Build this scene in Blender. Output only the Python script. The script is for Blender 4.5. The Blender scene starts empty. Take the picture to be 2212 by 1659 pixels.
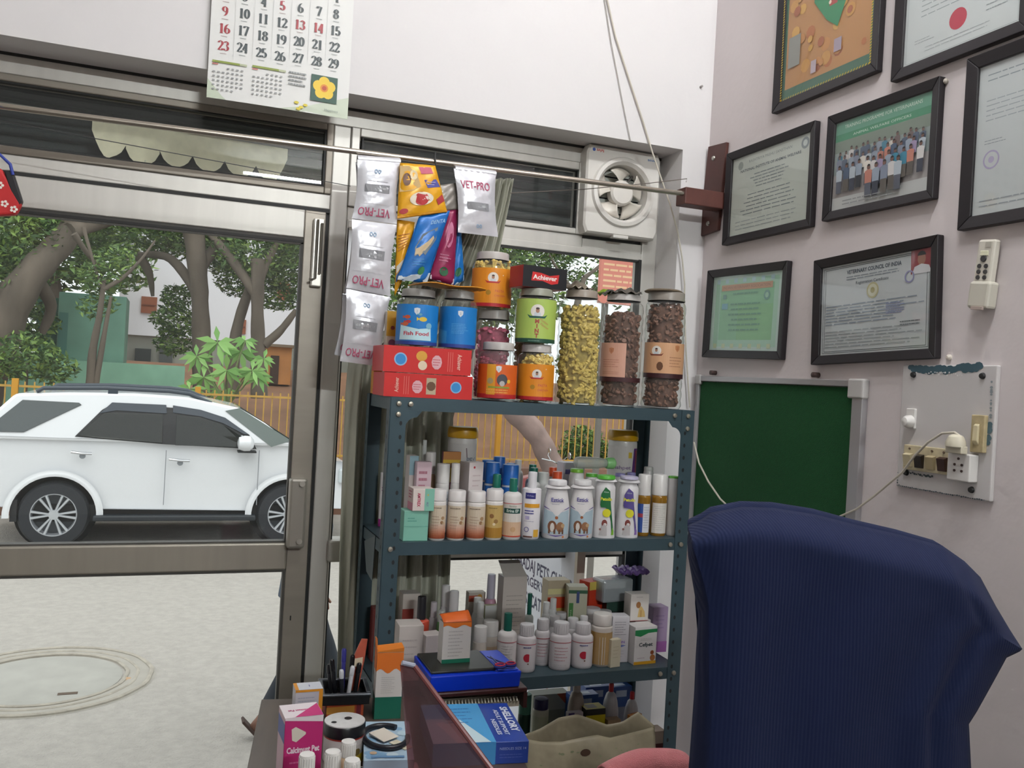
import bpy, bmesh, math, random
from mathutils import Vector, Matrix, Euler
PI = math.pi
S = bpy.context.scene
COL = S.collection
# ------------------------------------------------------------------ camera
EH = 1.6
YAW, PITCH, ROLL, FPX = math.radians(21.1), math.radians(-.25), math.radians(3.2), 1915.0
_f = Vector((math.sin(YAW)*math.cos(PITCH), math.cos(YAW)*math.cos(PITCH), math.sin(PITCH)))
_r = Vector((math.cos(YAW), -math.sin(YAW), 0)); _u = _r.cross(_f)
RR = math.cos(ROLL)*_r + math.sin(ROLL)*_u; UU = -math.sin(ROLL)*_r + math.cos(ROLL)*_u
cam = bpy.data.objects.new('camera', bpy.data.cameras.new('camera')); COL.objects.link(cam)
mw = Matrix(((RR.x, UU.x, -_f.x, 0), (RR.y, UU.y, -_f.y, 0), (RR.z, UU.z, -_f.z, EH), (0, 0, 0, 1)))
cam.matrix_world = mw
cam.data.sensor_width = 36; cam.data.lens = 36*FPX/2212
cam.data.clip_start = .02; cam.data.clip_end = 300
S.camera = cam
def at(px, py, X=None, Y=None, Z=None):
    d = RR*((px-1106)/FPX) + UU*((829.5-py)/FPX) + _f
    t = X/d.x if X is not None else (Y/d.y if Y is not None else (Z-EH)/d.z)
    return Vector((d.x*t, d.y*t, EH+d.z*t))
# ------------------------------------------------------------------ view, world, lights
S.view_settings.view_transform = 'Standard'; S.view_settings.look = 'None'
S.view_settings.gamma = 1; S.view_settings.use_curve_mapping = False
S.view_settings.exposure = 0.62
w = bpy.data.worlds.new('overcast_sky'); S.world = w; w.use_nodes = True
nt = w.node_tree; bg = nt.nodes['Background']
tc = nt.nodes.new('ShaderNodeTexCoord'); sx = nt.nodes.new('ShaderNodeSeparateXYZ'); cr = nt.nodes.new('ShaderNodeValToRGB')
nt.links.new(tc.outputs['Generated'], sx.inputs[0]); nt.links.new(sx.outputs['Z'], cr.inputs[0]); nt.links.new(cr.outputs[0], bg.inputs[0])
cr.color_ramp.elements[0].position = 0; cr.color_ramp.elements[0].color = (.80, .84, .88, 1)
cr.color_ramp.elements[1].position = .6; cr.color_ramp.elements[1].color = (1, 1, 1, 1)
bg.inputs[1].default_value = 1.15
sun = bpy.data.lights.new('sun', 'SUN'); sun.energy = .5; sun.angle = math.radians(40); sun.color = (1, .96, .9)
so = bpy.data.objects.new('sun', sun); COL.objects.link(so); so.rotation_euler = (math.radians(32), math.radians(-12), 0)
def area(name, loc, rot, sx_, sy_, e, c):
    l = bpy.data.lights.new(name, 'AREA'); l.shape = 'RECTANGLE'; l.size = sx_; l.size_y = sy_; l.energy = e; l.color = c
    o = bpy.data.objects.new(name, l); COL.objects.link(o); o.location = loc; o.rotation_euler = rot; return o
# the room's two fluorescent tubes (their fittings are built in the room section)
def tube_lights(x, y, z, e, c):
    for k in (-.4, 0, .4):
        l = bpy.data.lights.new('tube_glow', 'POINT'); l.energy = e/3; l.color = c; l.shadow_soft_size = .05
        o = bpy.data.objects.new('tube_glow', l); COL.objects.link(o); o.location = (x+k, y, z)
TA, TB = (1.1, 1.0, 3.70), (1.2, -4.06, 3.62)
tube_lights(TA[0], TA[1], TA[2]-.13, 46, (.97, .975, 1)); area('tube_face', (at(525, 372, Y=2*2.87+4.08).x+.6, -4.06, at(525, 372, Y=2*2.87+4.08).z), (math.radians(90), 0, 0), 1.19, .026, 70, (.95, 1, 1))
# ------------------------------------------------------------------ materials
def lin(h):
    if isinstance(h, str):
        h = h.lstrip('#'); h = tuple(int(h[i:i+2], 16)/255 for i in (0, 2, 4))
    return tuple(c/12.92 if c <= .04045 else ((c+.055)/1.055)**2.4 for c in h)
_M = {}
def mat(h, rough=.5, metal=0, noise=0, nscale=8, bump=0, bscale=60, trans=0, coat=0, stretch=None, sheen=0, emit=0):
    k = (h, rough, metal, noise, nscale, bump, bscale, trans, coat, stretch, sheen, emit)
    if k in _M: return _M[k]
    m = bpy.data.materials.new('surface_%d' % len(_M)); m.use_nodes = True; _M[k] = m
    n = m.node_tree.nodes; l = m.node_tree.links; b = n['Principled BSDF']; c = lin(h)
    b.inputs['Base Color'].default_value = (*c, 1); b.inputs['Roughness'].default_value = rough; b.inputs['Metallic'].default_value = metal
    if trans: b.inputs['Transmission Weight'].default_value = trans
    if coat: b.inputs['Coat Weight'].default_value = coat
    if sheen: b.inputs['Sheen Weight'].default_value = sheen
    if emit: b.inputs['Emission Color'].default_value = (*c, 1); b.inputs['Emission Strength'].default_value = emit
    if noise or bump:
        t = n.new('ShaderNodeTexCoord'); mp = n.new('ShaderNodeMapping'); l.new(t.outputs['Object'], mp.inputs[0])
        if stretch: mp.inputs['Scale'].default_value = stretch
    if noise:
        x = n.new('ShaderNodeTexNoise'); x.inputs['Scale'].default_value = nscale; x.inputs['Detail'].default_value = 6; l.new(mp.outputs[0], x.inputs[0])
        r = n.new('ShaderNodeValToRGB'); l.new(x.outputs[0], r.inputs[0]); l.new(r.outputs[0], b.inputs['Base Color'])
        r.color_ramp.elements[0].position = .3; r.color_ramp.elements[1].position = .7
        r.color_ramp.elements[0].color = (*[v*(1-noise) for v in c], 1); r.color_ramp.elements[1].color = (*[min(1, v*(1+noise)) for v in c], 1)
    if bump:
        x = n.new('ShaderNodeTexNoise'); x.inputs['Scale'].default_value = bscale; l.new(mp.outputs[0], x.inputs[0])
        q = n.new('ShaderNodeBump'); q.inputs['Strength'].default_value = bump; q.inputs['Distance'].default_value = .01; l.new(x.outputs[0], q.inputs['Height']); l.new(q.outputs[0], b.inputs['Normal'])
    return m
def clear(name, tint, ior=1.45, alpha=0, rough=.02, body='#ffffff'):
    """thin clear sheet: light passes straight, surface reflects by fresnel, alpha adds a milky body"""
    k = (name, tint)
    if k in _M: return _M[k]
    m = bpy.data.materials.new(name); m.use_nodes = True; _M[k] = m
    n = m.node_tree.nodes; l = m.node_tree.links
    for x in list(n):
        if x.type != 'OUTPUT_MATERIAL': n.remove(x)
    out = n['Material Output']; t = n.new('ShaderNodeBsdfTransparent'); g = n.new('ShaderNodeBsdfGlossy'); fr = n.new('ShaderNodeMapRange'); lw = n.new('ShaderNodeLayerWeight'); pw = n.new('ShaderNodeMath'); pw.operation = 'POWER'; pw.inputs[1].default_value = 4.5; l.new(lw.outputs['Facing'], pw.inputs[0]); l.new(pw.outputs[0], fr.inputs[0]); mx = n.new('ShaderNodeMixShader')
    t.inputs[0].default_value = (*lin(tint), 1); g.inputs['Roughness'].default_value = rough; lw.inputs[0].default_value = .5; fr.inputs['To Min'].default_value = ((ior-1)/(ior+1))**2; fr.inputs['To Max'].default_value = .95
    a = t
    if alpha:
        d = n.new('ShaderNodeBsdfDiffuse'); d.inputs[0].default_value = (*lin(body), 1); m2 = n.new('ShaderNodeMixShader'); m2.inputs[0].default_value = alpha
        l.new(t.outputs[0], m2.inputs[1]); l.new(d.outputs[0], m2.inputs[2]); a = m2
    l.new(fr.outputs[0], mx.inputs[0]); l.new(a.outputs[0], mx.inputs[1]); l.new(g.outputs[0], mx.inputs[2]); l.new(mx.outputs[0], out.inputs[0])
    return m
GLASS = clear('window_glass', '#f2f6f4', 1.5, .05, .0, '#d8dcda')
JARP = clear('clear_plastic', '#fafbfa', 1.4, .05, .06, '#e6e6e2')
BAGP = clear('clear_film', '#e8ecee', 1.45, .35, .15, '#cfd4d6')
SMOKE = clear('smoky_maroon_acrylic', '#b89498', 1.45, .14, .1, '#6a4a4e')
# ------------------------------------------------------------------ mesh builder
class MB:
    def __init__(s): s.v = []; s.f = []; s.m = []; s.T = None
    def _a(s, pts, fs, m):
        o = len(s.v)
        if s.T is not None: pts = [s.T @ Vector(p) for p in pts]
        s.v += [tuple(p) for p in pts]; s.f += [tuple(i+o for i in f) for f in fs]; s.m += [m]*len(fs); return s
    def box(s, x0, x1, y0, y1, z0, z1, m=0):
        return s._a([(x0,y0,z0),(x1,y0,z0),(x1,y1,z0),(x0,y1,z0),(x0,y0,z1),(x1,y0,z1),(x1,y1,z1),(x0,y1,z1)],
                    [(0,3,2,1),(4,5,6,7),(0,1,5,4),(1,2,6,5),(2,3,7,6),(3,0,4,7)], m)
    def hexa(s, p, m=0):   # 4 bottom, 4 top
        return s._a(p, [(0,3,2,1),(4,5,6,7),(0,1,5,4),(1,2,6,5),(2,3,7,6),(3,0,4,7)], m)
    def poly(s, pts, m=0): return s._a(pts, [tuple(range(len(pts)))], m)
    def prism(s, pts, off, m=0):   # polygon extruded by vector off
        n = len(pts); off = Vector(off); q = [Vector(p) for p in pts]
        return s._a(q+[p+off for p in q], [tuple(range(n))[::-1], tuple(range(n, 2*n))]+[(i, (i+1) % n, (i+1) % n+n, i+n) for i in range(n)], m)
    def lathe(s, prof, n=24, c=(0,0,0), m=0, cap=True, ax='z', sy=1):
        P = []
        for r, z in prof:
            for i in range(n):
                a = 2*PI*i/n; x, y = r*math.cos(a), r*math.sin(a)*sy
                P.append({'z': (c[0]+x, c[1]+y, c[2]+z), 'y': (c[0]+x, c[1]+z, c[2]+y), 'x': (c[0]+z, c[1]+x, c[2]+y)}[ax])
        F = [(j*n+i, j*n+(i+1) % n, (j+1)*n+(i+1) % n, (j+1)*n+i) for j in range(len(prof)-1) for i in range(n)]
        if cap: F += [tuple(range(n))[::-1], tuple((len(prof)-1)*n+i for i in range(n))]
        return s._a(P, F, m)
    def tube(s, path, r, n=8, m=0, cap=True):
        path = [Vector(p) for p in path]; P = []; up = Vector((0, 0, 1)); N = len(path)
        rr = r if isinstance(r, (list, tuple)) else [r]*N; prev = None
        for i, p in enumerate(path):
            d = (path[min(i+1, N-1)]-path[max(i-1, 0)]).normalized()
            a = prev if prev is not None else (up if abs(d.z) < .9 else Vector((1, 0, 0)))
            a = (a - d*a.dot(d)); a = a.normalized() if a.length > 1e-6 else d.orthogonal().normalized(); prev = a; b = d.cross(a)
            for k in range(n):
                t = 2*PI*k/n; P.append(p+a*math.cos(t)*rr[i]+b*math.sin(t)*rr[i])
        F = [(j*n+i, j*n+(i+1) % n, (j+1)*n+(i+1) % n, (j+1)*n+i) for j in range(N-1) for i in range(n)]
        if cap: F += [tuple(range(n))[::-1], tuple((N-1)*n+i for i in range(n))]
        return s._a(P, F, m)
    def grid(s, fn, nu, nv, m=0):
        P = [fn(i/nu, j/nv) for j in range(nv+1) for i in range(nu+1)]; w_ = nu+1
        return s._a(P, [(j*w_+i, j*w_+i+1, (j+1)*w_+i+1, (j+1)*w_+i) for j in range(nv) for i in range(nu)], m)
    def loft(s, rings, m=0, cap=True):
        n = len(rings[0]); P = [p for r in rings for p in r]
        F = [(j*n+i, j*n+(i+1) % n, (j+1)*n+(i+1) % n, (j+1)*n+i) for j in range(len(rings)-1) for i in range(n)]
        if cap: F += [tuple(range(n))[::-1], tuple((len(rings)-1)*n+i for i in range(n))]
        return s._a(P, F, m)
    def build(s, name, mats, parent=None, smooth=False, bevel=0, thick=0, sub=0, ang=40, **tags):
        me = bpy.data.meshes.new(name); me.from_pydata(s.v, [], s.f)
        if not isinstance(mats, (list, tuple)): mats = [mats]
        for x in mats: me.materials.append(x)
        me.polygons.foreach_set('material_index', s.m)
        if smooth: me.polygons.foreach_set('use_smooth', [True]*len(s.f))
        bm = bmesh.new(); bm.from_mesh(me); bmesh.ops.recalc_face_normals(bm, faces=bm.faces); bm.to_mesh(me); bm.free()
        if smooth: me.set_sharp_from_angle(angle=math.radians(ang))
        me.update(); o = bpy.data.objects.new(name, me); COL.objects.link(o)
        if parent is not None: o.parent = parent
        if thick: q = o.modifiers.new('t', 'SOLIDIFY'); q.thickness = thick; q.offset = 0
        if sub: q = o.modifiers.new('s', 'SUBSURF'); q.levels = sub; q.render_levels = sub
        if bevel: q = o.modifiers.new('b', 'BEVEL'); q.width = bevel; q.segments = 2; q.limit_method = 'ANGLE'
        for k, x in tags.items(): o[k] = x
        return o
def thing(name, label, cat, loc=(0,0,0), rz=0, group=None, rx=0, ry=0):
    o = bpy.data.objects.new(name, None); COL.objects.link(o); o.location = loc; o.rotation_euler = (rx, ry, rz); o.empty_display_size = .05
    o['label'] = label; o['category'] = cat
    if group: o['group'] = group
    return o
def tag(o, label, cat, group=None, kind=None):
    o['label'] = label; o['category'] = cat
    if group: o['group'] = group
    if kind: o['kind'] = kind
    return o
def struct(o): o['kind'] = 'structure'; return o
def sempty(name, loc=(0,0,0)):
    o = bpy.data.objects.new(name, None); COL.objects.link(o); o.location = loc; o['kind'] = 'structure'; return o
def dup(root, loc, rz, label, group=None):
    r = root.copy(); COL.objects.link(r); r.location = loc; r.rotation_euler.z = rz; r['label'] = label
    if group: r['group'] = group
    for ch in list(root.children):
        c = ch.copy(); COL.objects.link(c); c.parent = r
        for g in list(ch.children):
            d = g.copy(); COL.objects.link(d); d.parent = c
    return r
# ------------------------------------------------------------------ printing (flat ink shapes laid on a surface)
_T = {}
def textmesh(s, bold=0):
    if (s, bold) in _T: return _T[(s, bold)]
    c = bpy.data.curves.new('t', 'FONT'); c.body = s; c.align_x = 'CENTER'; c.align_y = 'CENTER'; c.resolution_u = 2; c.offset = bold
    o = bpy.data.objects.new('t', c); me = bpy.data.meshes.new_from_object(o)
    r = ([(v.co.x, v.co.y) for v in me.vertices], [tuple(p.vertices) for p in me.polygons])
    bpy.data.objects.remove(o); bpy.data.meshes.remove(me); bpy.data.curves.remove(c); _T[(s, bold)] = r; return r
class Print:
    """2D artwork; fn(u, v, h) maps artwork metres and height to local space"""
    def __init__(s, fn, base=.0004, step=.00006, du=.01): s.fn = fn; s.h = base; s.st = step; s.mb = MB(); s.mats = []; s.du = du
    def _m(s, c, **k):
        m = c if isinstance(c, bpy.types.Material) else mat(c, **(k or {'rough': .5}))
        if m not in s.mats: s.mats.append(m)
        return s.mats.index(m)
    def rect(s, u0, v0, u1, v1, c):
        m = s._m(c); n = max(1, int(abs(u1-u0)/s.du)); k = max(1, int(abs(v1-v0)/s.du)) if s.du < .01 else 1
        s.mb.grid(lambda a, b: s.fn(u0+(u1-u0)*a, v0+(v1-v0)*b, s.h), n, k, m); s.h += s.st; return s
    def poly(s, pts, c):
        us = [q[0] for q in pts]; a, b = min(us), max(us)
        if s.du < .01 and b-a > s.du*1.3:     # curved surface: cut the shape into narrow upright strips
            n = int((b-a)/s.du)+1; m = s._m(c)
            def clip(P, x, keep):
                o = []
                for i in range(len(P)):
                    p, q = P[i-1], P[i]; ip_, iq = (p[0]-x)*keep >= 0, (q[0]-x)*keep >= 0
                    if ip_ != iq: k = (x-p[0])/(q[0]-p[0]); o.append((x, p[1]+(q[1]-p[1])*k))
                    if iq: o.append(q)
                return o
            for i in range(n):
                P = clip(clip(list(pts), a+(b-a)*i/n, 1), a+(b-a)*(i+1)/n, -1)
                if len(P) > 2: s.mb.poly([s.fn(u, v, s.h) for u, v in P], m)
            s.h += s.st; return s
        s.mb.poly([s.fn(u, v, s.h) for u, v in pts], s._m(c)); s.h += s.st; return s
    def disc(s, u, v, r, c, ry=None, n=20, a0=0, a1=360):
        ry = ry or r; full = a1-a0 >= 360; k = n if full else n+1
        return s.poly([(u+r*math.cos(math.radians(a0+(a1-a0)*i/n)), v+ry*math.sin(math.radians(a0+(a1-a0)*i/n))) for i in range(k)], c)
    def ring(s, u, v, r, w_, c, n=24):
        m = s._m(c); s.mb.grid(lambda a, b: s.fn(u+(r-w_*b)*math.cos(2*PI*a), v+(r-w_*b)*math.sin(2*PI*a), s.h), n, 1, m); s.h += s.st; return s
    def text(s, t, u, v, size, c, rot=0, bold=0, sx=1, w=None, skew=0):
        V, F = textmesh(t, bold); ca, sa = math.cos(rot), math.sin(rot)
        if w:
            x = [p[0] for p in V]; sx = w/((max(x)-min(x))*size)
        P = [(a*size*sx+b*size*skew, b*size) for a, b in V]
        s.mb._a([s.fn(u+a*ca-b*sa, v+a*sa+b*ca, s.h) for a, b in P], F, s._m(c)); s.h += s.st; return s
    def lines(s, u0, v0, u1, v1, n, c, seed=0, fill=.45, align=0):
        rd = random.Random(seed); m = s._m(c)
        for i in range(n):
            y = v1-(v1-v0)*(i+.5)/n; t = (v1-v0)/n*fill/2; x = u0; k = 1-rd.random()*.3 if align == 0 else 1-rd.random()*.35
            e = u0+(u1-u0)*k
            if align: x = u0+(u1-u0)*(1-k)/2; e = u1-(u1-u0)*(1-k)/2
            while x < e:
                q = min(e, x+(u1-u0)*(.06+.12*rd.random()))
                s.mb._a([s.fn(x, y-t, s.h), s.fn(q, y-t, s.h), s.fn(q, y+t, s.h), s.fn(x, y+t, s.h)], [(0,1,2,3)], m); x = q+(u1-u0)*.018
        s.h += s.st; return s
    def build(s, name, parent, **k): return s.mb.build(name, s.mats, parent, **k)
def flat(y, cx=0, cz=0): return lambda u, v, h: (cx+u, y-h, cz+v)              # faces -y
def side(x, cy=0, cz=0): return lambda u, v, h: (x-h, cy-u, cz+v)              # faces -x, u to the viewer's right
def topf(z, cx=0, cy=0): return lambda u, v, h: (cx+u, cy+v, z+h)              # faces +z
def cyl(r, cz=0, sy=1): return lambda u, v, h: ((r+h)*math.sin(u/r), -(r+h)*math.cos(u/r)*sy, cz+v)
# ================================================================== ROOM
XR, YW, YF = 1.753, 2.72, 2.87
CEIL = 3.78
wall = mat('#d9d0d0', .8, noise=.03, nscale=2.5, bump=.12, bscale=35)
wallf = mat('#dedbdb', .8, noise=.02, nscale=2, bump=.08, bscale=30)
alu = mat('#a9a49c', .42, .55, noise=.05, nscale=3, stretch=(1, 1, 12))
alul = mat('#c4c1bb', .42, .4, noise=.04, nscale=3, stretch=(12, 1, 1))
alud = mat('#8d867c', .45, .5)
gask = mat('#20201f', .6)
struct(MB().box(-2.6, XR+.15, -4.3, YF+.1, -.1, 0).build('floor', mat('#55504a', .5, noise=.1, nscale=4)))
struct(MB().box(-2.6, XR+.15, -4.3, YW+.25, CEIL, CEIL+.1).build('ceiling', mat('#d8d6d2', .9)))
struct(MB().box(XR, XR+.15, -4.3, YW+.24, 0, CEIL).build('wall_right', wall))
struct(MB().box(-2.75, -2.6, -4.3, YW+.24, 0, CEIL).build('wall_left', mat('#cfcac4', .9)))
struct(MB().box(-2.6, XR, -4.3, -4.15, 0, CEIL).build('wall_back', mat('#cfcac4', .9)))
XJ = 1.645   # right reveal of the opening
struct(MB().box(-2.6, XR, YW, YW+.24, 2.445, CEIL).box(XJ, XR, YW, YW+.24, 0, 2.445).box(-2.6, -2.2, YW, YW+.24, 0, 2.445).build('wall_front', wallf))
# tube fittings
def fitting(loc, rz, label, rx=0):
    t = thing('tube_light', label, 'tube light', loc, rz, rx=-rx)
    MB().box(-.62, .62, -.03, .0, -.03, .03).build('housing', mat('#e8e8e4', .4), t, bevel=.004)
    MB().lathe([(.013, -.6), (.013, .6)], 16, (0, .035, 0), ax='x').build('tube', mat('#f4fff8', .3, emit=12), t, smooth=True)
    MB().box(-.625, -.6, -.0, .05, -.02, .02).box(.6, .625, -.0, .05, -.02, .02).build('holder', mat('#f0f0ee', .4), t)
p0 = at(525, 372, Y=2*YF+.03+4.05)
fitting((p0.x+.6, -4.118, p0.z), 0, 'white fluorescent tube light on the far wall behind the viewer')
fitting(TA, 0, 'white fluorescent tube light under the ceiling above the chair', PI/2)
# ------------------------------------------------------------------ aluminium door and windows
def frame(mb, x0, x1, z0, z1, y0, y1, w_, m=0, wr=None, wt=None, wb=None):
    wr = wr or w_; wt = wt or w_; wb = wb or w_
    mb.box(x0, x0+w_, y0, y1, z0, z1, m); mb.box(x1-wr, x1, y0, y1, z0, z1, m)
    mb.box(x0+w_, x1-wr, y0, y1, z1-wt, z1, m); mb.box(x0+w_, x1-wr, y0, y1, z0, z0+wb, m)
def pane(par, x0, x1, z0, z1, y, name='pane'):
    return MB().poly([(x0, y, z0), (x1, y, z0), (x1, y, z1), (x0, y, z1)]).build(name, GLASS, par)
# outer frame members shared by door and windows
tr = sempty('trim_1')
MB().box(-2.2, XJ, YF, YF+.07, 2.385, 2.445).build('head_member', alul, tr, bevel=.003)
MB().box(-2.2, .46, YF+.01, YF+.06, 2.395, 2.4).box(-2.2, XJ, YF-.004, YF, 2.437, 2.445).build('gasket', gask, tr)
MB().box(.45, .506, YF, YF+.08, 0, 2.385).build('mullion', alul, tr, bevel=.004)
MB().box(-2.2, .45, YF, YF+.07, 2.112, 2.16).build('transom_bar', alul, tr, bevel=.003)
MB().box(.506, 1.345, YF, YF+.07, 2.085, 2.13).build('transom_bar', alul, tr, bevel=.003)
MB().box(-2.2, XJ, YF, YF+.08, 0, .03).build('sill', alud, tr, bevel=.003)
# window_1: fixed light above the door
w1 = sempty('window_1'); m = MB(); frame(m, -1.6, .45, 2.16, 2.385, YF-.006, YF+.05, .022, 0); m.build('window_frame', alud, w1, bevel=.003)
m = MB(); frame(m, -1.58, .428, 2.18, 2.365, YF-.001, YF+.02, .006, 0); m.build('gasket', gask, w1); pane(w1, -1.58, .43, 2.18, 2.37, YF+.015)
# window_2: light above the side window
w2 = sempty('window_2'); m = MB(); frame(m, .506, 1.345, 2.13, 2.385, YF-.008, YF+.05, .028, 0, wb=.02, wr=.03); m.build('window_frame', alul, w2, bevel=.003)
m = MB(); frame(m, .541, 1.317, 2.148, 2.36, YF-.001, YF+.02, .006, 0); m.build('gasket', gask, w2); pane(w2, .541, 1.317, 2.15, 2.36, YF+.015)
# window_3: side window with middle rail
w3 = sempty('window_3'); m = MB()
m.box(.506, .511, YF-.004, YF+.05, .03, 2.085); m.box(1.585, XJ, YF-.004, YF+.06, .03, 2.385); m.box(1.345, 1.585, YF, YF+.06, 2.085, 2.12)
m.box(.511, 1.585, YF-.004, YF+.05, 2.062, 2.087); m.box(.511, 1.585, YF-.006, YF+.05, .985, 1.055); m.box(.511, 1.585, YF-.004, YF+.05, .03, .09)
m.build('window_frame', alul, w3, bevel=.003)
m = MB(); m.box(1.574, 1.586, YF-.006, YF+.02, .09, 2.065); m.box(.545, 1.58, YF-.002, YF+.02, 2.056, 2.063); m.box(.545, 1.58, YF-.008, YF+.02, .979, .986); m.box(.510, .514, YF-.004, YF+.02, .09, 2.06); m.build('gasket', gask, w3)
pane(w3, .511, 1.58, 1.055, 2.06, YF+.02); pane(w3, .511, 1.58, .09, .985, YF+.02)
MB().box(.50, .545, YF-.03, YF-.004, .985, 1.055).build('latch', mat('#b5b2ac', .4, .5), w3, bevel=.006)
# exhaust fan opening: backing plate behind the fan
MB().box(1.345, 1.585, YF+.01, YF+.03, 2.12, 2.385).build('filler_panel', mat('#45474a', .6), w3)
# door_1
d1 = sempty('door_1')
m = MB(); m.box(.372, .438, YF-.012, YF+.035, .02, 2.1); m.box(-1.2, -1.13, YF-.012, YF+.035, .02, 2.1); m.build('stile', mat('#9d968c', .42, .5, noise=.05, nscale=3, stretch=(1, 1, 12)), d1, bevel=.003)
MB().box(-1.13, .372, YF-.012, YF+.035, 2.012, 2.1).build('top_rail', alul, d1, bevel=.003)
MB().box(-1.13, .372, YF-.02, YF+.035, .962, 1.048).build('middle_rail', mat('#a19b90', .42, .5, noise=.04, nscale=3, stretch=(12, 1, 1)), d1, bevel=.006)
MB().box(-1.13, .372, YF-.012, YF+.035, .02, .12).build('bottom_rail', alud, d1, bevel=.003)
m = MB(); m.box(-1.13, .372, YF-.008, YF+.02, 1.992, 2.012); m.box(.364, .372, YF-.008, YF+.02, .12, 2.0); m.box(-1.13, .372, YF-.012, YF+.02, 1.046, 1.053); m.box(-1.13, .372, YF-.014, YF+.02, .955, .963); m.build('gasket', mat('#4a4844', .6), d1)
m = MB(); m.box(-1.13, .37, YF-.010, YF-.006, 1.996, 2.004); m.box(-2.2, .45, YF-.002, YF+.02, 2.1, 2.112); m.box(.438, .45, YF+.005, YF+.02, 0, 2.1); m.build('gap_seal', gask, d1)
pane(d1, -1.13, .372, 1.05, 1.995, YF+.01); pane(d1, -1.13, .372, .12, .96, YF+.01)
b_ = MB().box(.398, .432, YF-.032, YF-.012, 1.86, 2.075).build('sliding_bolt', mat('#d8d5cd', .35, .6), d1, bevel=.004)
MB().tube([(.41, YF-.04, 2.07), (.41, YF-.04, 1.885), (.392, YF-.045, 1.878)], .004).tube([(.423, YF-.04, 2.06), (.423, YF-.04, 1.90)], .004).build('bolt_rod', mat('#8b8780', .3, .8), b_, smooth=True)
h_ = MB().box(.366, .42, YF-.055, YF-.012, 1.035, 1.255).build('handle', mat('#a39e95', .35, .5), d1, bevel=.008)
MB().lathe([(.009, 0), (.008, .006), (.001, .008)], 14, (.402, YF-.064, 1.24), ax='y').lathe([(.009, 0), (.008, .006), (.001, .008)], 14, (.402, YF-.064, 1.06), ax='y').build('screw', mat('#c9c6bd', .3, .7), h_, smooth=True)
MB().box(.393, .397, YF-.0135, YF-.012, .80, .815).build('keyhole', gask, d1)
# ------------------------------------------------------------------ rod, bracket and things hung over the door
YR = 2.6
ra, rb = at(0, 229, Y=YR), at(1497, 421, Y=YR); dr = (rb-ra).normalized()
rodm = mat('#b9b0a4', .25, .85)
t = thing('curtain_rod', 'long thin steel rod running across above the door and window', 'rod', ra-dr*.7)
MB().tube([(0, 0, 0), tuple(rb-ra+dr*.7)], .0085, 14).build('rod', rodm, t, smooth=True)
def rod_at(px): # point on rod under a pixel column
    x = at(px, 340, Y=YR).x; k = (x-ra.x)/(rb.x-ra.x); return ra+(rb-ra)*k
brown = mat('#4f2a24', .5, noise=.15, nscale=20)
t = thing('rod_bracket', 'dark brown wooden rod bracket screwed to the right wall', 'bracket', (XR, 2.66, 2.26))
pz = [at(1537, 318, X=XR), at(1576, 308, X=XR), at(1557, 498, X=XR), at(1517, 512, X=XR)]
MB().prism([(-.014, q.y-2.66, q.z-2.26) for q in pz], (.013, 0, 0)).build('wall_plate', brown, t, bevel=.002)
MB().box(-.17, -.014, -.075, -.015, -.035, .022).build('arm', mat('#5a322b', .5, noise=.15, nscale=20), t, bevel=.003)
sc = MB()
for px, py in ((1549, 343), (1537, 484)):
    q = at(px, py, X=XR); sc.lathe([(.009, 0), (.007, -.004), (.001, -.005)], 12, (-.0145, q.y-2.66, q.z-2.26), ax='x')
sc.build('screw', mat('#a8a49c', .3, .8), t, smooth=True)
# thin wires crossing above the fan
w_ = [at(-80, 246, Y=2.62), at(757, 402, Y=2.62)]
tag(MB().tube([tuple(p) for p in w_], .0012, 6).build('wire', mat('#3a3a3a', .5)), 'thin dark wire running just below the rod above the door', 'wire')
w_ = [at(1102, 417, Y=2.63), at(1260, 409, Y=2.63), at(1400, 396, Y=2.63), at(1484, 386, Y=2.63), at(1482, 393, Y=2.62)]
tag(MB().tube([tuple(p) for p in w_], .0013, 6).build('wire', mat('#6a6058', .5)), 'thin rusty wire strung in front of the exhaust fan', 'wire')
# valance seen through the glass above the door
a, b = at(200, 252, Y=2.97), at(622, 322, Y=2.97)
t = thing('scalloped_valance', 'cream scalloped cloth valance behind the glass above the door', 'valance', a)
ps = [(0, 0, 0)]; W = b.x-a.x; dz = b.z-a.z
for i in range(6):
    for k in range(9):
        u = (i+k/8)/6; dep = -.070-.042*abs(math.sin(PI*k/8))**.6-(.01 if i == 1 else 0)
        if i == 0 and k < 5: dep = -.04-.077*math.sin(PI/2*k/4)
        if i == 5 and k > 3: dep = -.035-.082*math.sin(PI/2*(8-k)/4)
        ps.append((W*u, 0, dz*u+dep))
ps.append((W, 0, dz))
MB().prism(ps, (0, .003, 0)).build('cloth', mat('#f0e8cc', .9, noise=.10, nscale=25), t)
MB().tube([(-.3, .006, .004), (W+.3, .006, dz+.004+.0)], .004, 8).build('rail', mat('#8a8780', .5), t)
MB().tube([(W*.265, 0, -.11), (W*.265, 0, -.135)], .002, 6).build('cord', mat('#d8d4c0', .8), t)
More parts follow.
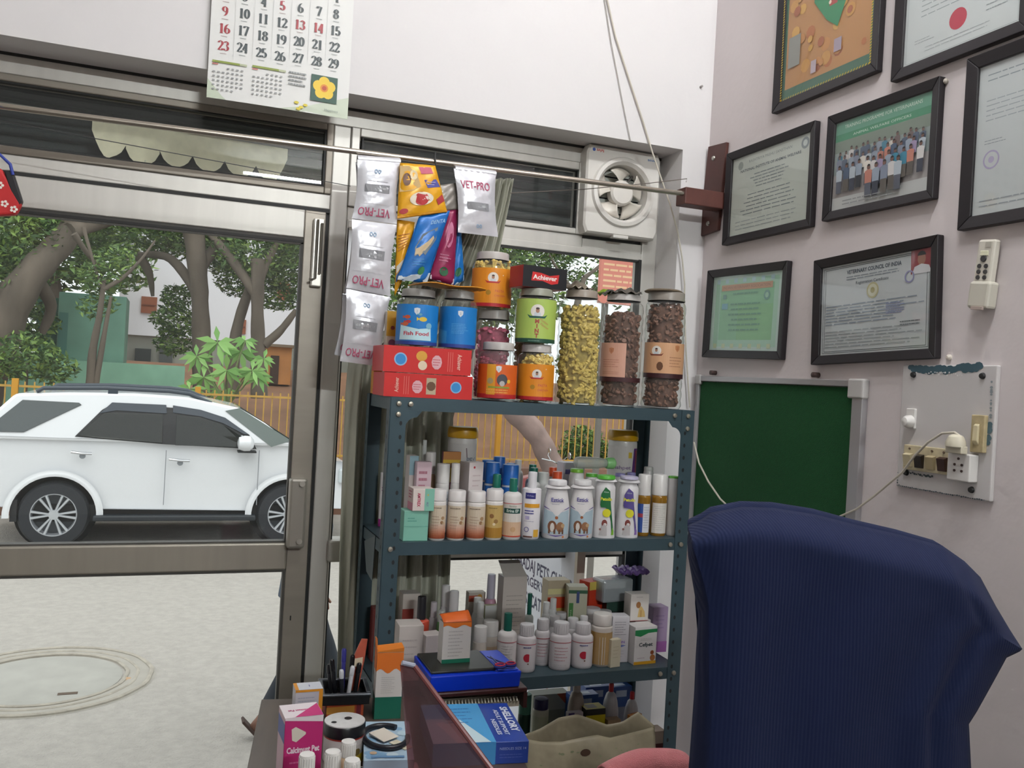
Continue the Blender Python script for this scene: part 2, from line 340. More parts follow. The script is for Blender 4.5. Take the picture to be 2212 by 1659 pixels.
# red purse hanging at the left
pr = at(8, 232, Y=YR)
t = thing('printed_pouch', 'red floral pouch with blue strap hanging from the rod, left edge', 'pouch', (pr.x-.02, YR-.03, pr.z))
R_ = lambda px, py: tuple(at(px, py, Y=YR-.03)-Vector(t.location))
MB().tube([R_(-6, 222), R_(-4, 330), R_(22, 355), R_(28, 378)], .004, 8).build('strap', mat('#2b3f9a', .6), t, smooth=True)
MB().prism([R_(-70, 370), R_(2, 362), R_(46, 440), R_(34, 463), R_(-60, 468)], (0, .03, 0)).build('body', mat('#c22a2c', .7), t, bevel=.006)
MB().prism([R_(8, 368), R_(26, 368), R_(47, 432), R_(42, 444), R_(22, 412)], (0, .034, 0)).build('black_trim', mat('#1c1a1e', .6), t, bevel=.003)
pp = Print(lambda u, v, h: (u, -h, v))
for q in ((10, 440), (-20, 420), (0, 400), (30, 452), (-40, 445), (-10, 460)):
    c_ = R_(*q)
    for k in range(5): pp.disc(c_[0]+.006*math.cos(k*1.257), c_[2]+.006*math.sin(k*1.257), .0035, '#f0e6dc', n=8)
    pp.disc(c_[0], c_[2], .003, '#c22a2c', n=8)
pp.build('floral_print', t)
# ------------------------------------------------------------------ exhaust fan
fc = at(1338, 419, Y=YF-.03)
t = thing('exhaust_fan', 'white square exhaust fan in the top right window corner', 'fan', fc, 0)
wh = mat('#dedad4', .35); W2, H2 = .147, .155
ring = []
N = 48
def sq(a, hw, hh): # point on rounded square at angle
    c_, s_ = math.cos(a), math.sin(a); k = 1/max(abs(c_)/hw, abs(s_)/hh); return (c_*k, s_*k)
m = MB(); prof = []
for r_, y_ in ((0, -.0), (1, -.0)): pass
rings = []
for typ, y_ in (('s', .04), ('s', -.02), ('sq', -.028), (.125, -.028), (.12, -.038), (.108, -.040), (.098, -.028), (.094, .03)):
    rg = []
    for i in range(N):
        a = 2*PI*(i+.5)/N
        if typ == 's': x, z = sq(a, W2, H2)
        elif typ == 'sq': x, z = sq(a, W2-.006, H2-.006)
        else: x, z = typ*math.cos(a), typ*math.sin(a)
        rg.append((x, y_, z))
    rings.append(rg)
m.loft(rings, 0, cap=False).build('housing', wh, t, smooth=True, ang=30)
MB().lathe([(.045, .01), (.045, -.018), (.038, -.026), (.001, -.028)], 28, (0, 0, 0), ax='y').build('hub', mat('#e2ddd6', .35), t, smooth=True)
for k in range(5):
    a0 = 2*PI*k/5+.35; m = MB()
    def bl(u, v, a0=a0):
        r_ = .038+.052*v; wd = .25+.36*v; a = a0+(u-.5)*2*wd*.9; return (r_*math.cos(a), -.004+(.5-u)*.028+.0, r_*math.sin(a))
    m.grid(bl, 8, 6).build('blade', mat('#d6cfc4', .35), t, smooth=True, thick=.002)
m = MB()
for k in range(3):
    a = 2*PI*k/3+.9; m.tube([(.04*math.cos(a), .02, .04*math.sin(a)), (.098*math.cos(a), .02, .098*math.sin(a))], .004, 6)
m.lathe([(.035, .012), (.035, .035)], 20, ax='y').build('motor_mount', mat('#5b5854', .5), t)
MB().box(-.03, .03, -.030, -.005, -.163, -.152).build('pull_tab', wh, t, bevel=.002)
p = Print(flat(-.028)); p.text('BAJAJ', -.098, .136, .012, '#c0392b', bold=.02).disc(-.123, .136, .006, '#3556a8', n=12).text('BAHAR', .108, .128, .010, '#3a6ea8', bold=.02); p.build('lettering', t)
# the grille of louvres behind the blades
m = MB()
for i in range(7): m.box(-.095, .095, .032, .036, -.09+i*.026, -.07+i*.026)
m.build('louvre', mat('#c9cdc6', .5), t)
# ------------------------------------------------------------------ calendar
Z0 = at(600, 232, Y=2.70)
ca, cb = at(446, 209, Y=2.70), at(751, 257, Y=2.70)
cw = cb.x-ca.x; ch = .62
t = thing('wall_calendar', 'white monthly wall calendar with black and red dates above the door', 'calendar', (ca.x, 2.705, (ca.z+cb.z)/2))
CZ = t.location.z
MB().grid(lambda u, v: (cw*u, .006*math.sin(u*PI)*-1, ch*v), 10, 12).build('sheet', mat('#e3e3e0', .6), t, thick=.0012)
fc_ = lambda u, v, h: (u, -.0085-h-.0, v)
p = Print(lambda u, v, h: (u, -.0012-.006*math.sin(max(0, min(1, u/cw))*PI)-h, v), du=.02)
def uv(px, py): q = at(px, py, Y=2.70); return (q.x-ca.x, q.z-CZ)
# pale green corners and foot
p.poly([(0, 0), (cw*.13, 0), (cw*.10, .01), (0, .055)], '#c3cdb8')
p.poly([(cw*.5, 0), (cw, 0), (cw, .065), (cw*.9, .05), (cw*.7, .02)], '#c9d2bf')
p.poly([(0, 0), (cw, 0), (cw, .008), (0, .008)], '#bcc5b0')
# Didone style numerals drawn with a broad nib
def arc(cx, cy, rx, ry, a0, a1, n=14): return [(cx+rx*math.cos(math.radians(a0+(a1-a0)*i/n)), cy+ry*math.sin(math.radians(a0+(a1-a0)*i/n))) for i in range(n+1)]
NUM = {'0': [arc(.25, .5, .19, .45, 0, 360, 26)], '1': [[(.27, .02), (.27, .95)], [(.13, .84), (.27, .95)], [(.12, .02), (.42, .02)]],
 '2': [arc(.25, .71, .18, .24, 170, -50)+[(.08, .04)], [(.06, .05), (.44, .05), (.45, .2)]], '3': [arc(.24, .74, .16, .21, 160, -90), arc(.24, .27, .19, .25, 90, -165)],
 '4': [[(.34, .02), (.34, .95), (.04, .28), (.47, .28)], [(.22, .02), (.45, .02)]], '5': [[(.42, .93), (.12, .93), (.11, .5)], arc(.24, .31, .19, .27, 135, -160)],
 '6': [arc(.26, .30, .19, .27, 0, 360, 20), arc(.40, .42, .33, .53, 185, 95)], '7': [[(.07, .78), (.07, .93), (.45, .93), (.2, .02)]],
 '8': [arc(.25, .73, .16, .21, 0, 360, 20), arc(.25, .27, .19, .25, 0, 360, 20)], '9': [arc(.24, .70, .19, .25, 0, 360, 20), arc(.10, .56, .33, .53, 5, -85)]}
def numeral(s_, u, v, hgt, c):
    mi = p._m(c); o_ = -.27*len(s_)*hgt
    for ch_ in s_:
        for st in NUM[ch_]:
            for (x0, y0), (x1, y1) in zip(st, st[1:]):
                L = math.hypot(x1-x0, y1-y0)+1e-6; wd = .028+.085*(abs(y1-y0)/L)**1.5; ex, ey = (wd, 0) if abs(y1-y0)/L > .3 else (0, .03)
                q = [(x0-ex, y0-ey), (x1-ex, y1-ey), (x1+ex, y1+ey), (x0+ex, y0+ey)]
                p.mb._a([p.fn(u+o_+a*hgt, v+(b-.5)*hgt, p.h) for a, b in q], [(0, 1, 2, 3)], mi)
        o_ += .54*hgt
    pass
cols = [483, 524, 565, 605, 644, 684, 721]; y23 = [98, 103, 114, 122, 126, 132, 137]
day = 23
for ci in range(7):
    for k in range(-2, 5):
        d = 23+ci-7*k
        if 1 <= d <= 29 or d == 30:
            if d > 29: continue
            u, v = uv(cols[ci], y23[ci]); v += k*.0495; 
            if d == 1 and ci == 6: pass
            red = ci == 0 or d in (5, 13, 14)
            if v > ch-.03: continue
            numeral(str(d), u, v, .029, '#a8444a' if red else '#4a5254')
            p.rect(u-.009, v-.0235, u+.009, v-.0222, '#b8a0a0' if red else '#9da3a3')
for ci in range(6):
    u, v = uv((cols[ci]+cols[ci+1])/2, 130); p.rect(u-.0004, v, u+.0004, ch-.05, '#c9cbc9')
for (px, py, n) in ((459, 128, 0), (545, 141, 1)):
    u, v = uv(px, py); p.rect(u, v-.006, u+.075, v, '#8c9a45'); p.rect(u+.075, v-.006, u+.095, v, '#b9bfa0'); p.rect(u, v-.012, u+.016, v-.009, '#c26a60')
    for r_ in range(6):
        for c_ in range(7):
            if (r_ == 0 and c_ < 3) or (r_ == 5 and c_ > 4): continue
            p.rect(u+.002+c_*.0128, v-.022-r_*.0125, u+.009+c_*.0128, v-.018-r_*.0125, '#9a9c9c'); p.h -= .00006
u, v = uv(624, 152); p.lines(u, v-.045, u+.055, v, 4, '#8d9090', 3)
u, v = uv(673, 160); s_ = .078
p.rect(u, v-s_, u+s_*1.0, v, '#2f5446')
cx_, cy_ = u+s_*.5, v-s_*.47
for k in range(5):
    a = k*2*PI/5+.35; p.disc(cx_+.018*math.cos(a), cy_+.018*math.sin(a), .0165, '#e8c53a', n=14)
p.disc(cx_, cy_, .012, '#d98a2c', n=12); p.disc(cx_, cy_, .007, '#b5482a', n=9)
u, v = uv(640, 222); 
for k in range(4): p.disc(u+[0, .014, .026, .006][k], v-[0, .012, .004, .018][k], .007, '#dcc83c', ry=.004, n=10)
u, v = uv(715, 240); p.text('Happiness', u, v, .010, '#7d8a80')
p.build('print', t)
# ------------------------------------------------------------------ cords on the front wall
cord = mat('#c9c2b4', .5)
pts = [at(1300, -40, Y=YW-.006), at(1320, 90, Y=YW-.006), at(1345, 220, Y=YW-.006), at(1362, 304, Y=YW-.006)]
tag(MB().tube([tuple(q) for q in pts], .0016, 6).build('cord', mat('#a9a49c', .5), smooth=True), 'thin grey cord down the front wall ending above the fan', 'cord')
pts = [at(a, b, Y=YW-.008) for a, b in ((1303, -40), (1330, 80), (1362, 180), (1390, 265), (1408, 325))]+[at(a, b, Y=2.70) for a, b in ((1428, 385), (1447, 440), (1464, 500), (1474, 560), (1479, 615), (1478, 660), (1482, 760), (1490, 880))]
tag(MB().tube([tuple(q) for q in pts], .0028, 8).build('power_cord', cord, smooth=True), 'cream cord hanging loose past the fan down to the rack', 'cord')
pts = [at(a, b, X=XR-.030) for a, b in ((1499, 955), (1510, 1000), (1530, 1040), (1556, 1078), (1590, 1110), (1650, 1160), (1730, 1165), (1800, 1122), (1850, 1100), (1890, 1070), (1920, 1045))]+[at(a, b, X=XR-.05) for a, b in ((1950, 1020), (1975, 985), (2005, 955), (2035, 936), (2062, 934), (2078, 945))]
tag(MB().tube([tuple(q) for q in pts], .003, 8).build('power_cord', cord, smooth=True), 'cream power cord looping behind the chair up to the switchboard plug', 'cord')
# nails and marks on walls
k = 0
for px, py, lab in ((1513, 188, 'small nail in the front wall beside the corner, above the bracket'),):
    q = at(px, py, Y=YW); tag(MB().lathe([(.004, 0), (.004, -.012), (.001, -.013)], 10, tuple(q), ax='y').build('nail', mat('#9a9490', .5)), lab, 'nail')
# ================================================================== RIGHT WALL THINGS
blk = mat('#1b161a', .5, noise=.12, nscale=30, stretch=(1, 1, 6))
def wframe(name, q, label, art, fw=.026, cat_='picture frame', dep=.022):
    """q: pixel corners TL, TR, BR, BL on the right wall"""
    c = [at(*p, X=XR) for p in q]; cy = sum(p.y for p in c)/4; cz = sum(p.z for p in c)/4
    hw = ((c[0].y-c[1].y)+(c[3].y-c[2].y))/4; hh = ((c[0].z-c[3].z)+(c[1].z-c[2].z))/4
    tilt = -math.atan2((c[0].z-c[1].z)+(c[3].z-c[2].z), 4*hw)
    t = thing(name, label, cat_, (XR-.001, cy, cz), rx=tilt*-1)
    m = MB(); P = [(hw, -hh), (-hw, -hh), (-hw, hh), (hw, hh)]; I = [(hw-fw, -hh+fw), (-hw+fw, -hh+fw), (-hw+fw, hh-fw), (hw-fw, hh-fw)]
    for k in range(4):
        a, b = P[k], P[(k+1) % 4]; d, e = I[(k+1) % 4], I[k]
        m.hexa([(0, *a), (0, *b), (0, *d), (0, *e), (-dep, *a), (-dep, *b), (-dep+.006, *d), (-dep+.006, *e)])
    m.build('frame', blk, t, bevel=.002)
    iw, ih = hw-fw, hh-fw
    MB().box(-.008, 0, -iw-.002, iw+.002, -ih-.002, ih+.002).build('backing', mat('#c9cdc9', .6), t)
    p = Print(lambda u, v, h: (-.0085-h, -u, v)); art(p, iw, ih); p.build('certificate', t)
    MB().poly([(-.0135, -iw, -ih), (-.0135, iw, -ih), (-.0135, iw, ih), (-.0135, -iw, ih)]).build('glass', clear('picture_glass', '#ffffff', 1.5, 0, .03), t)
    return t
gr, dk = '#7f8a8a', '#4c5458'
def art_cert(p, w, h):
    p.rect(-w, -h, w, h, '#c4cbc2')
    p.disc(-w*.78, h*.78, .014, '#9aa29c', n=14).disc(w*.86, h*.80, .018, '#8a9496', n=16).disc(w*.86, h*.80, .010, '#c9d2ce', n=12)
    p.text('RASHTRIYA PASHU SANSTHAN', 0, h*.82, .013, gr, w=w*1.1).text('NATIONAL INSTITUTE OF ANIMAL WELFARE', 0, h*.62, .012, '#59636a', w=w*1.55, bold=.02)
    p.lines(-w*.5, h*.1, w*.5, h*.5, 5, '#8b9597', 5, .3, 1); p.lines(-w*.75, -h*.55, w*.75, h*.02, 6, '#8b9597', 6, .25, 1)
    p.lines(-w*.85, -h*.9, w*.9, -h*.62, 3, '#9aa3a4', 7, .2)
def art_group(p, w, h):
    p.rect(-w, -h, w, h, '#8d9a98'); p.rect(-w, h*.72, w, h, '#5f9a80'); p.rect(-w, h*.56, w, h*.72, '#3e8a66')
    p.text('TRAINING PROGRAMME FOR VETERINARIANS', 0, h*.86, .014, '#c9dccf', w=w*1.6).text('ANIMAL WELFARE OFFICERS', 0, h*.64, .010, '#c9dccf', w=w*1.2)
    p.rect(-w, h*.30, w, h*.56, '#79877a'); p.rect(-w, -h*.72, w, -h*.20, '#a49f9d'); p.rect(-w, -h, w, -h*.72, '#c3c6c4')
    rd = random.Random(4); cols = ['#c9c6c4', '#7c8596', '#9a8ca8', '#b77a6a', '#4b5a70', '#8f9aa8', '#3f7f96', '#d8d2c8', '#6a5a58', '#aab4bc']
    for row, (y, s_, n) in enumerate(((h*.24, .020, 15), (h*.08, .022, 14), (-h*.1, .024, 12), (-h*.28, .027, 5))):
        for i in range(n):
            x = -w*.92+1.84*w*(i+.5)/n if row < 3 else -w*.15+w*.75*(i/n)
            x += rd.uniform(-.004, .004); yy = y+rd.uniform(-.006, .006); c_ = rd.choice(cols)
            p.poly([(x-s_*.45, yy-s_*1.3), (x+s_*.45, yy-s_*1.3), (x+s_*.5, yy), (x, yy+s_*.2), (x-s_*.5, yy)], c_)
            if row > 1: p.poly([(x-s_*.4, yy-s_*2.6), (x+s_*.4, yy-s_*2.6), (x+s_*.42, yy-s_*1.2), (x-s_*.42, yy-s_*1.2)], rd.choice(['#3a3e4a', '#555964', '#2f3238', '#5b5650']))
            p.disc(x, yy+s_*.38, s_*.24, '#6e5148', n=8); p.disc(x, yy+s_*.48, s_*.22, '#2c2626', n=8, a0=0, a1=180)
    p.lines(-w*.7, -h*.95, w*.5, -h*.8, 2, '#8a8c8c', 2, .3)
def art_green(p, w, h):
    p.rect(-w, -h, w, h, '#b8d0c4'); p.rect(-w*.9, -h*.9, w*.9, h*.9, '#9fc9ae'); p.rect(-w*.74, -h*.72, w*.78, h*.74, '#7fbb8b'); p.rect(-w*.2, -h*.72, w*.78, h*.2, '#7cb87c')
    for k in range(7): p.rect(-w*.88+k*w*.26, h*.80, -w*.88+k*w*.26+w*.1, h*.92, '#a9c8cc').rect(-w*.88+k*w*.26, -h*.94, -w*.88+k*w*.26+w*.1, -h*.82, '#b8c89a')
    p.rect(-w*.72, h*.60, w*.74, h*.76, '#b98a62').text('INDIAN VETERINARY ASSOCIATION', 0, h*.68, .013, '#8e5e44', w=w*1.35)
    p.disc(w*.6, h*.42, .016, '#5f8f80', n=14).disc(w*.6, h*.42, .009, '#8fbc9f', n=10).rect(-w*.66, h*.38, -w*.56, h*.5, '#5f8f80').rect(-w*.68, h*.1, -w*.5, h*.26, '#6aa5b0')
    p.lines(-w*.4, h*.46, w*.4, h*.56, 1, '#5f9a78', 3, .4, 1); p.lines(-w*.5, -h*.52, w*.5, h*.3, 6, '#5b9474', 9, .3, 1)
def art_vci(p, w, h):
    p.rect(-w, -h, w, h, '#c3c9ca')
    for a in (.965, .93):
        for r_ in ((-w*a, h*a*.985, w*a, h*a), (-w*a, -h*a, w*a, -h*a*.985), (-w*a, -h*a, -w*a+.0015, h*a), (w*a-.0015, -h*a, w*a, h*a)): p.rect(*r_, '#5d6669')
    p.text('VETERINARY COUNCIL OF INDIA', 0, h*.80, .015, '#4a5560', w=w*1.0, bold=.03); p.lines(-w*.55, h*.62, w*.5, h*.72, 2, '#8a949c', 3, .4, 1); p.text('Registration Certificate', -w*.02, h*.54, .012, '#4a5560', w=w*.6)
    p.disc(0, h*.33, .022, '#b9b48a', n=18).disc(0, h*.33, .017, '#ccccb4', n=18).disc(0, h*.33, .008, '#a8a070', n=12)
    x0, y0 = w*.66, h*.52
    p.rect(x0, y0, x0+.068, y0+.068, '#8a3236').disc(x0+.034, y0+.036, .013, '#9a6e5c', ry=.016, n=14).disc(x0+.034, y0+.045, .0135, '#241c1c', ry=.011, n=14, a0=0, a1=180).poly([(x0+.004, y0), (x0+.066, y0), (x0+.058, y0+.018), (x0+.034, y0+.024), (x0+.012, y0+.018)], '#d3d4d6')
    p.ring(x0-.004, y0-.004, .016, .004, '#8f8fb4')
    p.lines(-w*.9, -h*.35, w*.9, h*.12, 7, '#8b97a4', 8, .3); p.lines(w*.25, -h*.22, w*.6, h*.02, 6, '#8a92b4', 2, .5); p.lines(-w*.9, -h*.86, w*.9, -h*.45, 6, '#929b9d', 12, .25); p.lines(w*.5, -h*.5, w*.85, -h*.38, 2, '#5d6669', 4, .3)
def art_red(p, w, h):
    p.rect(-w, -h, w, h, '#c6cccb'); p.rect(-w*.96, -h*.96, -w*.955, h, '#9aa4a4').rect(w*.955, -h*.96, w*.96, h, '#9aa4a4').rect(-w*.96, -h*.96, w*.96, -h*.95, '#9aa4a4')
    p.lines(-w*.7, -h*.1, w*.8, h*.9, 9, '#8c9698', 4, .15); p.disc(-w*.02, -h*.42, .026, '#b83a4c', n=22); p.lines(-w*.8, -h*.62, -w*.4, -h*.5, 2, '#7d868a', 2, .15); p.lines(w*.45, -h*.55, w*.85, -h*.25, 3, '#8c9698', 5, .15)
    p.lines(-w*.6, -h*.85, w*.7, -h*.7, 2, '#a0a8aa', 9, .15)
def art_letter(p, w, h):
    p.rect(-w, -h, w, h, '#c3c9c9'); p.lines(-w*.8, h*.75, w*.9, h*.9, 2, '#8b949a', 2, .2); p.lines(-w*.8, h*.22, w*.9, h*.55, 5, '#98a0a6', 3, .18); p.lines(-w*.8, -h*.08, -w*.3, h*.0, 2, '#7c858c', 5, .2)
    p.ring(-w*.62, -h*.28, .022, .004, '#a9a0c0').disc(-w*.62, -h*.28, .008, '#b0a8c4', n=10); p.lines(-w*.85, -h*.92, w*.9, -h*.78, 2, '#98a0a6', 8, .2)
def art_image(p, w, h):
    # plain generic stand-in of about the same colours
    p.rect(-w, -h, w, h, '#3f6a55'); p.rect(-w*.93, -h*.86, w*.93, h, '#b98752'); rd = random.Random(8)
    for k in range(46): p.disc(rd.uniform(-w*.85, w*.85), rd.uniform(-h*.78, h*.7), rd.uniform(.01, .022), rd.choice(['#c48a4e', '#b5703f', '#d0a050', '#a8623c', '#c9954f']), n=9)
    p.poly([(-w*.35, h*.8), (w*.45, h*.8), (w*.5, h*.1), (w*.25, -h*.35), (w*.0, -h*.2), (-w*.3, h*.1)], '#2f8a5a'); p.rect(w*.05, -h*.05, w*.22, h*.8, '#a8463f')
    for k in range(9): p.disc(w*(.06+.14*(k % 2)), h*(.0+.08*k), .006, '#e8d8c4', n=8)
    p.rect(w*.58, -h*.05, w*.86, h*.4, '#b9b4a8').rect(-w*.86, -h*.6, -w*.58, -h*.2, '#8f9088').rect(-w*.3, -h*.8, -w*.18, -h*.64, '#b8a8b0').rect(w*.2, -h*.66, w*.36, -h*.5, '#a89aa8')
    for k in range(34):   # gold twisted border
        a = -w+2*w*k/34; p.poly([(a, -h), (a+.004, -h), (a+.009, -h+.006), (a+.005, -h+.006)], '#c9a92c')
    for k in range(60):
        a = -h+2*h*k/60
        for x in (-w, w-.006): p.poly([(x, a), (x+.006, a+.003), (x+.006, a+.007), (x, a+.004)], '#c9a92c')
cf = 'certificates and pictures on the right wall'
for nm, q, lab, art in (
    ('picture_frame', [(1577, 337), (1768, 263), (1768, 490), (1575, 530)], 'dark framed certificate beside the brown bracket, page of centred lines', art_cert),
    ('picture_frame', [(1800, 255), (2041, 168), (2032, 430), (1789, 480)], 'dark framed group photograph under a green banner', art_group),
    ('picture_frame', [(1540, 585), (1712, 565), (1699, 777), (1527, 773)], 'dark framed green certificate above the green board', art_green),
    ('picture_frame', [(1771, 567), (2041, 505), (2034, 778), (1764, 787)], 'dark framed registration certificate with a small red portrait photo', art_vci)):
    wframe(nm, q, lab, art)['group'] = cf
# frames cut by the photo's top and right edges: built to their full size on the wall
def wq(y0, y1, z0, z1):  # wall coordinates to a pseudo corner list
    class P: pass
    return y0, y1, z0, z1
def wframe2(y0, y1, z0, z1, lab, art, fw=.03):
    t = thing('picture_frame', lab, 'picture frame', (XR-.001, (y0+y1)/2, (z0+z1)/2)); t['group'] = cf
    hw, hh, dep = (y0-y1)/2, (z1-z0)/2, .022
    m = MB(); P = [(hw, -hh), (-hw, -hh), (-hw, hh), (hw, hh)]; I = [(hw-fw, -hh+fw), (-hw+fw, -hh+fw), (-hw+fw, hh-fw), (hw-fw, hh-fw)]
    for k in range(4):
        a, b = P[k], P[(k+1) % 4]; d, e = I[(k+1) % 4], I[k]
        m.hexa([(0, *a), (0, *b), (0, *d), (0, *e), (-dep, *a), (-dep, *b), (-dep+.006, *d), (-dep+.006, *e)])
    m.build('frame', blk, t, bevel=.002); iw, ih = hw-fw, hh-fw
    MB().box(-.008, 0, -iw-.002, iw+.002, -ih-.002, ih+.002).build('backing', mat('#c9cdc9', .6), t)
    p = Print(lambda u, v, h: (-.0085-h, -u, v)); art(p, iw, ih); p.build('picture', t)
    MB().poly([(-.0135, -iw, -ih), (-.0135, iw, -ih), (-.0135, iw, ih), (-.0135, -iw, ih)]).build('glass', clear('picture_glass', '#ffffff', 1.5, 0, .03), t)
    return t
wframe2(2.342, 1.895, 2.487, 3.02, 'tall dark frame with gold edged green and orange picture, top of wall', art_image)
wframe2(1.842, 1.44, 2.44, 2.74, 'dark framed certificate with a round red seal, cut by the top edge', art_red)
wframe2(1.600, 1.31, 2.015, 2.425, 'dark framed letter with a violet stamp, cut by the right edge', art_letter)
# ------------------------------------------------------------------ green notice board
t = thing('notice_board', 'green felt notice board with silver frame on the right wall', 'board', (XR, 2.28, 1.4))
by0, by1, bz0, bz1 = 2.690, 1.880, 1.03, 1.652
al2 = mat('#a3a1a3', .4, .4)
MB().box(-.012, 0, by1-2.28+.02, by0-2.28-.02, bz0-1.4+.02, bz1-1.4-.02).build('felt', mat('#0c4a22', .95, noise=.1, nscale=90, bump=.3, bscale=400), t)
m = MB(); y0, y1, z0, z1 = by1-2.28, by0-2.28, bz0-1.4, bz1-1.4; e = .026
m.box(-.02, 0, y0, y0+e*1.5, z0, z1).box(-.02, 0, y1-e*.7, y1, z0, z1).box(-.02, 0, y0+e*1.5, y1-e*.7, z1-e*.7, z1).box(-.02, 0, y0+e*1.5, y1-e*.7, z0, z0+e).build('frame', al2, t, bevel=.002)
MB().box(-.024, -.0, y0-.004, y0+.055, z1-.05, z1+.004).build('corner_cap', mat('#b9b6b4', .5), t, bevel=.005)
MB().box(-.024, -.0, y1-.03, y1+.004, z1-.03, z1+.004).build('corner_cap', mat('#b9b6b4', .5), t, bevel=.005)
m = MB()
for yy in (2.60, 2.08): m.lathe([(.008, 0), (.008, -.022), (.002, -.024)], 10, (0, yy-2.28, z1+.012), ax='x')
m.build('mounting_screw', mat('#4d3b38', .5), t)
# ------------------------------------------------------------------ switchboard
t = thing('switchboard', 'white painted switchboard panel with switches and paint smears', 'switchboard', (XR, 1.613, 1.54))
MB().box(-.012, 0, -.138, .14, -.155, .155).build('panel', mat('#cbc7c6', .45), t, bevel=.003)
rd = random.Random(3); p = Print(lambda u, v, h: (-.012-h, -u, v), step=.000012)
def smear(p, pts, wd, c, n=1, jit=.004):
    for (x0, y0), (x1, y1) in zip(pts, pts[1:]):
        k = max(2, int(math.hypot(x1-x0, y1-y0)/.006))
        for i in range(k):
            x = x0+(x1-x0)*i/k; y = y0+(y1-y0)*i/k; r_ = wd*(.55+.6*rd.random())
            p.disc(x, y+rd.uniform(-jit, jit), r_*1.3, c, ry=r_, n=9)
smear(p, [(-.115, .148), (-.06, .142), (.02, .145), (.10, .150)], .009, '#3c5a66'); smear(p, [(.125, .12), (.128, .03)], .003, '#8a9296'); smear(p, [(.127, .02), (.124, -.03)], .006, '#56717c')
smear(p, [(-.135, -.12), (-.135, -.152), (0, -.153), (.13, -.153)], .0018, '#4a5660', jit=.001); smear(p, [(-.06, .134), (.05, .134)], .002, '#e4e2e0'); smear(p, [(-.105, -.115), (-.02, -.118)], .003, '#39454c')
p.build('paint_smear', t)
for u, v in ((-.103, .130), (.100, .130), (-.108, -.117), (.088, -.134)): MB().lathe([(.008, 0), (.006, -.006), (.001, -.007)], 14, (-.012, -u, v), ax='x').build('screw', mat('#1c1c1e', .5), t, smooth=True)
cream, wht = mat('#c9bd9c', .45, noise=.15, nscale=40), mat('#dcd9d6', .35)
MB().box(-.020, -.012, .085, .113, -.005, .045).build('bell_plate', wht, t, bevel=.002)
MB().lathe([(.016, 0), (.015, -.012), (.010, -.020), (.001, -.022)], 20, (-.02, .098, .012), ax='x').build('round_knob', wht, t, smooth=True)
p = thing; sb = MB().box(-.022, -.012, -.036, .112, -.108, -.046).build('switch_bank', cream, t, bevel=.002)
for k, c_ in enumerate(('#c9bd9c', '#2a211d', '#b5a682', '#3a2018')):
    MB().hexa([(-.022, .080-k*.035, -.100), (-.022, .104-k*.035, -.100), (-.022, .104-k*.035, -.066), (-.022, .080-k*.035, -.066), (-.028, .080-k*.035, -.100), (-.028, .104-k*.035, -.100), (-.034, .104-k*.035, -.070), (-.034, .080-k*.035, -.070)]).build('switch', mat(c_, .4), sb, bevel=.001)
m = MB()
for k in range(4): m.lathe([(.003, 0), (.003, -.002)], 8, (-.022, .092-k*.035, -.055), ax='x')
m.build('screw', mat('#6b5a4a', .4), sb)
s5 = MB().box(-.040, -.012, -.103, -.040, -.116, -.052).build('socket', wht, t, bevel=.003)
m = MB()
for u, v in ((-.072, -.064), (-.082, -.078), (-.062, -.078), (-.082, -.092), (-.062, -.092)): m.lathe([(.0032, 0), (.0032, -.0015)], 10, (-.040, u, v), ax='x')
m.build('pin_hole', mat('#3a2420', .5), s5)
MB().box(-.058, -.038, -.094, -.048, -.052, -.034).lathe([(.022, 0), (.022, .012), (.016, .026), (.008, .03)], 20, (-.052, -.072, -.038)).build('plug', mat('#cfc8b4', .45), t, smooth=True, bevel=.002)
MB().box(-.024, -.012, -.122, -.086, -.046, .040).build('regulator_plate', mat('#b8a882', .5, noise=.2, nscale=50), t, bevel=.002)
MB().hexa([(-.024, -.111, -.03), (-.024, -.097, -.03), (-.024, -.097, .02), (-.024, -.111, .02), (-.032, -.111, -.02), (-.032, -.097, -.02), (-.030, -.097, .016), (-.030, -.111, .016)]).build('rocker', mat('#d0c4a0', .4), t, bevel=.002)
# ------------------------------------------------------------------ remote control in its wall holder
q = at(2130, 668, X=XR)
t = thing('remote_holder', 'cream wall holder clipped round the remote control', 'holder', (XR, q.y, q.z), rx=.10)
MB().box(-.032, 0, -.028, .028, 0, .062).build('cup', mat('#c9c5b8', .45), t, bevel=.006)
MB().box(-.036, -.030, -.020, .012, -.004, .004).build('red_lip', mat('#a89890', .5), t, bevel=.001)
t = thing('remote_control', 'cream remote control with dark buttons standing in the wall holder', 'remote control', (XR-.007, q.y, q.z+.008), rx=.10)
MB().box(-.020, 0, -.023, .023, 0, .150).build('body', mat('#d3cec2', .4), t, bevel=.005)
m = MB(); 
for r_ in range(3):
    for c_ in range(2): m.lathe([(.0055, 0), (.005, -.002)], 12, (-.020, .010-c_*.018, .063+r_*.013), ax='x', sy=1)
m.lathe([(.008, 0), (.007, -.003)], 14, (-.020, .001, .106), ax='x'); m.box(-.022, -.020, .001, .012, .042, .048); m.build('button', mat('#3c3a3a', .5), t)
MB().box(-.0215, -.020, -.010, .012, .113, .124).build('light_button', mat('#e8e6c8', .5), t, bevel=.001)
MB().box(-.0212, -.020, -.014, .001, .132, .144).build('display', mat('#b0aca0', .3), t)
# wall plugs near the switchboard
for px, py, lab in ((2052, 772, 'white wall plug above the switchboard'), (2045, 176, 'beige hanging hook at the group photo corner')):
    q = at(px, py, X=XR); tag(MB().lathe([(.007, 0), (.007, -.006), (.003, -.010)], 12, tuple(q), ax='x').build('wall_plug', mat('#d3cbc0', .5)), lab, 'wall plug')
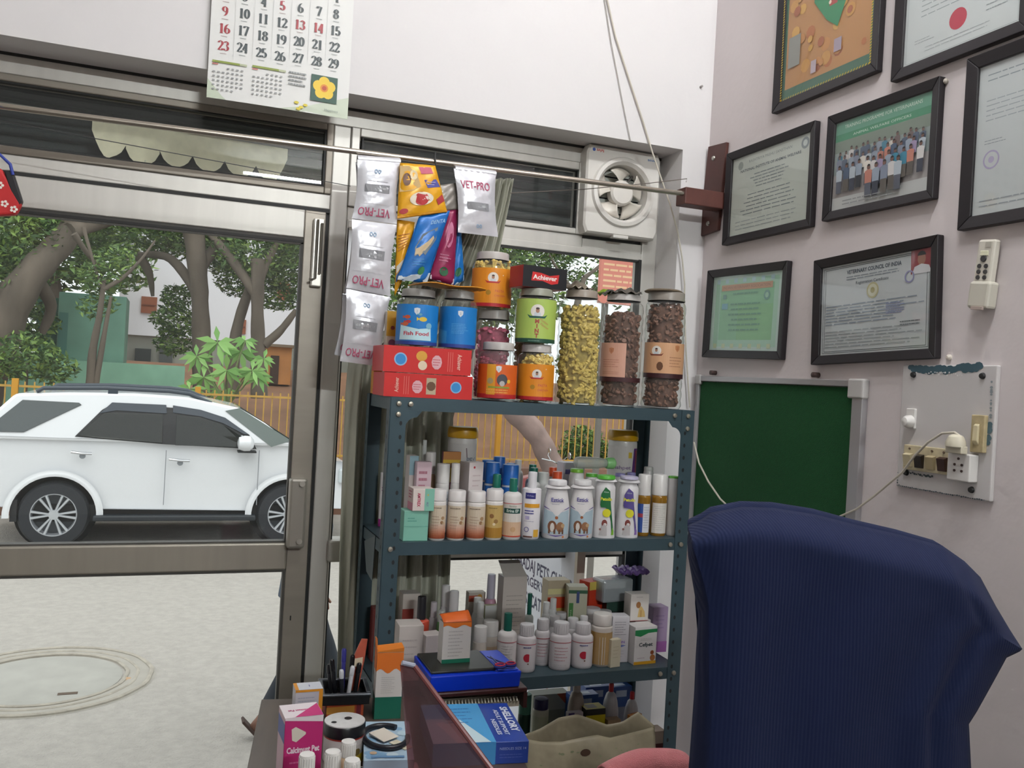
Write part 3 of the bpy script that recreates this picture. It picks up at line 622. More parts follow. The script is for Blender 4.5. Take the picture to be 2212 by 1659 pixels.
# ================================================================== STEEL RACK
RX0, RX1, RY0, RY1 = .562, 1.520, 2.36, 2.66
SZ = [1.537, 1.140, .742, .362]
steel = mat('#3d5058', .42, .25, noise=.06, nscale=14)
t = thing('shelving_rack', 'dark teal slotted steel rack holding jars, bottles and cartons', 'shelf rack', (RX0, RY0, 0))
RW, RD = RX1-RX0, RY1-RY0
for z in SZ:
    MB().box(.002, RW-.002, .002, RD-.002, z-.0015, z).box(.002, RW-.002, -.0, .0015, z-.036, z).box(.002, RW-.002, RD-.0015, RD, z-.036, z).box(.002, .0035, 0, RD, z-.036, z).box(RW-.0035, RW-.002, 0, RD, z-.036, z).build('shelf', steel, t)
hole = mat('#14191c', .7)
for xi, yi in ((0, 0), (1, 0), (0, 1), (1, 1)):
    x = 0 if xi == 0 else RW; y = 0 if yi == 0 else RD; sx_, sy_ = (1 if xi == 0 else -1), (1 if yi == 0 else -1)
    m = MB(); w_ = .044
    a, b = sorted((x, x+sx_*w_)); c_, d_ = sorted((y-.0025*sy_, y)); m.box(a, b, c_, d_, 0, 1.5365)
    a, b = sorted((x-.0025*sx_, x)); c_, d_ = sorted((y, y+sy_*.034)); m.box(a, b, c_, d_, 0, 1.5365)
    po = m.build('post', steel, t)
    if yi == 0 or xi == 0:
        pr_ = Print(lambda u, v, h, x=x, y=y, sx_=sx_, yi=yi: (x+sx_*u, y-.0025-h if yi == 0 else y+.0025+h, v)); k = .06
        while k < 1.5:
            pr_.disc(.030, k, .0042, '#14191c', ry=.0065, n=8); pr_.h = .0004; k += .038
        pr_.build('slot', po)
    pr_ = Print(lambda u, v, h, x=x, y=y, sx_=sx_, sy_=sy_: (x-sx_*.0025-sx_*h, y+sy_*u, v)); k = .06
    while k < 1.5:
        pr_.disc(.018, k, .0042, '#14191c', ry=.0065, n=8); pr_.h = .0004; k += .038
    pr_.build('slot', po)
m = MB()
for z in SZ:
    for x in (.022, .055, RW-.022, RW-.07) if z != SZ[1] else (.020, RW-.06, RW-.022): m.lathe([(.0075, 0), (.0065, -.004), (.001, -.005)], 12, (x, -.003, z-.018), ax='y')
m.lathe([(.0075, 0), (.0065, -.004), (.001, -.005)], 12, (.022, -.003, 1.49), ax='y').lathe([(.0075, 0), (.0065, -.004), (.001, -.005)], 12, (RW-.022, -.003, 1.48), ax='y')
m.build('bolt', mat('#a9a294', .35, .7), t, smooth=True)
for sgn, x in ((1, .044), (-1, RW-.044)):   # rounded corner plates under the top shelf
    ps = [(x, -.0015, 1.501), (x, -.0015, 1.455)]+[(x+sgn*(.03-.03*math.cos(a*PI/16)), -.0015, 1.455+.028*math.sin(a*PI/16)) for a in range(1, 9)]+[(x+sgn*.045, -.0015, 1.501)]
    MB().prism(ps, (0, .0015, 0)).build('corner_plate', steel, t)
MB().prism([(0, .10, 1.14), (0, .24, 1.10), (0, .19, 1.02), (0, .11, 1.01)], (.0015, 0, 0)).build('side_plate', mat('#5b666a', .4, .3), t)
# ------------------------------------------------------------------ helpers for goods
def span(xl, xr, yt, yb, Y):
    ym = (yt+yb)/2; a, b = at(xl, ym, Y=Y), at(xr, ym, Y=Y); c_ = at((xl+xr)/2, yt, Y=Y); d_ = at((xl+xr)/2, yb, Y=Y)
    return (a.x+b.x)/2, b.x-a.x, c_.z, d_.z
def bottle(label, xl, xr, yt, yb, Y, zb, body, cap, capf=.2, shf=.12, capr=.7, art=None, name='bottle', cat_='bottle', group=None, sy=1, rz=None, taper=1, bodym=None, capm=None, neck=.0, dome=0, waist=None, wf=1, ribs=False):
    cx, w_, zt, _ = span(xl, xr, yt, yb, Y); th = math.atan2(cx, Y); r = w_/2*math.cos(th)*wf; h = zt-zb
    t = thing(name, label, cat_, (cx, Y, zb+.0003), -th*.8 if rz is None else rz, group)
    hc = h*(1-capf); hs = hc-h*shf-h*neck; cr_ = r*capr
    if waist: prof = [(r*a, hs*b) for a, b in waist]
    else: prof = [(r*.90, 0), (r*.98, .004), (r, .010), (r*taper, hs)]
    prof += [(r*taper*(1-(1-capr*.92)*(1-math.cos(k*PI/8))), hs+h*shf*math.sin(k*PI/8)) for k in range(1, 5)]+[(cr_*.86, hc), (cr_*.86, hc+h*.01)]
    MB().lathe(prof, 28, sy=sy).build('body', bodym or mat(body, .35), t, smooth=True)
    q = [(cr_, hc), (cr_*(1.0 if not dome else .98), h-.004-dome*h*.06), (cr_*.93, h-.001), (cr_*.5, h)]
    m = MB().lathe(q, 28, sy=sy if capr > .8 else 1)
    if ribs:
        for k in range(20):
            a = 2*PI*k/20; x, y = cr_*math.cos(a), cr_*math.sin(a); m.box(x-.0008, x+.0008, y-.0008, y+.0008, hc+.002, h-.005)
    m.build('cap', capm or mat(cap, .4), t, smooth=True)
    if art:
        p = Print(cyl(r, 0, sy), base=.0006, du=.006); art(p, r, hs); p.build('label', t)
    return t
def carton(label, xl, xr, yt, yb, Y, zb, dep, c, art=None, name='carton', cat_='box', rz=0, group=None, artl=None, artt=None, ctop=None, flap=None, rx=0, ry=0, tilt=None):
    cx, w_, zt, _ = span(xl, xr, yt, yb, Y); h = zt-zb
    t = thing(name, label, cat_, (cx, Y, zb+.0003), rz, group, rx, ry)
    MB().box(-w_/2, w_/2, 0, dep, 0, h).build('body', mat(c, .45), t, bevel=.0012)
    if ctop: MB().box(-w_/2-.0004, w_/2+.0004, -.0004, dep+.0004, h*(1-ctop[1]), h+.0005).build('lid', mat(ctop[0], .45), t)
    if art: p = Print(lambda u, v, hh: (u, -hh, v)); art(p, w_/2, h); p.build('printing', t)
    if artl: p = Print(lambda u, v, hh: (-w_/2-hh, dep/2-u, v)); artl(p, dep/2, h); p.build('side_printing', t)
    if artt: p = Print(lambda u, v, hh: (u, dep/2+v, h+hh)); artt(p, w_/2, dep/2); p.build('top_printing', t)
    if flap: flap(t, w_, dep, h)
    return t
# ------------------------------------------------------------------ treats
def treats(t, r, h0, h1, c, kind, n, seed=1, sq_=1):
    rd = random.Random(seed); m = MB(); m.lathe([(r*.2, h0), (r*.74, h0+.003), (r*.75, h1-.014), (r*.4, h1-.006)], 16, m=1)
    for i in range(n):
        a = rd.uniform(0, 2*PI); k = rd.random(); top = k > .88
        rr_ = r*rd.uniform(.74, .80) if not top else r*rd.uniform(0, .7); z = rd.uniform(h0+.008, h1-.006) if not top else h1-rd.uniform(.002, .012)
        c0 = Vector((rr_*math.cos(a), rr_*math.sin(a), z)); tang = Vector((-math.sin(a), math.cos(a), 0)); o = rd.uniform(0, PI)
        if kind == 'bone':
            d = (tang*math.cos(o)+Vector((0, 0, 1))*math.sin(o)*.8).normalized()*.013; s_ = .0075
            m.tube([c0-d*1.3, c0-d*1.0, c0-d*.55, c0+d*.55, c0+d*1.0, c0+d*1.3], [s_*.5, s_, s_*.55, s_*.55, s_, s_*.5], 6)
        else:
            m.T = Matrix.Translation(c0) @ Euler((rd.uniform(0, 3), rd.uniform(0, 3), a)).to_matrix().to_4x4()
            s_ = rd.uniform(.006, .0098); m.lathe([(s_*.8, -.003), (s_, 0), (s_*.8, .003)], 8); m.T = None
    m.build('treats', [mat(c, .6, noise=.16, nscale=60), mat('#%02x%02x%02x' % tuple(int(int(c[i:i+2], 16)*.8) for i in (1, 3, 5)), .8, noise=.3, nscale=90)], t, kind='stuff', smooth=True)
def jar(label, xl, xr, yt, yb, Y, zb, cont, kind, n, lidc='#b9b4b0', art=None, fill=.72, tall=False, rz=None, lf=.14, group=None, body=None, lidw=.78, lr=None):
    cx, w_, zt, _ = span(xl, xr, yt, yb, Y); th = math.atan2(cx, Y); r = w_/2*math.cos(th); h = zt-zb
    t = thing('treat_jar', label, 'jar', (cx, Y, zb+.0003), -th*.8 if rz is None else rz, group)
    hn = h*(1-lf); hs = hn-h*(.13 if not tall else .08)
    prof = [(r*.55, 0), (r*.92, .001), (r, .010)]
    if tall:
        k = 9
        for i in range(k): z0 = .012+(hs-.012)*i/k; dz = (hs-.012)/k; prof += [(r, z0+dz*.15), (r*.965, z0+dz*.5), (r, z0+dz*.85)] if i not in (3, 4, 5) or kind == 'bone' else [(r*.985, z0+dz*.2), (r*.985, z0+dz*.8)]
    else: prof += [(r, hs*.5), (r, hs)]
    prof += [(r*(lidw+(1-lidw)*math.cos(q*PI/8)), hs+(hn-hs)*.9*math.sin(q*PI/8)) for q in range(1, 5)]+[(r*lidw*.97, hn)]
    MB().lathe(prof, 30, cap=False).build('jar_body', body or JARP, t, smooth=True)
    rl = r*lidw*1.03; m = MB().lathe([(rl, hn+.001), (rl, h-.004), (rl*.97, h-.001), (rl*.9, h), (rl*.88, h-.002), (.001, h-.002)], 30)
    m.lathe([(rl*1.03, hn+.001), (rl*1.03, hn+.005)], 30); m.build('lid', mat(lidc, .35), t, smooth=True)
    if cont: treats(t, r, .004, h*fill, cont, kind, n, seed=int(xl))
    if art:
        p = Print(cyl(r, 0), base=.0014, du=.006); art(p, r, h); p.build('label', t)
    return t
def band(p, r, v0, v1, c, a=1.35): p.rect(-r*a, v0, r*a, v1, c)
def chef(p, u, v, s, rib='#b22a30'):   # small round portrait vignette over a ribbon
    p.disc(u, v, s, '#e2dcd4', n=18); p.disc(u, v-s*.45, s*.5, '#c9cfd4', ry=s*.42, n=12); p.disc(u, v+s*.1, s*.28, '#a87a62', ry=s*.36, n=12); p.disc(u, v+s*.4, s*.28, '#3a2a24', ry=s*.16, n=10)
    p.poly([(u-s*1.5, v-s*.45), (u-s*1.1, v-s*1.0), (u+s*1.1, v-s*1.0), (u+s*1.5, v-s*.45), (u+s*1.0, v-s*.7), (u-s*1.0, v-s*.7)], rib)
def shield(p, u, v, s, c='#d6dbe0', d='#8b93a0'):
    p.poly([(u-s, v+s), (u, v+s*1.25), (u+s, v+s), (u+s*.9, v-s*.3), (u, v-s*1.3), (u-s*.9, v-s*.3)], c); p.text('2', u, v, s*1.2, d)
def a_orange(p, r, h, lo=.05, hi=.66):
    band(p, r, h*lo, h*hi, '#dd8a1e'); band(p, r, h*lo, h*(lo+.06), '#b3222c'); chef(p, 0, h*(hi-.17), r*.26); p.text('PASTA', r*.35, h*.3, .010, '#c24a52').text('CHICKEN', r*.38, h*.22, .008, '#c24a52').disc(-r*.2, h*.27, r*.13, '#a87a22', n=8).disc(r*.5, h*.58, .002, '#e8c8b0', n=6)
def a_green(p, r, h):
    band(p, r, h*.07, h*.80, '#a9c25e'); band(p, r, h*.03, h*.10, '#1e4a3a'); chef(p, 0, h*.58, r*.34, '#1f5448')
    for i, ch_ in enumerate('MINT'): p.text(ch_, 0, h*(.40-i*.085), .016, '#a84a3c', bold=.05)
    p.text('Mutton', r*.35, h*.40, .010, '#b5604a', rot=-.5).text('Flavour', r*.38, h*.32, .010, '#b5604a', rot=-.5); p.lines(-r*.4, h*.045, r*.4, h*.075, 1, '#8fb0a0', 2, .3)
def a_fish(p, r, h, back=False):
    band(p, r, h*.06, h*.72, '#1579c4'); band(p, r, h*.03, h*.09, '#27408c'); shield(p, 0 if not back else r*.1, h*.60, r*.14)
    if back: p.lines(-r*.35, h*.26, r*.6, h*.44, 7, '#5aa3d8', 6, .3); p.poly([(-r*1.2, h*.1), (-r*.6, h*.1), (-r*.6, h*.3), (-r*1.2, h*.34)], '#3a90cc')
    else:
        for u, v, s, c in ((-.45, .50, .13, '#c8552e'), (-.40, .42, .12, '#b8404a'), (.30, .47, .16, '#d8b73a'), (.15, .55, .08, '#5f9fb8'), (-.55, .38, .14, '#c2603a')):
            p.disc(r*u, h*v, r*s*1.2, c, ry=r*s*.7, n=12).poly([(r*u-r*s*1.0, h*v), (r*u-r*s*1.9, h*v+r*s*.6), (r*u-r*s*1.9, h*v-r*s*.6)], c)
        p.poly([(-r*.85, h*.11), (r*.75, h*.11), (r*.7, h*.33), (r*.1, h*.30), (-r*.8, h*.36)], '#b9dfe8'); p.text('Fish Food', 0, h*.22, .015, '#b8384a', bold=.03, w=r*1.2).disc(r*.6, h*.36, r*.15, '#7fb4cc', n=12)
def a_puppy(p, r, h):
    band(p, r, h*.05, h*.62, '#d9601f'); band(p, r, h*.05, h*.12, '#b8262c'); p.rect(-r*.6, h*.05+.01, -r*.15, h*.62, '#dd9a2a'); shield(p, 0, h*.54, r*.14)
    p.disc(r*.2, h*.36, r*.28, '#4a4a52', ry=r*.30, n=14).disc(r*.2, h*.30, r*.14, '#b9b4b0', n=10).disc(-r*.4, h*.34, r*.16, '#a8946a', n=10).disc(r*.55, h*.34, r*.10, '#e0b030', n=10); p.rect(-r*.5, h*.22, r*.6, h*.25, '#8a9a3a'); p.lines(-r*.6, h*.13, r*.6, h*.21, 2, '#e8a850', 4, .4)
T0 = SZ[0]
jg = 'clear treat jars on the top shelf'
# lower jars on the top shelf
j1 = jar('clear jar with orange puppy label, front of the top shelf beside the red boxes', 1032, 1116, 740, 866, 2.425, T0, '#6e3038', 'chip', 60, art=a_puppy, fill=.5, group=jg)
j2 = jar('squat jar of yellow treats with orange label, underneath the green jar', 1117, 1196, 745, 867, 2.43, T0, '#e0c468', 'bone', 130, art=lambda p, r, h: a_orange(p, r, h), fill=.8, group=jg)
j3 = jar('jar of bright pink treats, behind the puppy label jar', 1022, 1104, 670, 850, 2.56, T0, '#d86a88', 'chip', 260, fill=.8, group=jg, lf=.11)
j4 = jar('dusty jar of pale yellow treats behind the green jar', 1108, 1184, 632, 850, 2.565, T0, '#a8986a', 'bone', 120, fill=.85, group=jg, lf=.1, tall=True)
def ztop(px, py, Y): return at(px, py, Y=Y).z
zt3 = ztop(1063, 670, 2.56)
j5 = jar('jar of yellow pasta treats with orange label, highest of the jars', 1018, 1105, 547, 672, 2.55, zt3, '#e0c468', 'bone', 130, art=lambda p, r, h: (a_orange(p, r, h, .03, .70)), fill=.84, group=jg)
zt2 = ztop(1156, 745, 2.43)
j6 = jar('jar with pale green mutton label, on top of another jar', 1114, 1200, 625, 745, 2.44, zt2, '#9cc860', 'chip', 150, art=a_green, fill=.82, group=jg, lidc='#9a9a8c')
jar('tall ribbed jar packed with yellow bone treats', 1202, 1298, 628, 873, 2.43, T0, '#cfb65c', 'bone', 420, fill=.84, tall=True, group=jg, lf=.07, lidc='#9a8f84', lidw=.70,
    art=None)
jar('tall jar of dark brown biscuits with pink paper label', 1296, 1386, 637, 876, 2.44, T0, '#7a5444', 'chip', 420, fill=.84, tall=True, group=jg, lf=.06,
    art=lambda p, r, h: (p.rect(-r*1.3, h*.26, r*.15, h*.56, '#c99a86'), p.rect(-r*1.3, h*.22, r*1.2, h*.26, '#3f1c20'), shield(p, -r*.55, h*.49, r*.12, '#b57858', '#8a4a34'), p.lines(-r*1.0, h*.34, -r*.1, h*.42, 4, '#a87060', 3, .25), p.lines(-r*1.0, h*.28, -r*.1, h*.31, 2, '#a87060', 4, .25)))
jar('tall jar of brown biscuits with peach label, last jar by the corner', 1389, 1477, 632, 879, 2.44, T0, '#7d5644', 'chip', 420, fill=.90, tall=True, group=jg, lf=.08, lidw=.88, lidc='#8f8880',
    art=lambda p, r, h: (p.rect(-r*1.25, h*.30, r*1.3, h*.56, '#cf9f78'), p.rect(-r*1.25, h*.26, r*1.3, h*.30, '#3a1a1e'), chef(p, -r*.45, h*.49, r*.24, '#7a3a28'), shield(p, r*.6, h*.515, r*.13, '#b5784e', '#8a4a34'), p.disc(-r*.25, h*.36, r*.16, '#6a4630', ry=r*.22, n=9), p.lines(r*.2, h*.35, r*.95, h*.45, 4, '#a87858', 3, .25)))
jx = thing
q = at(1433, 633, Y=2.44)
tag(MB().lathe([(.058, 0), (.06, .003), (.052, .008), (.01, .010)], 26, (q.x, q.y, q.z+.0008)).build('cardboard_disc', mat('#6e604e', .8, noise=.2, nscale=60), smooth=True), 'dusty brown disc lying on the lid of the last biscuit jar', 'disc')
# crumpled sachets on the jars
def crumple(label, px, py, Y, z, w_, d_, h_, c, mats_, seed, name='empty_sachet'):
    rd = random.Random(seed); ph = [rd.uniform(0, 6) for _ in range(6)]; x = at(px, py, Y=Y).x
    t = thing(name, label, 'sachet', (x, Y, z+.001), rd.uniform(-.4, .4))
    f = lambda u, v: (w_*(u-.5)*(1+.08*math.sin(7*v+ph[0])), d_*(v-.5)*(1+.1*math.sin(6*u+ph[1])), h_*(.15+.85*math.sin(PI*u)*math.sin(PI*v))*(.75+.25*math.sin(9*u+ph[2])*math.cos(8*v+ph[3]))+.004*math.sin(23*u+ph[4]))
    MB().grid(f, 16, 12).build('foil', mats_, t, smooth=True, thick=.001, ang=25); return t
foil = mat('#7a7062', .35, .35, noise=.3, nscale=40)
crumple('crumpled dusty brown wrapper on the lid of the yellow bone jar', 1245, 628, 2.43, ztop(1250, 628, 2.43), .085, .08, .030, 0, foil, 2)
crumple('crumpled silver wrapper with purple corner on the brown biscuit jar', 1345, 632, 2.43, ztop(1341, 637, 2.44), .115, .08, .022, 0, mat('#59524a', .3, .4, noise=.5, nscale=30), 5)
t = crumple('crumpled lime green wrapper poking out behind the brown biscuit jar', 1312, 625, 2.50, ztop(1341, 637, 2.44)+.001, .07, .05, .020, 0, mat('#8aa52c', .4), 8)
# achiever carton on the green jar, with its red end
def a_ach(p, w_, h):
    p.rect(-w_, 0, w_, h, '#16161c'); p.poly([(-w_*.62, h*.30), (-w_*.58, h*.72), (-w_*.2, h*.70), (w_*.2, h*.60), (w_*.64, h*.70), (w_*.60, h*.28), (w_*.3, h*.20), (-w_*.1, h*.33)], '#c92a2a'); p.text('Achiever', 0, h*.48, h*.30, '#ede6e0', bold=.03, w=w_*1.1)
zt6 = ztop(1157, 625, 2.44)
carton('black carton with a red wave and white lettering, atop the green jar', 1126, 1228, 577, 626, 2.40, zt6+.0008, .08, '#a8222a', a_ach, rz=.14)
# two red cartons stacked
def a_red(p, w_, h, flip):
    p.rect(-w_, 0, w_, h, '#c9211f'); s = -1 if flip else 1
    p.disc(-w_*.62*s, h*.5, h*.22, '#2f86c9', n=18).ring(-w_*.62*s, h*.5, h*.25, h*.05, '#86b4d8'); 
    if not flip: p.disc(-w_*.15, h*.66, h*.22, '#d9a03a', ry=h*.2, n=14).disc(-w_*.12, h*.30, h*.18, '#e2cfb4', n=14)
    else: p.rect(w_*.10-w_*.16, h*.15, w_*.16, h*.85, '#b9a88c').disc(w_*.05, h*.5, h*.2, '#6a4a34', n=10)
    u = w_*.20*s if not flip else -w_*.26
    p.disc(u, h*.45, w_*.12, '#dcaab0', ry=h*.28, n=10); p.lines(u-w_*.09, h*.3, u+w_*.09, h*.6, 3, '#c0505a', 3, .3)
    for k in range(3): p.rect(w_*(.46+.05*k)*s-w_*.008, h*.12, w_*(.46+.05*k)*s+w_*.008, h*.88, '#d86a60')
    p.text('Achiever', w_*.72*s, h*.5, h*.24, '#e8b8a8', rot=-PI/2 if not flip else PI/2, bold=.02, w=h*.62)
YB = 2.38
zr = ztop(925, 808, YB); zr2 = ztop(925, 751, YB)
carton('red carton with blue disc, lower of the two stacked under the fish food', 829, 1020, 809, 866, YB, T0, .14, '#c4201e', lambda p, w_, h: a_red(p, w_, h, True), group='red cartons', rz=0)
carton('red carton with an egg picture, directly under the fish food jars', 828, 1018, 751, 808, YB, zr+.0006, .14, '#c4201e', lambda p, w_, h: a_red(p, w_, h, False), group='red cartons')
jar('blue labelled fish food jar with fish pictures, left one of the pair', 856, 946, 626, 751, 2.455, zr2+.001, '#4f5448', 'chip', 60, art=lambda p, r, h: a_fish(p, r, h), fill=.66, group=jg, lidc='#8f8c88', rz=-.28)
jar('blue fish food jar turned to its small print, beside its twin', 949, 1029, 630, 754, 2.46, zr2+.001, '#4f5448', 'chip', 60, art=lambda p, r, h: a_fish(p, r, h, True), fill=.66, group=jg, lidc='#8f8c88', rz=-.28)
qa, qb = at(893, 624, Y=2.42), at(1040, 631, Y=2.45)
t = thing('treat_pouch', 'flat orange pouch lying across the two fish food jar lids', 'pouch', ((qa.x+qb.x)/2, 2.445, ztop(940, 626, 2.46)+.005), .12)
MB().grid(lambda u, v: (.20*(u-.5), .10*(v-.5), .003+.004*math.sin(PI*u)+.003*math.sin(9*u)), 14, 5).build('film', mat('#cf8a1e', .35, noise=.15, nscale=30), t, smooth=True, thick=.003)
MB().box(.088, .115, -.02, .02, .004, .009).build('torn_end', mat('#4a3a30', .4), t, bevel=.002)
# pale carton standing behind the red ones
carton('yellow and white carton standing behind the red cartons at the rack end', 832, 858, 672, 860, 2.54, T0, .03, '#cdc4b4', lambda p, w_, h: (p.rect(-w_, h*.70, w_, h, '#c99a2c'), p.disc(0, h*.80, w_*.35, '#8a3a34', n=12), p.disc(0, h*.62, w_*.6, '#8a5a7a', n=14)))
carton('orange packet behind the lower red carton at the left end', 806, 832, 792, 848, 2.60, T0, .03, '#d08a24', lambda p, w_, h: (p.rect(-w_, 0, w_, h*.2, '#b8402c'), p.rect(-w_, h*.2, w_, h*.4, '#c9b08a')), name='packet', cat_='packet')
# ================================================================== PACKETS HANGING FROM THE ROD
foilw = mat('#d2d2d8', .25, .35, noise=.03, nscale=20, bump=.22, bscale=22)
def vetpro(t, seg, quad, Y, up, seed):
    """one sachet of a strip, quad = pixel TL TR BR BL"""
    rd = random.Random(seed); c = [at(*p, Y=Y)-Vector(t.location) for p in quad]
    def pt(u, v, f=1):   # v=0 top
        a = c[0].lerp(c[1], u); b = c[3].lerp(c[2], u); p = a.lerp(b, v); s = math.sin(PI*min(1, max(0, (v-.04)/.92)))**.6*math.sin(PI*u)**.6
        pin = 1-.10*math.sin(PI*v); cx_ = (a.lerp(b, .5)).x
        mid = c[0].lerp(c[1], .5).lerp(c[3].lerp(c[2], .5), v)
        p = mid+(p-mid)*pin
        w_ = .0022*math.sin(31*v+9*u+seed)*s+.0015*math.sin(40*u+20*v)
        return (p.x, p.y-f*(.011*s+.0006)-w_*.5, p.z)
    m = MB().grid(lambda u, v: pt(u, v), 14, 18).grid(lambda u, v: pt(u, v, -1), 8, 10); s_ = m.build('sachet', foilw, t, smooth=True, ang=50)
    p = Print(lambda u, v, h: (lambda q: (q[0], q[1]-h, q[2]))(pt(u, v)), base=.0014, du=.08)
    W_ = (c[1]-c[0]).length; H_ = (c[0]-c[3]).length
    def txt(st, u, v, s, col, rot):
        V, F = textmesh(st, .01); x = [q[0] for q in V]; k = s/(max(x)-min(x)); sg = -1 if rot else 1
        p.mb._a([p.fn(u+a*k*sg, v-b*k*W_/H_*1.35*sg, p.h) for a, b in V], F, p._m(col)); p.h += .0002
    if up:
        p.rect(.22, .50, .80, .62, '#85868a'); p.lines(.25, .52, .77, .60, 1, '#a3a4a8', 4, .5); txt('VET-PRO', .48, .24, .74, '#b5506e', 0); txt('oo', .52, .86, .14, '#7fa0bd', 0)
    else:
        p.rect(.18, .40, .80, .53, '#85868a'); p.lines(.2, .43, .78, .5, 1, '#a3a4a8', 4, .5); txt('VET-PRO', .46, .85, .74, '#b5506e', 1); txt('oo', .48, .17, .16, '#7fa0bd', 0); p.rect(.25, .345, .75, .352, '#a8a8ac').rect(.1, .72, .85, .725, '#b8b8bc')
    p.build('print', s_)
r0 = rod_at(815)
t = thing('sachet_strip', 'strip of three silver VET-PRO sachets hanging at the left end', 'sachets', (r0.x, YR-.024, r0.z))
yS = YR-.024
for k, qd in enumerate(([(772, 345), (865, 352), (857, 484), (760, 472)], [(760, 474), (857, 486), (843, 640), (748, 622)], [(748, 624), (843, 642), (822, 792), (734, 780)])): vetpro(t, k, qd, yS, 0, k)
MB().tube([tuple(at(772, 344, Y=yS+.012)-t.location), tuple(at(864, 351, Y=yS+.012)-t.location)], .0125, 10).build('fold_over_rod', foilw, t, smooth=True)
t = thing('sachet_strip', 'second silver sachet strip, mostly hidden behind the first', 'sachets', (r0.x-.01, YR+.022, r0.z))
for k, qd in enumerate(([(768, 350), (852, 356), (850, 480), (764, 474)], [(762, 476), (848, 486), (830, 640), (742, 632)], [(740, 634), (828, 650), (812, 786), (722, 766)])): vetpro(t, k, qd, YR+.020, 0, k+5)
r1 = rod_at(1026)
t = thing('sachet', 'single silver VET-PRO sachet hanging upright on the rod', 'sachet', (r1.x, YR-.022, r1.z), group=None)
vetpro(t, 0, [(980, 364), (1071, 376), (1076, 512), (989, 502)], YR-.022, 1, 9)
MB().tube([tuple(at(982, 366, Y=YR-.012)-t.location), tuple(at(1070, 377, Y=YR-.012)-t.location)], .0115, 10).build('fold_over_rod', foilw, t, smooth=True)
def pouch(label, quad, Y, c, art=None, puff=.012, seed=0, rough=.3, name='pouch', hang=True, slant=0):
    ctr = at(sum(p[0] for p in quad)/4, quad[0][1], Y=Y); t = thing(name, label, 'pouch', ctr)
    c4 = [at(p[0], p[1], Y=Y+slant*(1 if i in (1, 2) else 0))-ctr for i, p in enumerate(quad)]
    def pt(u, v, f=1):
        p = c4[0].lerp(c4[1], u).lerp(c4[3].lerp(c4[2], u), v); s = (math.sin(PI*u)*math.sin(PI*min(1, .05+v*.93)))**.7
        return (p.x, p.y-f*puff*s-.0012*math.sin(19*v+11*u+seed)*f, p.z)
    MB().grid(lambda u, v: pt(u, v), 12, 16).grid(lambda u, v: pt(u, v, -1), 10, 12).build('film', mat(c, rough, .1, noise=.08, nscale=30), t, smooth=True, thick=.0006)
    if art:
        p = Print(lambda u, v, h: (lambda q: (q[0], q[1]-h, q[2]))(pt(u, v)), base=.0016, du=.09); art(p); p.build('printing', t)
    return t
def a_ped(p):
    p.poly([(.0, .05), (.25, .05), (.45, .25), (.5, .45), (.3, .52), (.02, .52)], '#c9a86e'); p.disc(.18, .30, .10, '#7a5a4a', ry=.12, n=12).disc(.35, .22, .1, '#e6d2a8', ry=.1, n=10)
    p.poly([(.60, .32), (.92, .30), (.98, .46), (.66, .48)], '#4a4a98'); p.lines(.66, .34, .92, .44, 2, '#b8b4d0', 2, .3); p.poly([(.5, .06), (.85, .05), (.88, .18), (.55, .2)], '#c0506a')
    p.disc(.5, .68, .26, '#e8ddc8', ry=.13, n=24); p.disc(.5, .68, .15, '#b5262c', ry=.13, n=20)
    V, F = textmesh('Pedigree', .03); p.mb._a([p.fn(.5+a*.115, .68-b*.14-.03*math.cos(a), p.h) for a, b in V], F, p._m('#efe6dc')); p.h += .0002
    p.poly([(.82, .72), (.98, .62), (1, .76), (.84, .84)], '#a8262c'); p.disc(.12, .88, .09, '#a8262c', ry=.05, n=12); p.rect(0, .95, 1, .99, '#d0900f')
yel = '#dfa21a'
pouch('yellow dog food pouch with red and white rosette, hung over the rod', [(864, 352), (940, 358), (966, 458), (858, 473)], YR-.035, yel, a_ped)
pouch('yellow dog food pouch seen edge on, below the rosette pouch', [(858, 474), (896, 480), (880, 585), (852, 640)], YR-.012, '#d99c1c', lambda p: (p.lines(.1, .2, .8, .45, 6, '#a8641c', 3, .4), p.rect(.05, .62, .95, .72, '#d6cfc0'), p.rect(.05, .74, .9, .84, '#4a72b0')), puff=.008)
tt = pouch('yellow pouch peeping out left of the silver strip', [(757, 588), (772, 590), (770, 624), (752, 630)], YR+.046, '#d99c1c', puff=.004)
def a_blue(p):
    p.text
    p.poly([(.30, .30), (.75, .22), (.82, .40), (.62, .62), (.5, .58), (.28, .64), (.2, .5)], '#6f7a82'); p.poly([(.24, .52), (.34, .50), (.55, .42), (.68, .34), (.74, .38), (.68, .46), (.5, .60), (.44, .64), (.36, .60), (.26, .62)], '#c9b694')
    V, F = textmesh('DENTA', .02); p.mb._a([p.fn(.70+a*.15, .14-b*.08, p.h) for a, b in V], F, p._m('#8fb8dc')); p.h += .0002
    p.lines(.3, .66, .75, .78, 3, '#3f8ac0', 3, .3); p.disc(.66, .84, .11, '#2f7a4a', ry=.06, n=12); p.poly([(.0, .94), (.5, .90), (1, .86), (1, 1), (0, 1)], '#b9c4cc')
def a_mar(p):
    p.disc(.55, .36, .22, '#b86a8a', ry=.18, n=12).disc(.5, .86, .2, '#2f6a48', ry=.06, n=12); p.lines(.2, .62, .8, .74, 3, '#c07a98', 2, .3); p.poly([(0, .94), (1, .92), (1, 1), (0, 1)], '#b9b0b8')
pouch('blue dental treat pouch with a bone shaped window', [(905, 468), (972, 455), (922, 612), (858, 604)], YR-.030, '#1667b4', a_blue, puff=.012)
pouch('maroon treat pouch between two blue pouches', [(962, 452), (990, 450), (980, 616), (928, 602)], YR+.000, '#8e2450', a_mar, puff=.012)
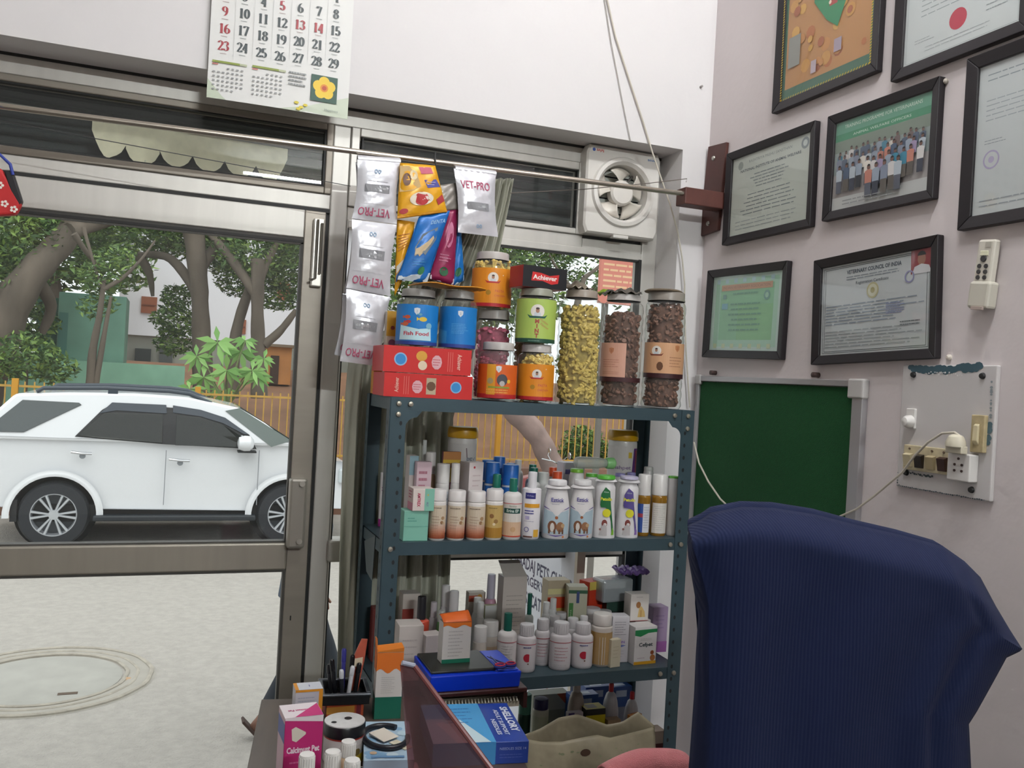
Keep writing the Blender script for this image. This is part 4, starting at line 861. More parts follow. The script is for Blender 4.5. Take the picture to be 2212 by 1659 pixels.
pouch('narrow blue treat pouch right of the maroon one', [(984, 452), (993, 452), (1003, 606), (976, 618)], YR+.014, '#1d6fba', lambda p: (p.disc(.5, .85, .3, '#2f6a48', ry=.06, n=10), p.poly([(0, .93), (1, .92), (1, 1), (0, 1)], '#a8b6c0')), puff=.007)
pouch('clear film header of the hanging blue pouches', [(938, 402), (985, 395), (990, 452), (952, 456)], YR-.004, '#8d8780', puff=.006, name='film_header')
q = rod_at(940)
tag(MB().tube([(q.x, YR, q.z+.03), (q.x-.004, YR-.010, q.z+.012), (q.x+.002, YR-.012, q.z-.02), (q.x+.006, YR-.005, q.z-.07)], .0025, 6).build('hook', mat('#2a2a2a', .5), smooth=True), 'small black hook clipped on the rod by the yellow pouch', 'hook')
# ------------------------------------------------------------------ curtain
Lc = [(392, 1000), (450, 985), (520, 950), (600, 900), (700, 850), (780, 756), (850, 750), (1000, 743), (1200, 734), (1450, 726), (1640, 716), (1900, 690)]
Rc = [(385, 1110), (450, 1098), (520, 1083), (600, 1066), (700, 1040), (780, 1015), (850, 990), (900, 976), (1000, 974), (1200, 970), (1450, 962), (1640, 955), (1900, 945)]
def ip(T, y):
    for (a, b), (c_, d_) in zip(T, T[1:]):
        if y <= c_: return b+(d_-b)*(max(0, y-a))/(c_-a)
    return T[-1][1]
c0 = at(900, 392, Y=2.70)
t = thing('window_curtain', 'grey green curtain gathered down behind the rack', 'curtain', (c0.x, 2.72, 0))
def cf_(u, v):
    y = 386+(1860-386)*v; x = ip(Lc, y)+(ip(Rc, y)-ip(Lc, y))*u; Yb = 2.635+.10*min(1, v*5); wdt = (ip(Rc, y)-ip(Lc, y))/250
    q = at(x, y, Y=Yb+.0); a = .022*min(1, wdt)
    return (q.x-c0.x, Yb-2.72+a*math.sin(u*2*PI*6.5+1.5*math.sin(v*5))+.009*math.sin(u*2*PI*15+v*7), q.z)
cm = mat('#b4b5a6', .85, noise=.12, nscale=12, stretch=(8, 1, .6))
cm.node_tree.nodes['Principled BSDF'].inputs['Transmission Weight'].default_value = 0
MB().grid(cf_, 130, 60).build('drape', cm, t, smooth=True, thick=.0015)
# ================================================================== SECOND SHELF
Z2 = SZ[1]; s2 = 'bottles on the second shelf'
def a_brown(p, r, h):
    band(p, r, h*.06, h*.96, '#cfc0aa', 1.5)
    for k in range(8): p.rect(-r*1.5, h*(.06+.05*k), r*1.5, h*(.06+.05*(k+1)), ['#8e4426', '#9a5233', '#a86548', '#b47a60', '#be8d76', '#c59c86', '#c9a894', '#ccb2a0'][k]); p.h -= .00006
    p.h += .001; p.lines(-r*.8, h*.86, r*.9, h*.93, 1, '#7a6a5a', 2, .3); p.disc(r*.62, h*.62, r*.22, '#a88662', n=10).disc(r*.5, h*.5, r*.2, '#9a7452', n=10).disc(r*.75, h*.48, r*.16, '#c9b08c', n=8); p.lines(-r*.7, h*.3, r*.3, h*.7, 5, '#a58a76', 5, .2)
for i, (a, b, lb) in enumerate(((927, 963, 'white pill bottle with brown shaded label, beside the mint cartons'), (966, 1005, 'white pill bottle with brown shaded label, middle one of three alike'), (1008, 1048, 'white pill bottle with brown shaded label, next to the gold label bottle'))):
    bottle(lb, a, b, 1056+i*2, 1160, 2.395, Z2, '#ddd8d4', '#dcd7d5', .22, .05, .97, a_brown, group=s2, neck=.01)
bottle('white pill bottle with gold label showing puppies', 1048, 1086, 1056, 1159, 2.395, Z2, '#ddd8d4', '#dcd7d5', .22, .05, .97, lambda p, r, h: (band(p, r, h*.06, h*.96, '#c0a263', 1.5), band(p, r, h*.06, h*.34, '#a67a2c', 1.5), p.disc(-r*.3, h*.66, r*.26, '#8a6238', n=10), p.disc(r*.2, h*.52, r*.25, '#96703e', n=10), p.disc(0, h*.44, r*.16, '#d9c9a8', n=9), p.lines(-r*.7, h*.84, r*.7, h*.92, 1, '#8a7444', 2, .3)), group=s2, neck=.01)
bottle('white shampoo bottle with green cap and dark green name panel', 1086, 1127, 1033, 1159, 2.395, Z2, '#d9d5d2', '#0e6a58', .22, .08, .42, lambda p, r, h: (band(p, r, h*.10, h*.84, '#d5cfc8', 1.3), band(p, r, h*.10, h*.42, '#cfae90', 1.3), band(p, r, h*.07, h*.10, '#c04a34', 1.4), band(p, r, h*.84, h*.86, '#c06a6a', 1.4), p.rect(-r*1.0, h*.62, r*.9, h*.74, '#1d4a42'), p.text('Erina EP', 0, h*.68, .012, '#d5dcd4', w=r*1.3, bold=.02), p.text('Himalaya', 0, h*.79, .008, '#6a7a6a', w=r*.8), p.disc(r*.1, h*.25, r*.28, '#c09a74', n=10)), group=s2)
def a_virb(p, r, h):
    p.rect(-r*.75, h*.82, r*.35, h*.94, '#32307c').text('Virbac', -r*.2, h*.88, .008, '#b8b8d8', w=r*.8); p.rect(-r*.8, h*.64, r*.95, h*.72, '#d99a2a')
    p.lines(-r*.75, h*.50, r*.3, h*.60, 2, '#4a4a90', 3, .5); p.rect(-r*.65, h*.40, -r*.2, h*.47, '#b0a8cc'); p.lines(-r*.75, h*.35, r*.7, h*.38, 1, '#9a98ae', 2, .3); p.ring(-r*.45, h*.2, r*.26, r*.06, '#4a4690'); p.rect(r*.3, h*.05, r*.9, h*.2, '#d9a83a').rect(-r*.8, h*.04, r*.2, h*.07, '#6a4238')
bottle('tall white skin care bottle with orange band, right of the green capped bottle', 1127, 1168, 1019, 1158, 2.40, Z2, '#d8d4d8', '#d9d6da', .24, .02, .48, a_virb, group=s2, wf=1)
def a_ezt(p, r, h):
    p.poly([(-r*1.1, h*.10), (r*1.1, h*.10), (r*1.1, h*.62), (r*.3, h*.55), (0, h*.45), (-r*.3, h*.55), (-r*1.1, h*.62)], '#a9bcc6')
    for s in (-1, 1): p.poly([(s*r*1.1, h*.64), (s*r*.55, h*.60), (s*r*.25, h*.52), (s*r*.35, h*.55), (s*r*.6, h*.615), (s*r*1.1, h*.665)], '#5a4e90')
    p.text('Eztick', 0, h*.80, .016, '#4a4690', bold=.02, w=r*.95); p.disc(0, h*.44, r*.12, '#9a5a34', n=10); p.lines(-r*.4, h*.70, r*.4, h*.73, 1, '#9a98ae', 2, .3)
    p.disc(-r*.3, h*.26, r*.34, '#7a4e34', ry=r*.42, n=14).disc(-r*.28, h*.24, r*.16, '#d5cfc8', ry=r*.34, n=10).disc(r*.30, h*.25, r*.30, '#8e6444', ry=r*.38, n=12).disc(r*.5, h*.28, r*.16, '#b99a74', n=8)
    for u in (-.5, -.1, .25, .5): p.rect(r*(u-.07), h*.11, r*(u+.07), h*.2, '#6a4630')
    p.poly([(-r*.7, h*.09), (0, h*.05), (r*.8, h*.10), (0, h*.08)], '#6a5a9a'); p.disc(r*.55, h*.05, r*.08, '#c9743a', n=8)
sh = ((.93, 0), (1.0, .03), (1.0, .55), (.93, .72), (.80, .92), (.74, 1))
for a, b, lb in ((1172, 1231, 'white tick shampoo bottle with puppy picture, left one of two'), (1229, 1283, 'white tick shampoo bottle with puppy picture, beside the green label bottle')):
    bottle(lb, a, b, 1036, 1158, 2.40, Z2, '#dad6d6', '#dad7d8', .09, .08, .70, a_ezt, group=s2, sy=.7, waist=sh, name='shampoo_bottle')
def a_pet(c, c2):
    def f(p, r, h):
        p.poly([(-r*.45, h*.60), (-r*.40, h*.80), (-r*.05, h*.93), (r*.35, h*.86), (r*.50, h*.6), (r*.75, h*.3), (r*1.0, h*.06), (r*.72, h*.06), (r*.6, h*.3), (r*.30, h*.52), (r*.0, h*.56), (-r*.35, h*.56)], c)
        p.poly([(r*.65, h*.06), (r*1.0, h*.06), (r*.98, h*.14), (r*.78, h*.2)], c2); p.text('Aloe', r*.02, h*.84, .008, '#b8c4bc'); p.text('Petolin', r*.06, h*.71, .013, '#d8d436', bold=.04, w=r*1.0); p.disc(r*.15, h*.46, r*.36, '#d6d02c', n=16)
        p.disc(0, h*.27, r*.24, '#7a3a34', ry=r*.34, n=12).disc(r*.05, h*.25, r*.14, '#d9d4d0', n=9).poly([(-r*.45, h*.05), (-r*.3, h*.2), (0, h*.26), (r*.22, h*.2), (r*.25, h*.05)], '#b9b4b4'); p.disc(-r*.35, h*.16, r*.1, '#8a5a54', n=7)
    return f
sh2 = ((.98, 0), (1.0, .03), (.93, .35), (.86, .60), (.88, .78), (.86, .92), (.70, 1))
bottle('white pet shampoo bottle with green curved label and green lid', 1281, 1331, 1026, 1158, 2.40, Z2, '#dcd9da', '#56b03a', .06, .06, .80, a_pet('#1f6a38', '#7fb83a'), group=s2, sy=.7, waist=sh2, name='shampoo_bottle')
bottle('white pet shampoo bottle with purple curved label', 1331, 1381, 1028, 1157, 2.40, Z2, '#dcd9da', '#bab4cc', .05, .08, .80, a_pet('#55488a', '#8a6ab0'), group=s2, sy=.7, waist=sh2, name='shampoo_bottle')
amb = mat('#a87a2a', .15, trans=.35)
for a, b, lb, l2 in ((1375, 1405, 'amber foam pump bottle with blue and white label', 0), (1405, 1441, 'amber foam pump bottle with plain white label, near the rack post', 1)):
    t = bottle(lb, a, b, 1024, 1154, 2.42, Z2, '#a87a2a', '#dcd9d6', .34, .05, .93, (lambda p, r, h: (p.rect(-r*1.2, h*.10, -r*.1, h*.86, '#33529a'), p.rect(-r*1.2, h*.5, -r*.1, h*.6, '#a83a4a'), p.rect(-r*.1, h*.10, r*1.0, h*.86, '#cfd0d6'), p.lines(r*.0, h*.2, r*.9, h*.8, 9, '#9aa0b0', 3, .2))) if not l2 else (lambda p, r, h: (p.rect(-r*.9, h*.08, r*1.1, h*.88, '#d3cfc8'), p.lines(-r*.7, h*.15, r*.9, h*.82, 12, '#a8a5a2', 3, .2))), group=s2, bodym=amb, capm=mat('#d8d5d2', .3), name='pump_bottle')
    r = [c for c in t.children if c.name.startswith('cap')][0]
bottle('slim white tube with bright green rim, last on the second shelf', 1440, 1464, 1028, 1156, 2.415, Z2, '#d9d7d6', '#6cc04a', .035, .02, 1.0, None, group=s2, name='tube')
# left end of shelf two
mint = '#7fbaa6'
carton('pale mint carton standing under the pink and mint one', 872, 925, 1104, 1163, 2.375, Z2, .06, mint, lambda p, w_, h: (p.rect(-w_, h*.47, w_, h*.50, '#6aa896'), p.lines(-w_*.7, h*.62, w_*.1, h*.8, 2, '#5a9a8a', 2, .4)))
zc = ztop(900, 1104, 2.375)
carton('pink and mint medicine carton lying on the pale mint carton', 892, 938, 1056, 1105, 2.37, zc+.0006, .055, '#d9ccc6', lambda p, w_, h: (p.rect(w_*.1, 0, w_, h, '#7fbaa6'), p.text('AMTREX', -w_*.45, h*.5, .012, '#b8385a', rot=-PI/2+.0, bold=.03, w=h*.62), p.disc(w_*.4, h*.72, w_*.09, '#c9b86a', n=8), p.text('PET', w_*.35, h*.3, .008, '#7a5a9a', rot=-PI/2)), artl=lambda p, w_, h: (p.rect(-w_, 0, w_, h, '#d5b8b4'), p.rect(-w_, 0, w_, h*.35, '#cf7f92'), p.lines(-w_*.6, h*.5, w_*.6, h*.9, 3, '#c25a74', 3, .4)), rz=0)
bottle('white bottle with purple stripe outside the left rack post', 820, 842, 992, 1120, 2.62, Z2-.02+.02, '#dcd8da', '#dedbdc', .19, .02, .55, lambda p, r, h: (p.rect(-r*1.2, 0, r*.9, h*.14, '#a82a8e'), p.rect(r*.0, h*.12, r*.14, h*.55, '#7a3aa0'), p.lines(-r*.6, h*.66, r*.6, h*.76, 2, '#a84a8e', 2, .5)), group=s2)
Yb2, Yb3 = 2.50, 2.58
carton('white carton with red paw print behind the mint cartons', 884, 903, 985, 1056, Yb2, Z2, .045, '#cfc4c0', lambda p, w_, h: (p.rect(-w_, h*.75, w_, h, '#8fb0bc'), p.lines(-w_*.6, h*.45, w_*.7, h*.62, 2, '#8a6a9a', 2, .5), p.disc(0, h*.2, w_*.5, '#9a4a3a', n=8)))
carton('pale pink carton leaning beside the white capped syrup bottle', 900, 932, 998, 1060, Yb2-.03, Z2, .03, '#cdb4bc', lambda p, w_, h: (p.lines(-w_*.7, h*.62, w_*.5, h*.9, 3, '#a86a7a', 3, .4), p.lines(-w_*.7, h*.2, w_*.7, h*.5, 4, '#b08a9a', 4, .3)))
bottle('syrup bottle with square white cap behind the pink carton', 916, 942, 976, 1060, Yb3-.02, Z2, '#c4a98a', '#d9d5d2', .28, .08, .85, None, group=s2)
bottle('small white spray bottle with pointed top in the corner', 905, 925, 950, 1060, Yb3+.03, Z2, '#c9cdcc', '#c8ccc9', .30, .2, .45, None, group=s2, dome=1)
bottle('round white tablet jar, left of the yellow capped jar', 942, 972, 1001, 1062, Yb2, Z2, '#d6d4d2', '#dcdad8', .28, .05, .98, lambda p, r, h: (p.rect(-r*.7, h*.1, r*1.2, h*.9, '#bfc3ca'), p.lines(-r*.5, h*.2, r*1.0, h*.8, 5, '#98a0a8', 3, .3)), group=s2)
bottle('small tablet jar with pale yellow label square', 974, 993, 1000, 1058, 2.475, Z2, '#c6c3c0', '#d6d3d0', .28, .05, .98, lambda p, r, h: p.rect(-r*.1, h*.3, r*.7, h*.8, '#d6c48a'), group=s2)
carton('white and red carton with small red dog, leaning on the second shelf', 1010, 1047, 999, 1058, 2.47, Z2, .045, '#dcd2d0', lambda p, w_, h: (p.rect(-w_, 0, w_, h*.26, '#c9221e'), p.disc(-w_*.3, h*.93, w_*.14, '#c0404a', n=9), p.lines(-w_*.5, h*.5, w_*.7, h*.85, 5, '#c9b8b8', 3, .25), p.poly([(w_*.05, h*.36), (w_*.5, h*.32), (w_*.55, h*.42), (w_*.2, h*.44), (w_*.05, h*.5)], '#b8303a')), artl=lambda p, w_, h: (p.rect(-w_, 0, w_, h*.24, '#a83a34'), p.rect(-w_, h*.24, w_, h, '#b0a8a8')), rz=.35)
def a_yj(p, r, h):
    p.rect(-r*1.3, h*.06, r*1.3, h*.84, '#c9c5c2'); p.poly([(-r*1.2, h*.06), (r*1.3, h*.06), (r*1.3, h*.22), (r*.5, h*.22), (-r*.2, h*.10)], '#c9a21c'); p.poly([(r*.8, h*.82), (r*1.3, h*.82), (r*1.3, h*.3), (r*.9, h*.28), (-r*.9, h*.14), (-r*.3, h*.22), (r*.5, h*.36), (r*.7, h*.6)], '#5a2f72'); p.poly([(r*.95, h*.8), (r*1.3, h*.8), (r*1.3, h*.45), (r*1.05, h*.45)], '#7a2438')
    for u, v in ((-.6, .27), (-.15, .31), (.35, .36)): p.disc(r*u, h*v, r*.15, '#8a5a42', n=10)
    p.text('vishpet', -r*.1, h*.62, .016, '#8a7a94', bold=.03, w=r*1.35); p.rect(r*.35, h*.72, r*.62, h*.78, '#c9b03a')
def ylid(lb, xl, xr, yt, Y, art, yb):
    cx, w_, zt, _ = span(xl, xr, yt, yb, Y); th = math.atan2(cx, Y); r = w_/2*math.cos(th); h = zt-Z2
    t = thing('supplement_jar', lb, 'jar', (cx, Y, Z2+.0003), -th*.8)
    MB().lathe([(r*.9, 0), (r*.93, .004), (r*.95, .01), (r*.95, h*.87), (r*.9, h*.90)], 30).build('body', mat('#c9c6c2', .35), t, smooth=True)
    MB().lathe([(r*1.0, h*.895), (r*1.02, h*.92), (r*1.0, h*.97), (r*.93, h), (r*.2, h)], 30).build('lid', mat('#c2920f', .35), t, smooth=True)
    p = Print(cyl(r*.95, 0), base=.0006, du=.006); art(p, r*.95, h); p.build('label', t)
zz = ylid('large jar with yellow lid and purple swoosh label, by the right end', 1310, 1376, 929, 2.59, a_yj, 1060)
ylid('large jar with yellow lid standing behind the maroon and yellow carton', 964, 1030, 922, 2.59, lambda p, r, h: (p.rect(-r*1.3, h*.06, r*1.3, h*.84, '#c6c3c0'), p.poly([(-r*.6, h*.06), (r*1.3, h*.06), (r*1.0, h*.4), (r*.2, h*.55), (-r*.4, h*.3)], '#c9a21c'), p.disc(r*.75, h*.42, r*.18, '#8a5638', n=12), p.poly([(r*.2, h*.8), (r*.26, h*.8), (r*.45, h*.55), (r*.8, h*.4), (r*.4, h*.54)], '#5a3f4a'), p.text('PET', r*.62, h*.68, .020, '#7a8088', bold=.04)), 1060)
carton('maroon and yellow carton in front of the yellow lidded jar', 956, 994, 976, 1060, 2.51, Z2, .015, '#7a2438', lambda p, w_, h: (p.rect(-w_, h*.62, w_, h*.9, '#c9a82a'), p.lines(-w_*.7, h*.78, w_*.8, h*.88, 1, '#5a3426', 2, .6), p.rect(-w_, h*.9, w_, h, '#b0763a'), p.rect(w_*.6, 0, w_, h*.6, '#c9a21c')))
blu = '#1f63b4'
for xl, xr, yt, Y, lb in ((1047, 1079, 998, 2.50, 'left of the group'), (1084, 1120, 1003, 2.50, 'nearest the orange band bottle'), (1040, 1068, 993, 2.60, 'at the back beside the yellow lidded jar'), (1064, 1090, 986, 2.60, 'highest at the back'), (1092, 1112, 1000, 2.60, 'half hidden at the back')):
    bottle('white lotion bottle with wide blue cap, '+lb, xl, xr, yt, 1062, Y, Z2, '#c6c8cf', blu, .30, .03, 1.0, lambda p, r, h: (p.poly([(-r*1.3, h*.80), (r*1.3, h*.62), (r*1.3, h*1.0), (-r*1.3, h*1.0)], '#2468b8'), p.disc(0, h*.3, r*.3, '#8a7a74', n=9)), group='blue capped lotion bottles')
for xl, xr, yt, Y, lb in ((1063, 1083, 1024, 2.45, 'between the blue capped ones'), (1141, 1158, 1003, 2.56, 'behind the orange band bottle'), (1143, 1162, 1010, 2.50, 'just behind the tall orange band bottle, lower')):
    bottle('white shampoo bottle with green cap, '+lb, xl-6, xr+6, yt, 1062, Y, Z2, '#cfd0ce', '#0e6a58', .22, .08, .55, None, group=s2)
bottle('white bottle with round white cap behind the blue capped ones', 1106, 1130, 993, 1062, 2.60, Z2, '#cfd0ce', '#dcdad8', .16, .10, .6, None, group=s2)
for xl, xr, yt, Y, lb in ((1184, 1202, 1009, 2.56, 'farther back'), (1192, 1214, 1018, 2.50, 'nearer')):
    bottle('white tube with bright orange cap, '+lb, xl, xr, yt, 1062, Y, Z2, '#cfc6c4', '#e0562c', .15, .05, .95, None, group=s2)
bottle('wide milky tub between the tall bottles and orange caps', 1160, 1186, 1020, 1062, 2.51, Z2, '#c9cbc8', '#cfd1ce', .3, .05, .98, None, group=s2, name='tub')
carton('white carton with violet lettering beneath the lying bottle', 1216, 1262, 1000, 1062, 2.56, Z2, .05, '#cdc8d6', lambda p, w_, h: (p.lines(-w_*.8, h*.8, w_*.4, h*.92, 1, '#5a52a0', 3, .6), p.disc(-w_*.1, h*.3, w_*.3, '#d9a4a8', n=10)))
for xl, xr, yt, Y, lb, c_ in ((1228, 1262, 1012, 2.50, 'white bottle with flat lime green lid under the lying bottle', '#7fc03a'), (1262, 1292, 1022, 2.50, 'white bottle with green lid, right under the cap of the lying bottle', '#5ab03a'), (1326, 1352, 1022, 2.51, 'white bottle with violet flip lid behind the purple label one', '#8f88c0'), (1352, 1374, 1020, 2.52, 'white bottle with violet lid in the back row', '#8f88c0'), (1388, 1412, 1008, 2.53, 'clear capped bottle in the back row near the post', '#cfcfcc')):
    bottle(lb, xl, xr, yt, 1062, Y, Z2, '#cdcccb', c_, .06, .2, .85, None, group=s2)
zl = ztop(1245, 1012, 2.50)
qa, qb = at(1240, 1000, Y=2.485), at(1332, 1012, Y=2.47)
t = thing('clear_bottle', 'clear plastic bottle with pale green cap lying on top of others', 'bottle', (qa.x, 2.485, zl+.020))
dx = qb.x-qa.x
MB().lathe([(.006, 0), (.017, .006), (.019, .02), (.018, dx*.55), (.014, dx*.75), (.012, dx*.80)], 20, ax='x').build('body', clear('milky_plastic', '#e6ebe6', 1.4, .5, .15, '#d4d8d4'), t, smooth=True)
MB().lathe([(.016, dx*.78), (.018, dx*.82), (.018, dx*.96), (.013, dx), (.004, dx)], 20, ax='x').build('cap', mat('#8fcf86', .35), t, smooth=True)
# ================================================================== THIRD SHELF
Z3 = SZ[2]; s3 = 'bottles on the third shelf'
def a_red3(logo):
    def f(p, r, h):
        band(p, r, h*.89, h*.91, '#b03040', 1.5)
        if logo: p.lines(-r*.3, h*.78, r*.8, h*.84, 1, '#6a6a9a', 2, .6), p.disc(r*.12, h*.48, r*.38, '#b8283c', ry=h*.13, n=18, a0=60, a1=300), p.disc(r*.12, h*.48, r*.2, '#b8283c', n=10), p.rect(r*.15, h*.27, r*.28, h*.31, '#6a4a3a')
        else: p.lines(-r*.6, h*.28, r*.8, h*.78, 5, '#b87a84', 3, .18), p.lines(-r*.6, h*.1, r*.7, h*.2, 2, '#a8a8ac', 3, .2)
    return f
for xl, xr, yt, yb, Y, lg, lb in ((1114, 1158, 1347, 1450, 2.42, 1, 'with red half moon logo, next to the green capped bottle'), (1153, 1188, 1336, 1441, 2.465, 0, 'half hidden behind the half moon logo bottle'), (1187, 1234, 1343, 1445, 2.42, 0, 'turned to its red small print'), (1234, 1281, 1345, 1446, 2.42, 1, 'with red half moon logo, next to the gold shaded bottle')):
    bottle('white tablet bottle '+lb, xl, xr, yt, yb, Y, Z3, '#d5d0d2', '#c9c6c8', .24, .10, .70, a_red3(lg), group='white tablet bottles', sy=.85, ribs=True)
bottle('white tablet bottle with gold shaded label', 1276, 1322, 1324, 1434, 2.43, Z3, '#d0c8c0', '#c9c3be', .22, .05, .90, lambda p, r, h: (band(p, r, h*.06, h*.92, '#b09060', 1.5), p.rect(-r*.25, h*.06, r*.3, h*.8, '#c9c3ba'), p.rect(-r*1.4, h*.06, -r*.7, h*.92, '#a8803e')), group=s3, neck=.01)
for xl, xr, yt, Y, lb in ((1181, 1212, 1330, 2.52, 'second row behind the small print bottle'), (1223, 1250, 1334, 2.475, 'second row between two front bottles'), (1258, 1298, 1312, 2.535, 'back row with wide cap'), (1250, 1270, 1330, 2.465, 'second row, left of the wide cap'), (1286, 1322, 1318, 2.52, 'second row behind the gold shaded one'), (1196, 1224, 1322, 2.545, 'back row behind the spray tops')):
    bottle('white tablet bottle in the '+lb, xl, xr, yt, 1400, Y, Z3, '#cfcccc', '#cbc9ca', .24, .10, .85, None, group='white tablet bottles', ribs=False)
bottle('white shampoo bottle with dark green cap, right of the blue tray', 1074, 1116, 1324, 1450, 2.41, Z3, '#d0cccb', '#0c5c4e', .29, .08, .42, lambda p, r, h: (band(p, r, h*.86, h*.88, '#b8606a', 1.5), p.lines(-r*.7, h*.2, r*.7, h*.8, 9, '#b5b2b0', 3, .2)), group=s3)
bottle('bottle with dark green cap behind the open white carton', 1132, 1152, 1281, 1400, 2.55, Z3, '#b8bcb8', '#0c5c4e', .34, .06, .5, None, group=s3)
for xl, xr, yt, Y, lb in ((1168, 1188, 1300, 2.52, 'nearer'), (1184, 1202, 1292, 2.56, 'farther')):
    bottle('slim white spray bottle behind the tablet bottles, '+lb, xl, xr, yt, 1400, Y, Z3, '#cccccb', '#d6d6d5', .2, .15, .75, None, group=s3)
# tall open white carton
def flapw(t, w_, d, h): MB().hexa([(-w_/2, 0, h), (w_/2, 0, h), (w_/2, .002, h), (-w_/2, .002, h), (-w_*.62, d*.6, h+.045), (w_*.25, d*.6, h+.045), (w_*.25, d*.6+.002, h+.045), (-w_*.62, d*.6+.002, h+.045)]).build('flap', mat('#aaa49c', .6), t)
carton('tall white carton with open top flap in the middle of the third shelf', 1084, 1135, 1246, 1410, 2.50, Z3, .05, '#c2bab2', lambda p, w_, h: p.lines(-w_*.7, h*.2, w_*.8, h*.8, 12, '#a09a94', 3, .2), flap=flapw)
MBt = carton('white carton with paragraphs of print, right half of the third shelf', 1322, 1357, 1332, 1434, 2.43, Z3, .045, '#cbc8cc', lambda p, w_, h: (p.lines(-w_*.7, h*.58, w_*.7, h*.9, 6, '#8a8890', 3, .25), p.text('KISKIN', -w_*.1, h*.44, .010, '#8a6ab0', bold=.04, w=w_*1.3), p.poly([(-w_*.6, h*.35), (0, h*.39), (w_*.7, h*.37), (w_*.1, h*.33)], '#5a6aa8'), p.lines(-w_*.6, h*.1, w_*.6, h*.28, 3, '#b0aeb4', 4, .2)), rz=-.1)
carton('slim cream carton standing before the white printed carton', 1319, 1342, 1382, 1437, 2.39, Z3, .02, '#c9c0a8', lambda p, w_, h: p.lines(-w_*.6, h*.3, w_*.6, h*.8, 4, '#b5aa8e', 3, .2), rz=.15)
def a_cef(p, w_, h):
    p.rect(-w_, 0, w_, h*.08, '#d09a1e'); p.poly([(-w_, h*.92), (-w_, h*.78), (-w_*.5, h*.74), (w_*.2, h*.83), (w_, h*.84), (w_, h*.93)], '#1f7a46'); p.text('Cefpet', 0, h*.52, .016, '#3f4a50', bold=.03, w=w_*1.25); p.lines(-w_*.5, h*.62, w_*.6, h*.70, 2, '#a8a4a4', 3, .25)
    p.disc(w_*.68, h*.16, w_*.24, '#a86a34', n=12).disc(w_*.62, h*.30, w_*.17, '#8e4a26', n=10); p.lines(-w_*.7, h*.14, 0, h*.2, 1, '#b09aa8', 3, .3)
carton('white antibiotic carton with green wave and orange base, front right', 1370, 1419, 1354, 1431, 2.40, Z3, .055, '#cfcbca', a_cef, rz=.06)
carton('white carton behind the green wave carton, carrying the golden dog carton', 1371, 1404, 1340, 1415, 2.47, Z3, .05, '#c9c2bf')
zc = ztop(1388, 1340, 2.47)
carton('white carton picturing a sitting golden dog, highest of its pile', 1362, 1401, 1284, 1351, 2.462, zc-.010+.011, .045, '#d2ccc6', lambda p, w_, h: (p.poly([(-w_*.2, h*.14), (w_*.65, h*.14), (w_*.55, h*.35), (w_*.2, h*.55), (-w_*.05, h*.5)], '#c9aa6e'), p.disc(-w_*.15, h*.6, w_*.26, '#9a6a3e', ry=w_*.32, n=12), p.rect(w_*.05, h*.14, w_*.25, h*.4, '#b58e54'), p.rect(-w_, 0, w_, h*.015, '#b03038'), p.lines(-w_*.4, h*.86, w_*.6, h*.92, 1, '#a8a0a0', 2, .3)))
carton('pale lilac carton against the right rack post', 1409, 1441, 1312, 1420, 2.50, Z3, .05, '#a893b4', lambda p, w_, h: (p.rect(-w_, 0, w_, h*.24, '#a263a8'), p.lines(-w_*.6, h*.5, w_*.6, h*.85, 4, '#9480a8', 3, .3)))
carton('orange and cream carton standing at the back, left of the green striped one', 1181, 1228, 1254, 1400, 2.59, Z3, .05, '#b8aa90', lambda p, w_, h: (p.rect(-w_, h*.60, w_, h*.76, '#c4421e'), p.rect(-w_, h*.80, w_, h*.88, '#d6cf98'), p.rect(-w_, h*.3, w_, h*.6, '#c2a658')))
carton('white carton with green and dark stripes, back row', 1227, 1265, 1268, 1400, 2.53, Z3, .05, '#b5b39e', lambda p, w_, h: (p.rect(-w_, h*.90, w_, h*.95, '#2f5a40'), p.rect(-w_*.9, h*.44, -w_*.45, h*.76, '#3f7a3a'), p.rect(-w_*.15, h*.76, w_*.15, h*.93, '#3a4a7a'), p.text('GENTA', -w_*.67, h*.6, .008, '#b9c8a8', rot=PI/2)), rz=-.2)
carton('glossy red orange carton slanting at the back, right of the striped one', 1266, 1312, 1256, 1400, 2.575, Z3, .05, '#b8361c', lambda p, w_, h: (p.rect(-w_, h*.88, w_, h, '#c9b456'), p.rect(w_*.7, 0, w_, h*.9, '#d0b020')), rz=.3)
t_ = carton('black carton under the silver wrapped packs at the back right', 1308, 1362, 1300, 1400, 2.55, Z3, .06, '#18201c', lambda p, w_, h: (p.rect(-w_, h*.80, w_, h, '#24443a'), p.disc(w_*.2, h*.72, w_*.12, '#8a8a88', n=10)))
zt_ = ztop(1335, 1300, 2.55)
qv = at(1325, 1296, Y=2.57)
t = thing('wrapped_packs', 'film wrapped silver and white packs lying on the black carton', 'packs', (qv.x, 2.575, zt_+.001), .15)
MB().box(-.058, .05, -.03, .03, 0, .042).build('pack', mat('#9aa2a8', .3, .2, noise=.15, nscale=30), t, bevel=.003)
MB().box(-.055, .03, -.028, .028, .0425, .066).build('pack', mat('#d3d5d5', .45), t, bevel=.002)
MB().box(-.064, .056, -.034, .034, -.0005, .074).build('film_wrap', BAGP, t, bevel=.008)
qv = at(1362, 1240, Y=2.60)
t = thing('folded_bag', 'folded purple plastic bag on top of the wrapped packs', 'bag', (qv.x, 2.60, zt_+.078), -.1)
MB().grid(lambda u, v: (.105*(u-.5), .06*(v-.5), .012+.006*math.sin(17*u)*math.sin(7*v)+.005*math.sin(29*u)), 26, 8).build('film', mat('#6a4f8e', .4, noise=.2, nscale=30), t, smooth=True, thick=.012)
